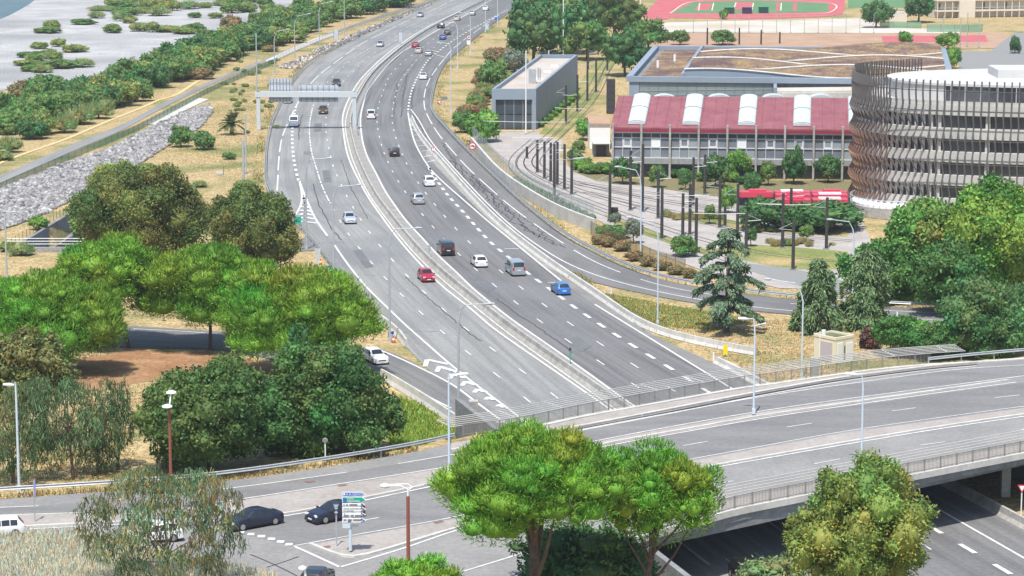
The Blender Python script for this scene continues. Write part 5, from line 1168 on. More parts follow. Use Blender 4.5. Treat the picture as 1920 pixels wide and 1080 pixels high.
for nm, lb, x, y, w, h, k, lf in [
    ('shrub', 'round shrub on dry grass left of the palm', 340, 275, 40, 42, 'mid', 0), ('shrub', 'round shrub between palm and its neighbour shrub, nearer the road', 382, 280, 40, 38, 'mid', 0),
    ('shrub', 'bright green shrub on the rim of the underpass', 73, 430, 36, 28, 'bright', 0), ('shrub', 'small shrub by the utility pole on the dry grass', 430, 298, 26, 14, 'mid', 0),
    ('broadleaf_tree', 'dark tree left of the two white masts behind the blue-grey block', 1000, 128, 105, 130, 'dark', .15), ('broadleaf_tree', 'tall dark tree behind the two white masts', 1052, 100, 110, 120, 'dark', .15), ('broadleaf_tree', 'light green tree behind the right end of the blue-grey block', 1100, 112, 80, 80, 'mid', .1),
    ('broadleaf_tree', 'dark tree at the top edge right of the motorway', 1015, 40, 90, 70, 'dark', .1), ('broadleaf_tree', 'dark tree at the top edge left of the big conifer', 1085, 50, 90, 80, 'dark', .1),
    ('pine_tree', 'big layered conifer left of the red running track', 1152, 85, 110, 120, 'conifer', .15), ('broadleaf_tree', 'dark green tree beside the corner of the planted roof', 1172, 142, 80, 92, 'dark', .12), ('broadleaf_tree', 'tree at the back left corner of the planted roof', 1215, 92, 70, 60, 'mid', .1),
    ('young_tree', 'small conifer behind the planted roof, leftmost on the clay strip', 1275, 84, 36, 30, 'mid', .1), ('young_tree', 'small conifer behind the planted roof on the clay strip, second from left', 1355, 84, 44, 30, 'mid', .1), ('young_tree', 'little tree at the edge of the running track by the shelters', 1357, 36, 16, 20, 'bright', 0),
    ('broadleaf_tree', 'dark round tree in front of the cream hut', 1642, 52, 58, 56, 'dark', .1), ('broadleaf_tree', 'grey-green tree between the cream hut and the school', 1722, 42, 62, 62, 'dark', .15), ('young_tree', 'slim young tree before the red court', 1696, 84, 26, 28, 'bright', .1), ('young_tree', 'round young tree before the red court, behind the hall corner', 1778, 92, 42, 34, 'bright', .1),
    ('young_tree', 'yellow-green tree hugging the right corner of the planted hall', 1785, 128, 32, 44, 'bright', 0), ('shrub', 'shrub beside the amphitheatre steps at the right edge', 1903, 100, 26, 36, 'dark', 0),
    ('shrub', 'big green shrub left of the glazed front of the blue-grey block', 905, 266, 62, 66, 'bright', 0), ('shrub', 'shrub on the slope beside the slip road bend', 872, 248, 46, 44, 'mid', 0), ('shrub', 'dark shrub beside the roof of the blue-grey block', 925, 168, 52, 60, 'mid', .1), ('shrub', 'silvery shrub behind the left wall of the blue-grey block', 965, 135, 46, 46, 'grey', 0),
    ('young_tree', 'bright green tree beside the white porch of the depot', 1103, 262, 44, 44, 'bright', .1), ('young_tree', 'dark tree at the left end of the depot front', 1168, 345, 46, 56, 'dark', .15), ('young_tree', 'dark green tree before the middle of the depot front', 1342, 352, 52, 70, 'dark', .1), ('young_tree', 'bright green tree before the depot columns', 1386, 340, 44, 66, 'bright', .2), ('young_tree', 'conical dark tree before the depot right of the bright green one', 1488, 345, 46, 72, 'dark', .1), ('young_tree', 'conical tree nearest the lattice office before the depot', 1553, 342, 44, 58, 'dark', .15), ('young_tree', 'slim tree left of the red trams', 1412, 362, 34, 42, 'dark', .1), ('young_tree', 'slim yellow-green tree at the head of the red trams', 1365, 400, 30, 58, 'bright', .1),
    ('young_tree', 'slim young tree between two catenary poles before the depot', 1232, 352, 30, 48, 'mid', .2), ('young_tree', 'slim young tree in the yard right of the street lamp arm', 1285, 356, 28, 44, 'dark', .2), ('young_tree', 'slim young tree left of the conical dark tree before the depot', 1440, 348, 30, 50, 'mid', .2), ('young_tree', 'thin green tree beside the ornamental grasses', 1330, 420, 22, 40, 'mid', .25), ('young_tree', 'thin green tree at the corner of the tram lawn', 1408, 462, 26, 40, 'dark', .25), ('young_tree', 'small tree behind the golden grasses near the lattice office', 1512, 452, 26, 34, 'mid', .2),
    ('shrub', 'dark shrub hiding the lower part of the red trams', 1432, 430, 105, 66, 'dark', 0), ('shrub', 'wide dark shrub before the right end of the red trams', 1550, 432, 135, 62, 'dark', 0), ('shrub', 'dark shrub between the other two before the trams', 1495, 432, 70, 58, 'dark', 0),
    ('young_tree', 'grey-green sapling behind the brown creeper fence', 1188, 456, 36, 52, 'grey', .2), ('shrub', 'loose green shrub beside the creeper fence and cedar', 1282, 480, 50, 42, 'mid', 0), ('shrub', 'bushy creeper at the left end of the brown fence', 1150, 446, 60, 26, 'mid', 0), ('shrub', 'small dark tree beside the black cabinet', 1153, 425, 24, 30, 'grey', .2)]:
    shrub(nm, lb, x, y, w, h, k, 'tree' if 'tree' in nm else 'shrub', lift=lf)
ORDN = 'first second third fourth fifth sixth seventh eighth ninth tenth eleventh twelfth thirteenth fourteenth fifteenth sixteenth seventeenth eighteenth nineteenth twentieth twenty-first twenty-second twenty-third twenty-fourth twenty-fifth twenty-sixth twenty-seventh twenty-eighth twenty-ninth thirtieth'.split()
ADJ = {'dark': 'dark green', 'mid': 'mid green', 'light': 'pale green', 'dry': 'dry brown', 'grey': 'grey-green', 'reed': 'reedy', 'grass': 'golden', 'bright': 'bright green', 'conifer': 'olive'}
def row(name, noun, group, lst, kinds, cat='shrub', zones=((9999, ''),)):
    it = sorted(((x, y, w, h, kinds[RNG.integers(len(kinds))]) for x, y, w, h in lst), key=lambda t: t[0]); cnt = {}
    for x, y, w, h, k in it:
        zn = next(z for xm, z in zones if x < xm); key = (zn, k); cnt[key] = cnt.get(key, 0) + 1; q = cnt[key] - 1
        shrub(name, f"{ADJ[k]} {noun}{(' ' + zn) if zn else ''}, {ORDN[min(q, 29)]} from left", x, y, w, h, k, cat, group)
row('shrub', 'shrub in the bed along the depot front', 'shrubs along the depot front', [(1098 + i * 14 + RNG.uniform(-4, 4), 318 + 1.0 * i + RNG.uniform(-4, 8), RNG.uniform(22, 34), RNG.uniform(16, 24)) for i in range(24) if not 3 < i < 5], ['mid', 'dark', 'bright'])
row('shrub', 'shrub of the bed beside the tram curve', 'shrubs beside the tram curve', [(1078, 300, 30, 22), (1095, 318, 36, 24), (1112, 326, 34, 22), (1130, 322, 30, 20), (1085, 285, 26, 24)], ['bright', 'mid'])
row('hedge_bush', 'clipped hedge bush along the blue-grey block', 'hedge along the blue-grey block', [(1014 + i * 8.2, 238 - i * 6.6, 17, 13) for i in range(9)], ['bright'])
row('grass_tuft', 'ornamental grass tuft in the tram yard beds', 'ornamental grasses in the tram yard', [(1250 + i * 9, 408 + RNG.uniform(-3, 5), 20, 17) for i in range(12)] + [(1445 + i * 9, 458 + RNG.uniform(-2, 4), 20, 18) for i in range(9)] + [(1405 + i * 10, 432 + RNG.uniform(-2, 3), 17, 12) for i in range(6)] + [(1560, 460, 14, 10), (1570, 430, 16, 10)], ['grass', 'grass', 'reed'], 'grass', ((1370, 'left of the trams'), (9999, 'near the lattice office')))
# riverside thicket
TH = np.array([(20, 235), (70, 240), (110, 210), (170, 195), (230, 180), (290, 150), (350, 125), (410, 112), (460, 90), (510, 70), (560, 52), (610, 38), (660, 22), (710, 8), (760, -6)], float)
th = []
for k in range(185):
    t = RNG.uniform(0, len(TH) - 1); i = min(int(t), len(TH) - 2); p = TH[i] * (1 - t + i) + TH[i + 1] * (t - i); f = 1.0 - 0.032 * t
    th.append((p[0] + RNG.uniform(-25, 25), p[1] + RNG.uniform(-20, 24) * f, RNG.uniform(50, 92) * f, RNG.uniform(38, 66) * f))
row('riverside_bush', 'thicket bush', 'thicket along the river', th, ['dark', 'mid', 'mid', 'mid', 'light'], 'shrub', ((130, 'at the left edge'), (240, 'above the rock bank'), (350, 'behind the cycle path'), (480, 'above the palm'), (600, 'left of the lamps'), (660, 'beside the upper lamps'), (9999, 'at the top')))
row('reed_clump', 'clump at the dry edge of the riverside thicket', 'reeds by the river path', [(120, 248, 50, 40), (150, 232, 60, 44), (185, 222, 50, 40), (15, 285, 50, 34), (140, 215, 50, 40), (5, 300, 40, 20), (200, 205, 30, 30), (265, 165, 28, 24)], ['reed'], 'reeds')
row('riverside_bush', 'bush beside the river thicket', 'dry bushes by the river', [(45, 195, 56, 48), (380, 148, 46, 22), (300, 160, 40, 20), (435, 60, 44, 34), (560, 70, 30, 14), (505, 96, 30, 12), (345, 148, 30, 14)], ['dry'])
GB = [(95, 56), (160, 44), (185, 34), (210, 20), (230, 30), (245, 46), (270, 26), (300, 10), (205, 60), (217, 64), (80, 104), (62, 114), (75, 128), (105, 90), (135, 97), (125, 124), (155, 124), (52, 124), (85, 138), (100, 150), (265, 60), (285, 58), (320, 60), (370, 36), (400, 32), (430, 26), (460, 20), (345, 66), (365, 60), (90, 60), (240, 10), (280, 12), (190, 18), (320, 22), (350, 15), (255, 30), (225, 42), (300, 30), (70, 90), (95, 112), (390, 12), (420, 8), (445, 5), (470, 2), (60, 136), (110, 130)] + [(210 + 12 * i, 8 + 5 * (i % 4)) for i in range(9)] + [(420 + 11 * i, 2 + 6 * (i % 5)) for i in range(10)] + [(55 + 9 * i, 108 + 9 * (i % 4)) for i in range(6)]
row('gravel_bed_shrub', 'shrub on the pale river gravel', 'shrubs on the river gravel', [(x + RNG.uniform(-6, 6), y + RNG.uniform(-3, 3), RNG.uniform(22, 52), RNG.uniform(11, 22)) for x, y in GB], ['light', 'light', 'reed', 'mid'], 'shrub', ((120, 'near the left edge'), (260, 'in the middle'), (350, 'above the palm'), (9999, 'near the thicket')))
# reeds and scrub on the slope right of the motorway
row('slope_scrub', 'scrub on the right motorway bank', 'scrub on the right motorway bank', [(RNG.uniform(0, 1) * (52 - 0.10 * (y - 40)) + 930 - (y - 20) * 0.42 + (60 if y < 90 else 30), y, RNG.uniform(24, 46), RNG.uniform(16, 30)) for y in RNG.uniform(25, 190, 46)], ['reed', 'dry', 'mid', 'reed', 'light'], 'shrub', ((905, 'beside the lamps'), (950, 'above the block'), (9999, 'at the top')))
row('slope_scrub', 'scrub on the right motorway bank', 'scrub on the right motorway bank', [(RNG.uniform(862, 905), y, RNG.uniform(22, 40), RNG.uniform(14, 26)) for y in RNG.uniform(190, 235, 14)], ['dry', 'mid', 'dry', 'light'], 'shrub', ((9999, 'below the yield sign'),))
row('weed_clump', 'weed clump on the left motorway bank', 'weeds on the left bank', [(462 + RNG.uniform(-60, 60), y, RNG.uniform(9, 17), RNG.uniform(5, 9)) for y in RNG.uniform(110, 260, 34)] + [(205, 328, 44, 22), (275, 320, 40, 16), (40, 478, 50, 26), (15, 470, 30, 20), (375, 350, 30, 14), (460, 350, 30, 16), (300, 345, 30, 12)], ['reed', 'light', 'reed'], 'weeds', ((420, 'beside the rock bank'), (450, 'behind the palm'), (480, 'near the thin posts'), (9999, 'near the gantry')))
row('creeper_bush', 'creeper in the mesh fence by the slip road', 'creepers in the fence', [(1125, 458, 34, 20), (1142, 462, 30, 20), (1165, 470, 32, 20), (1190, 488, 34, 22), (1215, 498, 34, 20), (1240, 506, 34, 20), (1268, 514, 34, 18), (1292, 520, 34, 20), (1318, 526, 30, 16)], ['dry', 'dark', 'dry', 'mid'])
row('fence_creeper', 'creeper behind the retaining wall fence', 'creepers behind the retaining wall', [(968 + i * 14, 346 + i * 6.9, 20, 16) for i in range(11)], ['grey', 'mid'])
# grass: bright verge by the ramp wall, dry tussocks, pale field in the corner
def grass_stuff(name, label, poly, n, L, W, col, z=None, vv=.3, hh=.15):
    Pw = [gat(*p) if z is None else at(*p, z) for p in poly]; x0, x1 = min(p.x for p in Pw), max(p.x for p in Pw); y0, y1 = min(p.y for p in Pw), max(p.y for p in Pw)
    x = RNG.uniform(x0, x1, n * 3); y = RNG.uniform(y0, y1, n * 3); k = in_poly(x, y, [(p.x, p.y) for p in Pw]); x, y = x[k][:n], y[k][:n]
    zz = ground_h(x, y) if z is None else np.full(len(x), z); m_ = len(x)
    P = np.stack([x, y, zz], 1); A = np.array([0, 0, 1.0]) + RNG.normal(0, .4, (m_, 3)); 
    me = leaf_cloud(name, P, A, RNG.normal(size=(m_, 3)), RNG.uniform(.5, 1.3, m_) * L, W, jitter_cols(np.repeat(np.asarray(col)[None], m_, 0), m_, vv, hh)); o = link(name, me, LEAF); tag(o, label, 'grass', kind='stuff'); return o
grass_stuff('verge_grass', 'bright green grass on the bank below the slip road wall', [(715, 800), (750, 745), (790, 762), (845, 800), (870, 815), (800, 835), (735, 845)], 9000, .55, .10, (0.27, 0.38, 0.06))
grass_stuff('slope_grass', 'green and straw grass on the wedge between motorway and slip road', [(1115, 548), (1150, 552), (1300, 580), (1420, 600), (1340, 620), (1240, 612), (1180, 590)], 9000, .2, .10, (0.30, 0.32, 0.09), hh=.3)
grass_stuff('slope_straw', 'straw-coloured dry grass on the slope behind the bridge', [(1200, 610), (1300, 610), (1560, 590), (1630, 640), (1620, 690), (1440, 715), (1390, 690), (1290, 640)], 6000, .12, .12, (0.42, 0.31, 0.15), hh=.3)
grass_stuff('field_straw', 'pale dry feathery grass in the bottom left corner', [(-60, 1012), (40, 1003), (150, 1000), (260, 1020), (340, 1045), (430, 1062), (520, 1085), (480, 1140), (-60, 1140)], 42000, .6, .045, (0.62, 0.59, 0.45), z=DECK)
grass_stuff('left_slope_straw', 'dry yellow grass on the slope between dark trees and left edge', [(0, 915), (0, 860), (150, 760), (260, 720), (330, 720), (260, 820), (250, 890), (130, 908)], 7000, .12, .12, (0.42, 0.33, 0.15), hh=.3)
grass_stuff('left_bank_straw', 'dry grass on the bank left of the motorway', [(400, 200), (520, 130), (500, 260), (497, 360), (440, 345), (330, 300), (280, 300), (330, 262)], 6000, .12, .14, (0.40, 0.31, 0.14), hh=.35)
grass_stuff('guardrail_weeds', 'dry weeds along the near left guardrail', [(0, 928), (240, 912), (480, 888), (785, 840), (785, 848), (480, 897), (240, 921), (0, 937)], 4000, .35, .08, (0.30, 0.24, 0.09))
for nm_, lb_, cv, od in (('verge_weeds', 'ragged weeds along the right slip road guardrail', C(RB, 2.0), 1.2), ('verge_weeds', 'ragged weeds along the left motorway guardrail', C(LB[:13], 2.0), -1.4), ('verge_weeds', 'ragged weeds along the barrier between motorway and slip road', C(D_BAR[8:], 2.0), 0.9)):
    n_ = 5200; dd = length_of(cv); t_ = RNG.uniform(0, dd[-1], n_); off_ = offset(cv, od); x = np.interp(t_, dd, off_[:, 0]) + RNG.normal(0, .55, n_); y = np.interp(t_, dd, off_[:, 1]) + RNG.normal(0, .55, n_)
    k_ = np.sin(t_ * .35) + np.sin(t_ * .13 + 2) + RNG.normal(0, .6, n_) > 0; x, y = x[k_], y[k_]; n_ = len(x)
    P = np.stack([x, y, ground_h(x, y)], 1); col_ = np.where(RNG.random((n_, 1)) < .55, np.array([[.38, .29, .13]]), np.array([[.20, .26, .07]]))
    me = leaf_cloud(nm_, P, np.array([0, 0, 1.0]) + RNG.normal(0, .5, (n_, 3)), RNG.normal(size=(n_, 3)), RNG.uniform(.2, .55, n_), .1, jitter_cols(col_, n_, .25, .1)); tag(link(nm_, me, LEAF), lb_, 'weeds', kind='stuff')
px_sheet('corner_field', [(-60, 1012), (40, 1003), (150, 1000), (260, 1020), (340, 1045), (430, 1062), (520, 1085), (480, 1160), (-60, 1160)], m_ground, 0.04, DECK)
# rock bank: many loose stones
def stones(name, label, poly, n, r, col):
    Pw = pts(poly); x0, x1 = min(p.x for p in Pw), max(p.x for p in Pw); y0, y1 = min(p.y for p in Pw), max(p.y for p in Pw)
    x = RNG.uniform(x0, x1, n * 5); y = RNG.uniform(y0, y1, n * 5); k = in_poly(x, y, [(p.x, p.y) for p in Pw]); x, y = x[k][:n], y[k][:n]
    bm = bmesh.new(); bmesh.ops.create_icosphere(bm, subdivisions=1, radius=1.0); iv = np.array([v.co[:] for v in bm.verts]); it = np.array([[v.index for v in f.verts] for f in bm.faces]); bm.free()
    V, T, Cc = [], [], []; kk = 0
    for a, b in zip(x, y):
        s = r * RNG.uniform(.5, 1.25, 3) * RNG.choice([.7, 1, 1.5], p=[.4, .45, .15]); s[2] *= .75; v = iv * s * RNG.uniform(.75, 1.2, (len(iv), 1)); w = RNG.uniform(0, 6.28); cw, sw = math.cos(w), math.sin(w)
        v = np.stack([v[:, 0] * cw - v[:, 1] * sw, v[:, 0] * sw + v[:, 1] * cw, v[:, 2]], 1); V.append(v + np.array([a, b, r * RNG.uniform(.1, .5)])); T.append(it + kk); kk += len(iv); Cc.append(np.repeat((np.asarray(col) * RNG.normal(1, .33)).clip(.1, .8)[None], len(iv), 0))
    me = tri_mesh(name, np.concatenate(V), np.zeros((0, 4), int), np.concatenate(T), np.concatenate(Cc)); o = link(name, me, leaf_mat('stone_surface', 0.0)); tag(o, label, 'rocks', kind='stuff'); return o
RIP = [(-40, 372), (0, 356), (110, 312), (200, 282), (300, 232), (345, 212), (392, 196), (398, 212), (375, 240), (330, 264), (270, 302), (200, 346), (110, 388), (60, 412), (0, 432), (-40, 445)]
stones('riprap_rocks', 'bank of loose pale grey rocks beside the cycle path', RIP, 11000, 0.42, (0.25, 0.245, 0.24))
px_sheet('rock_bank_base', RIP, mat('rock_gaps', (0.09, 0.088, 0.085), (0.15, 0.147, 0.144), 0.8, 1.0), 0.03)
stones('verge_rubble', 'pale rubble strip beside the left motorway guardrail', [(520, 128), (560, 108), (620, 82), (690, 52), (760, 24), (800, 8), (812, 8), (775, 24), (700, 58), (630, 90), (585, 112), (560, 130)], 1300, 0.45, (0.33, 0.30, 0.27))
# ------------------------------------------------------------------ tram yard
px_sheet('tram_yard', [(905, 262), (960, 318), (1010, 352), (1060, 378), (1112, 408), (1170, 440), (1240, 478), (1330, 512), (1460, 540), (1590, 545), (1640, 470), (1610, 395), (1480, 380), (1320, 362), (1200, 345), (1120, 338), (1075, 322), (1050, 295), (1055, 262), (1015, 248), (950, 248)], m_yard, 0.012)
px_sheet('tram_lawn', [(1010, 252), (1048, 262), (1110, 205), (1130, 150), (1155, 118), (1140, 106), (1115, 112), (1085, 160), (1060, 195), (1035, 222)], m_lawn, 0.014)
px_sheet('tram_lawn', [(1330, 468), (1400, 458), (1470, 462), (1590, 472), (1600, 505), (1480, 505), (1400, 490)], m_lawn, 0.03)
px_sheet('depot_verge', [(1060, 296), (1075, 322), (1120, 340), (1200, 348), (1320, 366), (1480, 384), (1600, 398), (1600, 340), (1150, 334), (1100, 310)], mat('planting_bed', (0.20, 0.15, 0.085), (0.15, 0.17, 0.07), 0.35, 1.0, speck=0.4), 0.02)
px_sheet('tram_lawn', [(1230, 400), (1300, 400), (1400, 418), (1480, 428), (1590, 436), (1590, 444), (1480, 438), (1380, 428), (1280, 412)], m_lawn, 0.03)
px_sheet('tram_lawn', [(1130, 400), (1180, 418), (1260, 446), (1350, 476), (1340, 484), (1240, 452), (1160, 424)], m_lawn, 0.03)
px_sheet('side_street', [(1400, 494), (1480, 503), (1560, 520), (1640, 548), (1560, 552), (1470, 528), (1405, 508)], m_asph_l, 0.034)
px_sheet('needle_litter', [(100, 690), (180, 660), (240, 652), (420, 652), (470, 690), (330, 705), (250, 715), (180, 730)], m_soil, 0.0) if False else None
TRK_C = [[(1002, 262), (968, 292), (962, 312), (980, 332), (1030, 358), (1100, 388), (1180, 420), (1290, 462), (1400, 500)],
         [(1012, 262), (980, 292), (975, 310), (992, 328), (1040, 352), (1110, 380), (1200, 412), (1320, 450), (1450, 478), (1595, 492)],
         [(1024, 262), (995, 292), (990, 308), (1004, 322), (1050, 344), (1120, 368), (1220, 396), (1350, 424), (1480, 442), (1600, 452)],
         [(1036, 264), (1012, 290), (1004, 305), (1018, 318), (1065, 338), (1140, 358), (1250, 380), (1380, 400), (1500, 412)],
         [(1070, 340), (1150, 352), (1250, 366), (1360, 378), (1480, 388)], [(1080, 345), (1160, 360), (1260, 378), (1380, 392), (1500, 402)], [(1100, 360), (1200, 384), (1300, 404), (1420, 424), (1560, 436)],
         [(1140, 110), (1128, 128), (1112, 158), (1090, 190), (1060, 222), (1036, 248), (1010, 270)], [(1150, 112), (1138, 132), (1124, 165), (1102, 198), (1074, 228), (1050, 252), (1030, 272)], [(1120, 112), (1095, 118), (1085, 130), (1090, 122)]]
TT = empty('tram_tracks', (0, 0, 0), kind='structure')
for c_ in TRK_C[:-1]:
    R = C(c_, 1.5, 5)
    for s_ in (-0.72, 0.72): paint('rail', offset(R, s_), 0.17, m_rail, 0.05, None, TT)
for k in range(15):                                       # cross joints of the fan of depot tracks
    pass
# trams
m_tred = mat('tram_red', (0.55, 0.06, 0.10), None, rough=0.35); m_tw = mat('tram_white', (0.75, 0.75, 0.74), None, rough=0.4)
def tram(label, px, py, L):
    p = at(px, py, 3.4); b = Vector((p.x, p.y, 0)); root = empty('tram', b, label, 'tram', 'red trams parked at the depot')
    n = max(2, int(L / 5.2)); sl = L / n
    for k in range(n):
        x0 = k * sl + 0.15; x1 = (k + 1) * sl - 0.15; nose = 0.7 if k == 0 else 0.0
        P = [(x0 + nose, -1.2), (x1, -1.2), (x1, 1.2), (x0 + nose, 1.2), (x0, 0.8), (x0, -0.8)] if k == 0 else [(x0, -1.2), (x1, -1.2), (x1, 1.2), (x0, 1.2)]
        MB().prism(P, 0.35, 1.25).build('lower_body', m_conc_d, root, local=True); MB().prism([(x, y * .985) for x, y in P], 1.25, 2.55).build('window_band', m_glass, root, local=True); MB().prism(P, 2.55, 3.35).build('roof_edge', m_tred, root, local=True)
        if k % 3 == 1: MB().box(((x0 + x1) / 2, 0, 3.45), (sl * .6, 1.3, 0.25)).build('roof_unit', m_tw, root, local=True)
        else: MB().box(((x0 + x1) / 2 + .4, 0, 3.5), (sl * .45, 1.5, 0.3)).build('roof_unit', m_tred, root, local=True)
        MB().box((x1 + 0.15, 0, 1.7), (0.34, 2.1, 2.5)).build('bellows', m_dark, root, local=True)
    return root
tram('red tram nearest the camera, half hidden behind dark shrubs', 1452, 372, 11.2)
tram('red tram in the middle of the parked row', 1452, 363, 11.4)
tram('red tram at the back of the row with its cab beside the slim tree', 1381, 358, 17.2)
# ------------------------------------------------------------------ poles
def pole_obj(name, label, x, yt, yb, r=0.16, m=None, cat='pole', group=None, arm=0, bx=None):
    b = gat(bx if bx is not None else x, yb); b.z = gz(b.x, b.y); h = at_y(x, yt, b.y).z - b.z; root = empty(name, b, label, cat, group)
    MB().tube([(0, 0, 0), (0, 0, h * .5), (0, 0, h)], [r, r * .95, r * .85], 8).build('mast', m or m_dark, root, local=True)
    MB().box((0, 0, 0.12), (r * 3.2, r * 3.2, 0.24)).build('foot', m_conc_d, root, local=True)
    if arm:
        MB().tube([(0, 0, h * .8), (arm, 0.2, h * .82)], 0.05, 5).build('bracket', m_galv, root, local=True); MB().tube([(0, 0, h * .95), (arm * .9, 0.18, h * .83)], 0.03, 4).build('stay', m_galv, root, local=True)
    return root
TP = [(112, 20, 110, 960, 270), (190, -30, 215, 960, 270), (243, -20, 260, 960, 270), (290, -10, 285, 960, 270), (317, 0, 400, 960, 270), (340, -15, 310, 960, 270), (393, 0, 345, 960, 270), (447, 40, 380, 960, 270), (733, 210, 580, 960, 270), (887, 50, 500, 960, 270), (978, 0, 510, 960, 270), (1095, 190, 560, 960, 270), (1123, 330, 715, 960, 270), (1280, 370, 690, 960, 270), (1333, 300, 685, 960, 270), (1358, 100, 460, 960, 270), (1380, 405, 800, 960, 270), (1445, 80, 380, 960, 270), (1557, 250, 630, 960, 270), (1597, 460, 620, 960, 270), (1690, 300, 710, 960, 270), (1755, 510, 850, 960, 270),
      (108, 370, 780, 1440, 270), (170, 330, 640, 1440, 270), (187, 570, 945, 1440, 270), (220, 400, 490, 1440, 270), (437, 400, 790, 1440, 270), (628, 490, 640, 1440, 270),
      (490, 560, 840, 960, 0), (565, 460, 760, 960, 0), (630, 440, 695, 960, 0), (404, 640, 930, 960, 0), (715, 380, 530, 960, 0), (571, 370, 520, 960, 0)]
TPW = sorted(((ox + x / 4, oy + yt / 4, oy + yb / 4) for x, yt, yb, ox, oy in TP), key=lambda t: t[0])
ORD = ['first', 'second', 'third', 'fourth', 'fifth', 'sixth', 'seventh', 'eighth', 'ninth', 'tenth', 'eleventh', 'twelfth']
zones = {}
for x, yt, yb in TPW:
    zn = 'on the lawn beside the blue-grey block' if yb < 240 else 'by the curved tracks behind the retaining wall' if x < 1080 else 'in the yard before the depot' if x < 1330 else 'between the cedar and the lattice office'
    zones[zn] = zones.get(zn, 0) + 1; k = zones[zn] - 1
    tall = '' 
    pole_obj('catenary_pole', f'dark tram catenary pole {zn}, {ORD[min(k, 11)]} from the left', x, yt, yb, 0.24, m_dark, 'pole', 'tram catenary poles', arm=2.0 if k % 2 else -2.0)
# contact wires: thin spans between poles
WR = empty('overhead_wires', (0, 0, 0), 'thin tram overhead wires strung across the yard poles', 'wires')
for a, b_ in [((906, 227), (1062, 229)), ((932, 244), (1010, 244)), ((1000, 268), (1060, 270)), ((1030, 300), (1100, 296)), ((1055, 178), (1082, 178)), ((1040, 202), (1098, 204)), ((960, 258), (1040, 258)), ((1230, 366), (1330, 366)), ((1300, 400), (1400, 400)), ((1420, 382), (1520, 384))]:
    A_ = at(a[0], a[1], 6.0); B_ = at(b_[0], b_[1], 6.0); MB().tube([A_, A_.lerp(B_, .5) + Vector((0, 0, -.1)), B_], 0.045, 4).build('wire', m_galv, WR)
for x, yt, yb, lb in [(1029, 18, 108, 'tall white floodlight mast behind the blue-grey block, left of the pair'), (1056, 0, 108, 'tall white floodlight mast behind the blue-grey block, right of the pair'), (986, 95, 252, 'tall white flagpole before the glazed front of the blue-grey block'), (1201, -6, 30, 'white mast beside the running track bend'), (462, 215, 325, 'thin grey post on the dry grass right of the palm'), (483, 62, 240, 'tall thin lamp post left of the gantry'), (457, 262, 348, 'wooden utility pole on the dry grass above the brown-green tree')]:
    pole_obj('mast', lb, x, yt, yb, 0.13 if x != 457 else 0.2, m_whitep if x not in (457, 483, 462) else m_lampgrey, 'mast')
k = 0
for x, yt, yb in [(1326, 52, 84), (1386, 52, 84), (1427, 56, 84), (1462, 60, 82), (1477, 65, 82), (1463, 70, 82)][:4]:
    k += 1; pole_obj('black_post', f'black post on the clay strip behind the planted roof, {ORD[k - 1]} from the left', x, yt, yb, 0.22, m_black, 'post')
for i, (x, yb, yt) in enumerate([(1300 + 26 * j, 61 + (j % 2), 26) for j in range(14)]):
    pole_obj('court_fence_post', f'tall thin fence post along the pale dust field, {ORD[i] if i < 12 else ("thirteenth", "fourteenth")[i - 12]} from the left', x, yt, yb, 0.09, m_galv, 'post', 'fence posts of the sports ground')
for i, (x, yb, yt) in enumerate([(1768, 88, 30), (1800, 92, 34), (1813, 88, 24), (1835, 90, 34)]):
    pole_obj('court_net_post', f'tall court net post before the school, {ORD[i]} from the left', x, yt, yb, 0.12, m_galv, 'post', 'court net posts')
# ------------------------------------------------------------------ street lamps
def lamp(label, base, top_y, head, z=None, m=None, r=0.14, style='arm', group='street lamps', head_m=None):
    b = gat(*base) if z is None else at(base[0], base[1], z)
    if z is None: b.z = gz(b.x, b.y)
    h = at_y(base[0], top_y, b.y).z - b.z; m = m or m_lampgrey; root = empty('street_lamp', b, label, 'street lamp', group)
    hd = at_y(head[0], head[1], b.y) - b
    if style == 'arm':
        e = h - abs(hd.x) * 0.25; P = [Vector((0, 0, 0)), Vector((0, 0, e * .9)), Vector((hd.x * .06, 0, e)), Vector((hd.x * .25, 0, (e + hd.z) / 2 + .35)), Vector((hd.x, 0, hd.z))]
        MB().tube(P[:2], [r, r * .75], 8).build('pole', m, root, local=True); MB().tube(P[1:], [r * .75, r * .6, r * .5, r * .4], 7).build('arm', m, root, local=True)
        d = 1 if hd.x > 0 else -1
        MB().tube([Vector((hd.x - d * .1, 0, hd.z)), Vector((hd.x + d * .25, 0, hd.z + .03)), Vector((hd.x + d * .8, 0, hd.z + .05))], [0.07, 0.16, 0.09], 8).build('lamp_head', head_m or m_lampgrey, root, local=True)
    MB().box((0, 0, 0.25), (r * 2.8, r * 2.8, 0.5)).build('base_plate', m, root, local=True)
    return root, h, hd
for lb, b_, ty, hd in [
    ('tall grey lamp with long curved arm beside the exit gore', (575, 467), 300, (612, 297)), ('tall lamp with curved arm on the left verge below the brown trees', (626, 530), 352, (668, 347)),
    ('tall lamp with curved arm at the slip road nose', (731, 640), 430, (778, 428)), ('tall lamp nearest the bridge railing with curved arm over the median', (860, 822), 573, (912, 570)),
    ('lamp with curved arm rising above the riverside fence, nearest of the upper three', (515, 140), 62, (538, 55)), ('lamp with curved arm by the cycle path, middle of the upper three', (553, 110), 33, (577, 26)), ('lamp with curved arm by the cycle path, farthest of the upper three', (599, 96), 10, (619, 3)),
    ('plain lamp post beside the cycle path where the thicket ends', (646, 68), -15, (660, -22)), ('lamp post at the top edge beside the cycle path', (696, 27), -48, (708, -54))]:
    lamp(lb, b_, ty, hd)
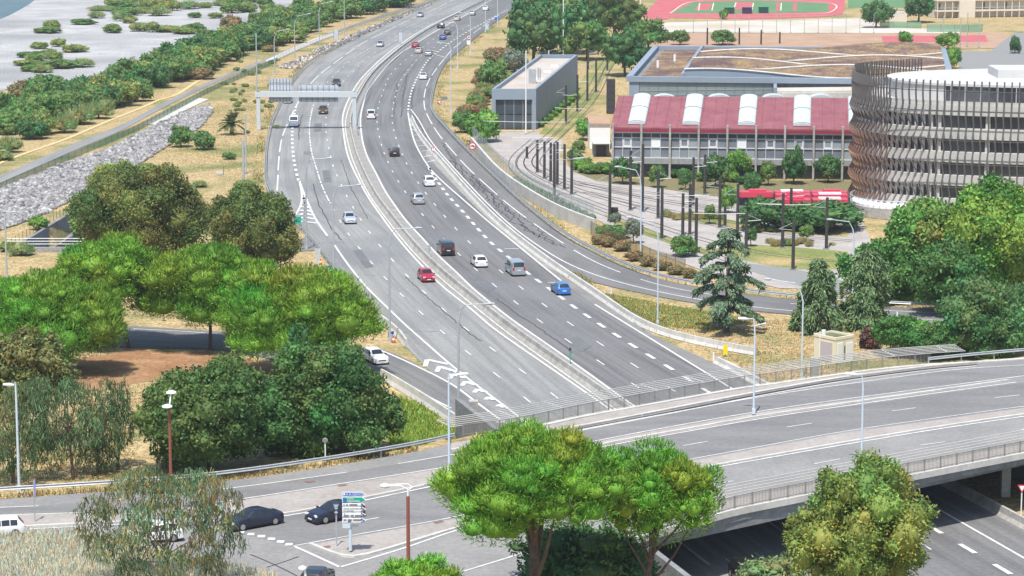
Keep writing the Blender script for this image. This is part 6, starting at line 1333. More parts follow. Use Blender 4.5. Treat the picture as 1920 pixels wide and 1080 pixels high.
for lb, b_, ty, hd in [('slim lamp on the bank beside the yield sign', (846, 212), 84, (826, 80)), ('slim lamp on the bank above the yield sign lamp', (858, 128), 44, (840, 42)), ('slim lamp beside the round speed sign on the bank', (882, 98), 26, (866, 24)), ('slim lamp beside the white board at the top right bank', (910, 60), -10, (896, -12)), ('slim lamp beside the blue sign at the top of the bank', (933, 47), -20, (920, -24)),
    ('grey-green lamp with arm over the tram yard behind the creeper fence', (1201, 488), 325, (1163, 313)), ('slim lamp on the wedge of grass right of the blue car', (1233, 608), 420, (1186, 408)), ('slim lamp with arm on the slope left of the kiosk', (1503, 708), 535, (1446, 524)), ('slim lamp hidden among the right-hand trees', (1598, 590), 420, (1562, 412))]:
    lamp(lb, b_, ty, hd, r=0.11, m=m_lampblue)
lamp('pale blue lamp at the left edge behind the guardrail', (36, 920), 724, (24, 722), m=m_lampblue, r=0.12, head_m=m_whitep)
r_, h_, hd_ = lamp('slim pale lamp on the median where the big pine meets the street', (842, 890), 698, (860, 702), DECK + .12, m_lampblue, 0.11, head_m=m_whitep)
r_, h_, hd_ = lamp('double-headed pale lamp on the bridge median', (1413, 776), 607, (1400, 598), DECK + .12, m_lampblue, 0.11, head_m=m_whitep)
MB().tube([Vector((0, 0, h_ - .2)), Vector((.7, 0, h_)), Vector((1.0, 0, h_))], [0.06, 0.05, 0.14], 7).build('second_arm', m_lampblue, r_, local=True)
lamp('single-headed pale lamp at the near edge of the bridge', (1615, 868), 710, (1603, 702), DECK + .12, m_lampblue, 0.11, head_m=m_whitep)
r_, h_, hd_ = lamp('rust-red lamp with two white heads rising through the bottom-left eucalyptus', (322, 972), 765, (322, 745), DECK, m_rust, 0.13, style='none')
MB().tube([Vector((0, 0, 0)), Vector((0, 0, h_))], [0.13, 0.11], 8).build('pole', m_rust, r_, local=True)
MB().tube([Vector((0, 0, h_)), Vector((0.1, 0.3, h_ + 1.0))], 0.06, 6).build('arm', m_whitep, r_, local=True)
for q in ((-.12, -.3, h_ + .15), (.12, .5, h_ + 1.1)): MB().tube([Vector(q), Vector(q) + Vector((0, 0, .1)), Vector(q) + Vector((0, 0, .22))], [0.42, 0.40, 0.12], 10).build('lamp_head', m_whitep, r_, local=True)
r_, h_, hd_ = lamp('rust-red lamp with white looped arm on the lower street', (766, 1100), 930, (722, 911), DECK - .5, m_rust, 0.14, style='none')
MB().tube([Vector((0, 0, 0)), Vector((0, 0, h_))], [0.15, 0.12], 8).build('pole', m_rust, r_, local=True)
MB().tube([Vector((0, 0, h_)), Vector((0, 0, h_ + .5))], 0.07, 6).build('collar', m_whitep, r_, local=True)
MB().tube([Vector((0, 0, h_ + .5)), Vector((-.5, 0, h_ + .75)), Vector((hd_.x, 0, hd_.z))], 0.045, 6).build('arm', m_whitep, r_, local=True); MB().tube([Vector((.35, 0, h_ + .65)), Vector((0, 0, h_ + .9)), Vector((hd_.x, 0, hd_.z + .08))], 0.04, 6).build('stay', m_whitep, r_, local=True); MB().tube([Vector((0, 0, h_ + .45)), Vector((.35, 0, h_ + .65))], 0.04, 6).build('brace', m_whitep, r_, local=True)
MB().tube([Vector((hd_.x + .35, 0, hd_.z)), Vector((hd_.x, 0, hd_.z)), Vector((hd_.x - .35, 0, hd_.z))], [0.1, 0.22, 0.1], 8).build('lamp_head', m_whitep, r_, local=True)
r_, h_, hd_ = lamp('white disc-headed lamp leaning over the car at the bottom edge', (572, 1140), 1066, (565, 1060), DECK - .5, m_whitep, 0.09, style='none')
MB().tube([Vector((.3, 0, 0)), Vector((0, 0, h_))], [0.11, 0.08], 8).build('pole', m_whitep, r_, local=True); MB().tube([Vector((-.15, 0, h_)), Vector((-.15, 0, h_ + .1)), Vector((-.15, 0, h_ + .2))], [0.3, 0.28, 0.08], 10).build('lamp_head', m_whitep, r_, local=True)
lamp('thin lamp post on the dry grass at the left edge above the pines', (13, 522), 402, (20, 398), r=0.13)
# ------------------------------------------------------------------ gantry and signs
g0, g1 = at(487, 241), at(664, 245); gz_ = at_y(487, 180, g0.y).z; gt = at_y(487, 170, g0.y).z
GA = empty('sign_gantry', g0, 'grey steel gantry spanning the left carriageway with sign panels seen from behind', 'gantry'); m_gan = mat('gantry_grey', (0.50, 0.54, 0.55), None, rough=0.5)
Y_ = (g0.y + g1.y) / 2
for g in (g0, g1): MB().box((g.x, Y_, gt / 2), (0.75, 0.7, gt)).build('post', m_gan, GA)
MB().box(((g0.x + g1.x) / 2, Y_ - .02, (gz_ + gt) / 2), (g1.x - g0.x + 1.2, 0.9, gt - gz_)).build('beam', m_gan, GA)
m_pb = mat('panel_back', (0.52, 0.56, 0.60), (0.47, 0.51, 0.55), 0.5, 0.5); m_ribs = mat('panel_rib', (0.22, 0.25, 0.28), None, rough=0.5)
for xa, xb, ya, yb in ((504, 547, 147, 191), (560, 634, 160, 191)):
    a = at_y(xa, ya, Y_ + .8); b_ = at_y(xb, yb, Y_ + .8); pn = MB().box(((a.x + b_.x) / 2, Y_ + .8, (a.z + b_.z) / 2), (b_.x - a.x, 0.1, a.z - b_.z)).build('sign_panel', m_pb, GA)
    n = 7
    for k in range(n): MB().box((a.x + (b_.x - a.x) * (k + .4) / n, Y_ + .66, (a.z + b_.z) / 2), (0.1, 0.18, a.z - b_.z)).build('panel_rib', m_ribs, GA)
    for k in range(3): MB().box(((a.x + b_.x) / 2, Y_ + .6, b_.z + (a.z - b_.z) * (k + .5) / 3), (b_.x - a.x, 0.06, 0.07)).build('panel_rail', m_ribs, GA)
m_signred = mat('sign_red', (0.50, 0.03, 0.04), None, rough=0.5); m_signw = mat('sign_white', (0.75, 0.75, 0.75), None, rough=0.5); m_signblue = mat('sign_blue', (0.03, 0.14, 0.50), None, rough=0.5); m_signgreen = mat('sign_green', (0.0, 0.36, 0.26), None, rough=0.5)
def disc(c, r, y, n=20):
    return MB().add([Vector((c[0] + r * math.cos(2 * math.pi * k / n), y, c[1] + r * math.sin(2 * math.pi * k / n))) for k in range(n)] + [Vector((c[0] + r * math.cos(2 * math.pi * k / n), y + .03, c[1] + r * math.sin(2 * math.pi * k / n))) for k in range(n)], [tuple(range(n)), tuple(range(n, 2 * n))[::-1]] + [(k, (k + 1) % n, n + (k + 1) % n, n + k) for k in range(n)])
def text(body, size, loc, m, parent, name='lettering', align='LEFT'):
    cu = bpy.data.curves.new(name, 'FONT'); cu.body = body; cu.size = size; cu.align_x = align; cu.extrude = 0.002; cu.materials.append(m)
    t_ = bpy.data.objects.new(name, cu); COL.objects.link(t_); bpy.context.view_layer.update(); me_ = bpy.data.meshes.new_from_object(t_.evaluated_get(bpy.context.evaluated_depsgraph_get())); bpy.data.objects.remove(t_)
    o = bpy.data.objects.new(name, me_); COL.objects.link(o); o.parent = parent; o.location = loc; o.rotation_euler = (math.pi / 2, 0, 0)
    return o
def sign_root(label, base, z=None):
    b = gat(*base) if z is None else at(base[0], base[1], z)
    if z is None: b.z = gz(b.x, b.y)
    return empty('road_sign', b, label, 'road sign'), b
def round_sign(label, base, cy, r_px, inner):
    root, b = sign_root(label, base); h = at_y(base[0], cy, b.y).z - b.z; r = r_px / px_m(b)
    MB().tube([(0, 0.06, 0), (0, 0.06, h + r)], 0.05, 6).build('post', m_galv, root, local=True); disc((0, h), r, 0.0).build('red_ring', m_signred, root, local=True); disc((0, h), r * .72, -0.02).build('white_face', m_signw, root, local=True)
    if inner == 'arrow':
        MB().tube([Vector((r * .3, -.03, h - r * .35)), Vector((r * .3, -.03, h + r * .1)), Vector((-r * .3, -.03, h + r * .2))], r * .1, 4).build('arrow', m_black, root, local=True); MB().box((0, -.05, h), (r * 1.3, 0.01, r * .14)).build('bar', m_signred, root, local=True)
    elif inner: text(inner, r * .95, (0, -.03, h - r * .33), m_black, root, align='CENTER')
    return root, h, r
round_sign('round no-left-turn sign at the end of the grey mesh fence', (886, 292), 274, 7.5, 'arrow'); round_sign('round red-ringed sign on the barrier between motorway and slip road', (813, 290), 280, 4.5, '7')
rt, h, r = round_sign('round red-ringed sign above a white plate on the bank', (879, 92), 70, 4.5, '')
disc((0, h), r * .3, -.04).build('dark_symbol', m_black, rt, local=True); MB().box((0, 0, h - r - .75), (1.1, 0.04, 1.1)).build('plate', m_signw, rt, local=True)
rt, b = sign_root('triangular yield sign on the bank beside the slip road', (824, 204)); h = at_y(824, 191, b.y).z; r = 5.0 / px_m(b)
def tri(r, y, h): return MB().add([Vector((-r, y, h + r * .8)), Vector((r, y, h + r * .8)), Vector((0, y, h - r)), Vector((-r, y + .03, h + r * .8)), Vector((r, y + .03, h + r * .8)), Vector((0, y + .03, h - r))], [(0, 1, 2), (5, 4, 3), (0, 3, 4, 1), (1, 4, 5, 2), (2, 5, 3, 0)])
tri(r, 0, h).build('red_border', m_signred, rt, local=True); tri(r * .6, -.02, h + r * .05).build('white_face', m_signw, rt, local=True); MB().tube([(0, .06, 0), (0, .06, h + r)], 0.05, 6).build('post', m_galv, rt, local=True)
def plate_sign(label, base, x0, x1, y0, y1, m, z=None, post_r=0.06, back=None, cat=None):
    root, b = sign_root(label, base, z); a = at_y(x0, y0, b.y) - b; c = at_y(x1, y1, b.y) - b
    MB().box(((a.x + c.x) / 2, 0, (a.z + c.z) / 2), (c.x - a.x, 0.06, a.z - c.z)).build('plate', m, root, local=True)
    MB().tube([(0, .1, 0), (0, .1, a.z)], post_r, 6).build('post', m_galv, root, local=True); return root, a, c
plate_sign('dark rectangular sign back beside the yield sign', (833, 200), 827, 839, 181, 187, m_conc_d); plate_sign('small blue sign beside the slim lamp at the top of the bank', (931, 44), 928, 935, 32, 38, m_signblue); plate_sign('white board at the foot of a slim lamp on the bank', (914, 58), 910, 917, 45, 55, m_lampblue)
for lb, bs, x0, x1, y0, y1 in (('grey sign board seen from behind on the motorway median', (751, 84), 746.5, 755.5, 61, 78), ('grey sign board seen from behind at the left motorway edge', (630, 84), 625.5, 634.5, 56, 74)):
    rt, a, c = plate_sign(lb, bs, x0, x1, y0, y1, m_pb)
    for x_ in (a.x + .05, c.x - .05): MB().box((x_, -.05, (a.z + c.z) / 2), (0.1, 0.1, a.z - c.z)).build('rib', m_ribs, rt, local=True)
rt, a, c = plate_sign('stack of grey sign backs on the left verge beside traffic cones', (595, 502), 590, 601, 466, 475, m_pb)
MB().box((0, 0, c.z - .45), (0.7, 0.05, 0.7)).build('plate', m_pb, rt, local=True); MB().box((0, 0, c.z - 1.2), (0.6, 0.05, 0.5)).build('plate', m_pb, rt, local=True)
rt, a, c = plate_sign('green direction sign half hidden by the brown-green tree at the exit', (560, 432), 551, 565, 406, 419, m_signgreen)
plate_sign('thin striped post with small plate beside the left guardrail', (65, 976), 63, 67, 900, 930, mat('sign_violet', (0.25, 0.25, 0.5), None), DECK + .12, 0.05)
rt, b = sign_root('oval sign back on a white post before the dark trees', (610, 868)); h = at_y(610, 826, b.y).z - b.z; r = 4.2 / px_m(b)
disc((0, h), r, 0).build('face', m_conc_d, rt, local=True); disc((0, h), r * 1.12, .035).build('rim', m_signw, rt, local=True); MB().tube([(0, .1, 0), (0, .1, h + r)], 0.06, 6).build('post', m_signw, rt, local=True)
rt, b = sign_root('grey back of a triangular sign on the traffic island', (631, 1021), DECK + .15); h = at_y(631, 951, b.y).z - b.z; r = 6.0 / px_m(b)
MB().add([Vector((-r, 0, h + r)), Vector((r, 0, h + r)), Vector((0, 0, h - r * 1.4)), Vector((-r, .04, h + r)), Vector((r, .04, h + r)), Vector((0, .04, h - r * 1.4))], [(0, 1, 2), (5, 4, 3), (0, 3, 4, 1), (1, 4, 5, 2), (2, 5, 3, 0)]).build('plate', m_ribs, rt, local=True)
for q in (h + r * .4, h - r * .3, h - r * 1.6): MB().box((0, -.05, q), (r * .9, 0.04, 0.1)).build('bracket', m_pb, rt, local=True)
MB().tube([(0, .08, 0), (0, .08, h + r * .5)], 0.06, 6).build('post', m_lampgrey, rt, local=True)
rt, b = sign_root('triangular yield sign at the right edge under the bridge', (1914, 985), 0.0); h = at_y(1914, 916, b.y).z; r = 9.0 / px_m(b)
tri(r, 0, h).build('red_border', m_signred, rt, local=True); tri(r * .62, -.02, h + r * .05).build('white_face', m_signw, rt, local=True); MB().tube([(0, .06, 0), (0, .06, h)], 0.06, 6).build('post', m_signw, rt, local=True)
# direction board on the traffic island
rt, b = sign_root('stacked arrow direction board on the traffic island', (657, 1033), DECK + .15); sB = px_m(b); X = lambda px: (px - 657) / sB; Z = lambda py: at_y(657, py, b.y).z - b.z
MB().tube([(0, .14, 0), (0, .14, Z(924))], 0.13, 8).build('post', m_lampblue, rt, local=True)
m_txt = mat('sign_text_grey', (0.10, 0.11, 0.16), None)
def arrow_row(y0, y1, m, border, tip=7, chev=None):
    for kx, (g, yy, mm) in enumerate(((0, 0.0, border), (0.05, -.02, m))):
        xa, xb = X(642.5) + g, X(680) - g * .5; za, zb = Z(y1) + g, Z(y0) - g; xt = X(680 + tip) - g * 1.4
        P = [(xa, za), (xb, za), (xt, (za + zb) / 2), (xb, zb), (xa, zb)]
        MB().add([Vector((x, yy, z)) for x, z in P] + [Vector((x, yy + .05, z)) for x, z in P], [tuple(range(5)), tuple(range(5, 10))[::-1]] + [(k, (k + 1) % 5, 5 + (k + 1) % 5, 5 + k) for k in range(5)]).build('arrow_panel' if kx else 'panel_border', mm, rt, local=True)
    if chev:
        zc = (Z(y0) + Z(y1)) / 2; hh_ = (Z(y0) - Z(y1)) / 2
        for sg in (1, -1): MB().tube([Vector((X(680 + tip) - .12, -.03, zc)), Vector((X(680) - .1, -.03, zc + sg * hh_ * .75))], 0.035, 4).build('chevron', chev, rt, local=True)
m_rbw = mat('pastel_print', (0.66, 0.62, 0.62), (0.62, 0.68, 0.45), 1.2, 0.5, c3=(0.62, 0.50, 0.66), scale3=1.0, coord='obj')
arrow_row(922.5, 930.5, m_signblue, m_signw, 6); arrow_row(931.5, 942, m_signgreen, m_signw); arrow_row(943.5, 949, m_signw, m_signw, 5, m_txt); arrow_row(950, 960, m_signw, m_signw, 7, m_txt); arrow_row(961, 969.5, m_signw, m_signw, 7, m_txt); arrow_row(971, 981, m_rbw, m_signw, 7, m_signblue)
MB().box((X(651), 0, Z(986)), (0.68, 0.05, 0.33)).build('plain_plate', m_lampblue, rt, local=True); MB().box((X(665), -.05, Z(985)), (0.62, 0.05, 0.22)).build('plain_plate', m_ribs, rt, local=True)
text('A 8 (GENOVA)', 0.24, (X(650), -.05, Z(928.6)), m_signw, rt); disc((X(646.5), Z(926.5)), 0.09, -.045, 12).build('symbol', m_signw, rt, local=True)
text('DIGNE', 0.17, (X(652), -.05, Z(936.3)), m_signw, rt); text('GRENOBLE', 0.19, (X(652), -.05, Z(940.8)), m_signw, rt); MB().box((X(647.5), -.04, Z(937.5)), (0.25, 0.02, 0.28)).build('symbol', m_signblue, rt, local=True)
text('ZONE COMMERCIALE', 0.155, (X(645), -.05, Z(954.6)), m_txt, rt); text('ST ISIDORE', 0.155, (X(645), -.05, Z(958.8)), m_txt, rt)
for y_, xs_ in ((947.5, ((645, 647), (650, 653), (656, 671))), (968, ((645, 655), (658, 664), (666, 680))), (964.5, ((646, 648),)), (976, ((645, 650), (653, 660), (663, 679))), (979, ((653, 659),))):
    for xa, xb in xs_: MB().box(((X(xa) + X(xb)) / 2, -.03, Z(y_) + .05), (X(xb) - X(xa), 0.01, 0.09)).build('print', m_txt if y_ != 976 or xa != 645 else m_signblue, rt, local=True)
# small roadside things
def cone(label, x, y):
    b = gat(x, y); b.z = gz(b.x, b.y); rt = empty('traffic_cone', b, label, 'cone'); mo_ = mat('cone_orange', (0.65, 0.10, 0.03), None, rough=0.5)
    MB().box((0, 0, .03), (.5, .5, .06)).build('foot', m_black, rt, local=True)
    for z0, z1, r0, r1, mm in ((.06, .3, .22, .17, mo_), (.3, .5, .17, .12, m_signw), (.5, .85, .12, .04, mo_)): MB().tube([(0, 0, z0), (0, 0, z1)], [r0, r1], 10).build('band', mm, rt, local=True)
cone('orange traffic cone beside the stack of grey sign backs', 601, 495); cone('orange traffic cone beside the folded blue roadwork sign', 609, 506); cone('orange cone at the foot of the lamp at the slip road nose', 738, 641)
for lb, x, y in (('folded blue roadwork sign lying by the left guardrail', 616, 511), ('folded blue roadwork sign leaning on the lamp at the slip road nose', 733, 636)):
    b = gat(x, y); b.z = gz(b.x, b.y); rt = empty('folded_sign', b, lb, 'sign'); MB().box((0, 0, .5), (.7, .1, 1.0), .3).build('board', m_signblue, rt, local=True); MB().box((.15, -.25, .35), (.55, .1, .7), -.3).build('board', m_signw, rt, local=True); MB().tube([(.3, .2, 0), (.1, .05, .9)], 0.04, 5).build('leg', m_dark, rt, local=True)
b = at(1360, 668); rt = empty('marker_board', b, 'yellow marker board beside the motorway before the bridge', 'marker'); m_yel = mat('marker_yellow', (0.75, 0.62, 0.0), None, rough=0.5)
MB().box((0, 0, .75), (.5, .1, 1.1)).build('board', m_yel, rt, local=True); MB().box((.18, -.07, .75), (.1, .06, 1.05)).build('rib', m_yel, rt, local=True); MB().tube([(0, .1, 0), (0, .1, .6)], .05, 5).build('post', m_dark, rt, local=True)
for lb, x, y in (('white delineator post on the wedge of grass beside the slip road', 1146, 553), ('white delineator post beside the yellow marker board', 1338, 675), ('white delineator post among the right-hand shrubs by the slip road', 1682, 598), ('white delineator post left of the weeping cedar', 1518, 588)):
    b = gat(x, y); b.z = gz(b.x, b.y); rt = empty('delineator_post', b, lb, 'post'); MB().tube([(0, 0, 0), (0, 0, 1.0)], [.13, .11], 8).build('stem', m_signw, rt, local=True); MB().tube([(0, 0, 1.0), (0, 0, 1.08)], [.11, .05], 8).build('cap', m_conc_d, rt, local=True)
b = at(1069, 683); rt = empty('median_marker', b, 'thin green marker post on the median barrier', 'post'); MB().tube([(0, 0, 0), (0, 0, 1.6)], .06, 6).build('stem', m_signgreen, rt, local=True); MB().box((0, 0, 1.7), (.25, .08, .4)).build('head', m_dark, rt, local=True)
b = at(805, 482); rt = empty('median_lantern', b, 'small grey warning lantern on the median beside the black van', 'lantern'); MB().tube([(0, 0, 0), (0, 0, 1.0)], .06, 6).build('stem', m_lampgrey, rt, local=True)
for q in (1.1, 1.45): MB().tube([(0, 0, q), (0, 0, q + .25)], .2, 8).build('lamp', m_lampgrey, rt, local=True)
b = at(1152, 412); rt = empty('control_cabinet', b, 'black control cabinet behind the creeper fence', 'cabinet'); MB().box((0, 0, .95), (1.1, .7, 1.9)).build('body', m_dark, rt, local=True); MB().box((0, -.37, .95), (.9, .04, 1.6)).build('door', m_black, rt, local=True)
b = gat(1876, 662); b.z = gz(b.x, b.y); rt = empty('traffic_signal', b, 'slim blue-grey signal post behind the guardrail at the right', 'signal'); MB().tube([(0, 0, 0), (0, 0, 2.6)], .07, 6).build('post', m_lampblue, rt, local=True); MB().box((.12, -.1, 2.3), (.25, .2, .8)).build('lamp_box', m_dark, rt, local=True)
b = at(412, 327); rt = empty('well_cover', b, 'small pale concrete well on the dry grass', 'well'); MB().box((0, 0, .2), (1.2, 1.2, .4)).build('slab', m_conc_w, rt, local=True); MB().tube([(.6, .2, 0), (.6, .2, 1.4)], .04, 5).build('stake', m_dark, rt, local=True)
# ------------------------------------------------------------------ vehicles
PROF = {'hatch': (4.2, 1.80, 1.48, [(0, .48, .86), (.015, .64, .88), (.12, .97, .70), (.30, 1.0, .72), (.52, .98, .72), (.70, .67, .85), (.90, .60, .84), (.98, .50, .80), (1, .40, .74)], (.02, .12, .52, .70)),
        'suv': (4.4, 1.85, 1.64, [(0, .5, .88), (.012, .64, .9), (.09, .96, .74), (.3, 1, .76), (.56, .98, .76), (.70, .67, .87), (.92, .61, .87), (.985, .5, .83), (1, .40, .78)], (.018, .09, .56, .70)),
        'sedan': (4.7, 1.85, 1.45, [(0, .50, .82), (.02, .66, .84), (.10, .70, .80), (.33, .97, .68), (.45, 1.0, .70), (.56, .97, .70), (.75, .66, .84), (.92, .56, .82), (.985, .46, .78), (1, .36, .7)], (.11, .33, .56, .75)),
        'van': (4.9, 1.95, 1.95, [(0, .45, .94), (.008, .56, .94), (.03, .97, .86), (.3, 1, .88), (.68, .99, .87), (.82, .60, .90), (.96, .5, .88), (1, .38, .8)], (.010, .03, .68, .82)),
        'smallvan': (4.2, 1.80, 1.82, [(0, .45, .94), (.008, .56, .94), (.025, .97, .86), (.3, 1, .88), (.60, .98, .86), (.76, .62, .90), (.95, .54, .88), (1, .38, .8)], (.010, .025, .60, .76))}
PAINT = {}
def paint_mat(name, c, metal=0.0):
    if name not in PAINT:
        m = mat('paint_' + name, c, None, rough=0.32, metal=metal, spec=0.5); PAINT[name] = m
        try: m.node_tree.nodes['Principled BSDF'].inputs['Coat Weight'].default_value = 0.6; m.node_tree.nodes['Principled BSDF'].inputs['Coat Roughness'].default_value = 0.05
        except Exception: pass
    return PAINT[name]
m_tyre = mat('tyre', (0.018, 0.018, 0.018), None, rough=0.85); m_rim = mat('alloy_rim', (0.45, 0.45, 0.46), None, rough=0.3, metal=0.6); m_head = mat('headlamp_glass', (0.75, 0.77, 0.80), None, rough=0.15); m_tail = mat('tail_lamp', (0.45, 0.02, 0.02), None, rough=0.25); m_plate = mat('number_plate', (0.75, 0.75, 0.72), None, rough=0.5); m_trim = mat('black_trim', (0.025, 0.025, 0.027), None, rough=0.6)
_tw = MB().tube([(0, -.11, 0), (0, .11, 0)], .325, 18).mesh('tyre'); _tw.materials.append(m_tyre)
def _rim():
    mb = MB(); mb.tube([(0, -.118, 0), (0, -.10, 0)], .215, 16)
    for k in range(5):
        a = 2 * math.pi * k / 5; mb.box((.1 * math.cos(a), -.125, .1 * math.sin(a)), (.05, .02, .05))
    return mb.mesh('rim')
_rm = _rim(); _rm.materials.append(m_rim)
CARM = {}
def car_meshes(kind):
    if kind in CARM: return CARM[kind]
    L, W, H, st, (r0, r1, f0, f1) = PROF[kind]; s0 = [a for a, _, _ in st]; zt = [b for _, b, _ in st]; wr = [c for _, _, c in st]
    S = sorted(set(s0 + [round(x, 4) for x in np.linspace(0, 1, 22)])); w = W / 2; belt = .60 * H if kind not in ('van', 'smallvan') else .55 * H
    def hw(s): return w * (1 - .16 * max(0, (s - .86) / .14) ** 2 - .10 * max(0, (.08 - s) / .08) ** 2)
    def top(s): return float(np.interp(s, s0, zt)) * H
    def rf(s): return float(np.interp(s, s0, wr)) * hw(s)
    def X(s): return (s - .5) * L
    def ring(s):
        h = hw(s); t = top(s); b = min(belt, t - .05 * H); r = rf(s)
        half = [(h * .88, .20), (h * .985, .27), (h, .48 * min(1, b / (.5 * H)) * H * .75 + .1), (h * .97, b), (r + (h * .97 - r) * .08, t - .06 * H if t > b + .1 else t - .02), (r * .86, t - .012 * H), (r * .4, t)]
        return [(X(s), -y, z) for y, z in half] + [(X(s), y, z) for y, z in half[::-1]]
    V = []; n = 14
    for s in S: V += ring(s)
    Fc = [(i * n + k, i * n + (k + 1) % n, (i + 1) * n + (k + 1) % n, (i + 1) * n + k) for i in range(len(S) - 1) for k in range(n)] + [tuple(range(n)), tuple((len(S) - 1) * n + k for k in range(n))]
    body = MB().add(V, Fc).mesh('body'); body.polygons.foreach_set('use_smooth', [True] * len(body.polygons))
    try: body.set_sharp_from_angle(angle=math.radians(28))
    except Exception: pass
    def band(a, b, lo, hi):                                # glass across the car between two stations
        P = []
        for s, e in ((a, lo), (b, hi)):
            P.append((s, e))
        (sa, _), (sb, _) = P; ss = [sa + (sb - sa) * q for q in (.08, .5, .93)]; V = []
        for s in ss:
            t = top(s) + .012; r = rf(s) * .86; V += [(X(s), -r, t - .03), (X(s), -r * .4, t + .004), (X(s), r * .4, t + .004), (X(s), r, t - .03)]
        sh = .012 if sb > .4 else -.012
        V = [(x + sh, y, z) for x, y, z in V]
        return MB().add(V, [(i * 4 + k, i * 4 + k + 1, i * 4 + 5 + k, i * 4 + 4 + k) for i in range(2) for k in range(3)])
    ws = band(f0, f1, 0, 1).mesh('windscreen'); rw = band(r0, r1, 0, 1).mesh('rear_window')
    sides = []
    cuts = [r1 + .01, r1 + (f0 - r1) * .38, r1 + (f0 - r1) * .78, f0 + (f1 - f0) * .55] if kind != 'sedan' else [r0 + (r1 - r0) * .55, r1 + .04, f0 - .04, f0 + (f1 - f0) * .55]
    for a, b in zip(cuts[:-1], cuts[1:]):
        for sg in (1, -1):
            V = []
            for s in np.linspace(a + .008, b - .008, 4):
                h = hw(s); t = top(s); b_ = min(belt, t - .05 * H); r = rf(s); y0, z0 = h * .97, b_; y1, z1 = r + (h * .97 - r) * .08, (t - .06 * H if t > b_ + .1 else t - .02)
                for q in (.08, .93): V.append((X(s), sg * (y0 + (y1 - y0) * q + .012), z0 + (z1 - z0) * q))
            sides.append(MB().add(V, [(2 * i, 2 * i + 1, 2 * i + 3, 2 * i + 2) for i in range(3)]).mesh('side_window'))
    for me_ in [ws, rw] + sides: me_.materials.append(m_glass)
    det = []
    for sg in (1, -1):
        det.append(('headlight', MB().box((X(.972), sg * w * .66, .46 * H), (.16, .36, .13), -sg * .25).mesh('headlight'), m_head)); det.append(('tail_light', MB().box((X(.006), sg * w * .76, .50 * H), (.08, .24, .16 if kind not in ('van', 'smallvan') else .4)).mesh('tail_light'), m_tail)); det.append(('mirror', MB().box((X(f1 - .04), sg * (w + .08), belt + .06), (.12, .2, .13)).mesh('mirror'), m_trim))
    det.append(('number_plate', MB().box((X(1) + .0, 0, .26 * H), (.05, .5, .11)).mesh('number_plate'), m_plate)); det.append(('number_plate', MB().box((X(0) - .0, 0, .40 * H), (.05, .5, .11)).mesh('number_plate'), m_plate))
    det.append(('bumper', MB().box((X(.5), 0, .21), (L * .985, W * .93, .14)).mesh('sill'), m_trim)); det.append(('grille', MB().box((X(.993), 0, .34 * H), (.06, W * .5, .14)).mesh('grille'), m_trim))
    for _, me_, mm in det: me_.materials.append(mm)
    CARM[kind] = (L, W, H, body, ws, rw, sides, det); return CARM[kind]
def car(name, label, kind, pos, ang, pm, cat='car', group=None, glass_rear=True, scale=1.0, dark_glass=None):
    L, W, H, body, ws, rw, sides, det = car_meshes(kind); root = empty(name, pos, label, cat, group, rz=ang); root.scale = (scale,) * 3
    b = body.copy(); b.materials.clear(); b.materials.append(pm); link('body', b, None, root); link('windscreen', ws, None, root)
    if glass_rear: link('rear_window', rw, None, root)
    for s in (sides if kind != 'smallvan' else sides[4:]): link('side_window', s, None, root)
    for nm, me_, mm in det: link(nm, me_, None, root)
    for fx in (-.5 + .18, -.5 + .815):
        for sg in (1, -1):
            wh = link('wheel', _tw, None, root); wh.location = (fx * L, sg * (W / 2 - .10), .325); wh.rotation_euler = (0, 0, 0 if sg < 0 else math.pi); link('rim', _rm, None, wh)
    return root
MT = np.gradient(MBc, axis=0)
def road_ang(p, away):
    i = int(np.argmin(((MBc[:, :2] - np.array([p.x, p.y])) ** 2).sum(1))); t = -MT[i] if away else MT[i]; return math.atan2(t[1], t[0])
WHT, BLK_, SIL, RED_, BLU, DGR, GLD, BEI = paint_mat('white', (0.72, 0.73, 0.74)), paint_mat('black', (0.012, 0.012, 0.014)), paint_mat('silver', (0.42, 0.45, 0.48), .4), paint_mat('red', (0.36, 0.008, 0.03)), paint_mat('blue', (0.015, 0.17, 0.52), .2), paint_mat('dark_grey', (0.045, 0.05, 0.055)), paint_mat('bronze', (0.10, 0.065, 0.03), .3), paint_mat('beige', (0.45, 0.41, 0.36))
GRY = paint_mat('blue_grey', (0.33, 0.37, 0.40), .3); DBL = paint_mat('night_blue', (0.012, 0.016, 0.035)); PAL = paint_mat('pale_blue_silver', (0.50, 0.56, 0.64), .3)
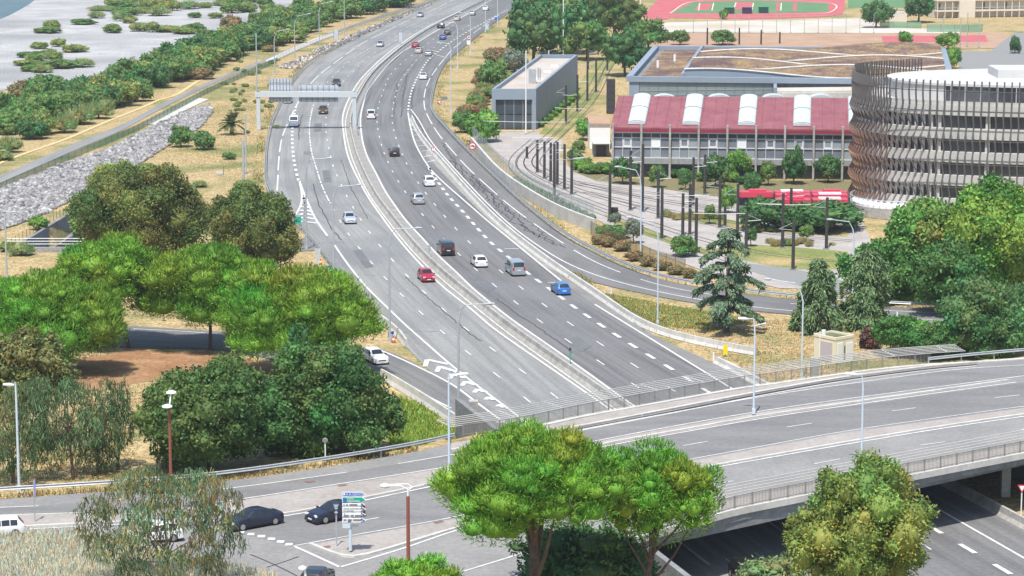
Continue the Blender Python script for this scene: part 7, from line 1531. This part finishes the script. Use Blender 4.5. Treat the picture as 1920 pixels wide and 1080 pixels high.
for nm, lb, kd, x, y, away, pm, ct in [
    ('van', 'white van coming towards the camera past the gantry shadow', 'van', 551, 229, False, WHT, 'van'), ('car', 'white car half hidden behind the left gantry panel', 'hatch', 540, 186, False, WHT, 'car'), ('car', 'bronze-brown car approaching under the gantry', 'suv', 606, 206, False, GLD, 'car'), ('car', 'dark car just behind the gantry beam', 'suv', 631, 155, False, DGR, 'car'), ('car', 'silver car alone on the upper left carriageway', 'hatch', 713, 82, False, SIL, 'car'), ('car', 'silver car at the top of the left carriageway', 'hatch', 788, 27, False, GRY, 'car'),
    ('car', 'pale silver hatchback approaching below the exit gore', 'hatch', 655, 408, False, PAL, 'car'), ('car', 'red hatchback approaching close to the median', 'hatch', 799, 515, False, RED_, 'car'),
    ('van', 'small white van with two rear windows beside the gantry post', 'smallvan', 696, 215, True, WHT, 'van'), ('suv', 'black car alone level with the hatched gore', 'suv', 739, 284, True, BLK_, 'car'), ('suv', 'white car driving away beside the wide dashed line', 'suv', 804, 339, True, WHT, 'car'), ('suv', 'silver car driving away behind the white one', 'suv', 783, 372, True, SIL, 'car'), ('van', 'black van driving away in the left lane', 'van', 836, 466, True, BLK_, 'van'), ('car', 'white hatchback driving away between the black van and grey van', 'hatch', 898, 488, True, WHT, 'car'), ('van', 'grey people-carrier van driving away', 'van', 966, 503, True, GRY, 'van'), ('car', 'bright blue car driving away, nearest the bridge', 'hatch', 1051, 539, True, BLU, 'car'),
    ('car', 'white car alone on the lane beside the slip road bend', 'sedan', 794, 142, True, WHT, 'car'), ('car', 'grey car last of the three-car group in the upper bend', 'hatch', 804, 99, True, GRY, 'car'), ('car', 'beige-grey car behind the red car in the upper bend', 'hatch', 785, 94, True, BEI, 'car'), ('car', 'red car in the upper bend of the right carriageway', 'hatch', 779, 83, True, RED_, 'car'), ('car', 'blue car in the upper right carriageway', 'hatch', 831, 69, True, paint_mat('royal_blue', (0.01, 0.06, 0.32)), 'car'), ('car', 'dark blue car just ahead of the blue one', 'hatch', 839, 60, True, DBL, 'car'), ('suv', 'black car close to the median ahead of the blue car', 'suv', 827, 48, True, BLK_, 'car'), ('car', 'cream car close to the upper median', 'hatch', 857, 34, True, BEI, 'car'), ('car', 'silver car second from the top of the right carriageway', 'hatch', 886, 24, True, SIL, 'car'), ('car', 'white car farthest up the right carriageway', 'hatch', 911, 15, True, WHT, 'car')]:
    p = at(x, y, 0.75); p.z = 0.06; car(nm, lb, kd, p, road_ang(p, away), pm, ct, 'cars on the motorway')
def street_car(nm, lb, kd, x, y, dx, dy, pm, z, ct='car', zc=0.7, **kw):
    p = at(x, y, z + zc); q = at(x + dx, y + dy, z + zc); car(nm, lb, kd, Vector((p.x, p.y, z + .02)), math.atan2(q.y - p.y, q.x - p.x), pm, ct, 'cars on the streets', **kw)
street_car('car', 'black fastback car on the street, clear of the signboard', 'sedan', 474, 970, -30, 5.5, DBL, DECK); street_car('car', 'black car behind the stacked direction board', 'sedan', 628, 957, -30, 5.5, DBL, DECK); street_car('car', 'white car cut by the left frame edge', 'hatch', -6, 988, -30, 2, WHT, DECK); street_car('car', 'white car seen through the bottom-left eucalyptus', 'hatch', 290, 997, -30, 2, WHT, DECK)
street_car('car', 'black car at the bottom edge under the white disc lamp', 'suv', 594, 1086, 24, -26, BLK_, DECK); street_car('car', 'white car emerging from behind the pine onto the left slip road', 'hatch', 704, 667, 30, 15, WHT, 0.02); street_car('suv', 'black car in the shadow of the bridge at the bottom edge', 'suv', 1400, 1074, 26, 22, BLK_, 0.02)

# ------------------------------------------------------------------ thin summer haze over the whole place
hz_me = MB().box((0, 1050, 30.5), (3060, 2760, 73)).mesh('haze')
hz = link('haze', hz_me); tag(hz, 'thin pale summer haze over the whole valley', 'haze', kind='stuff')
hm = bpy.data.materials.new('summer_haze'); hm.use_nodes = True; hm.node_tree.nodes.clear()
ho = hm.node_tree.nodes.new('ShaderNodeOutputMaterial'); hv = hm.node_tree.nodes.new('ShaderNodeVolumePrincipled')
hv.inputs['Color'].default_value = (0.86, 0.92, 1.0, 1); hv.inputs['Density'].default_value = 0.0001; hv.inputs['Anisotropy'].default_value = 0.2
hm.node_tree.links.new(hv.outputs[0], ho.inputs['Volume']); hz_me.materials.append(hm)
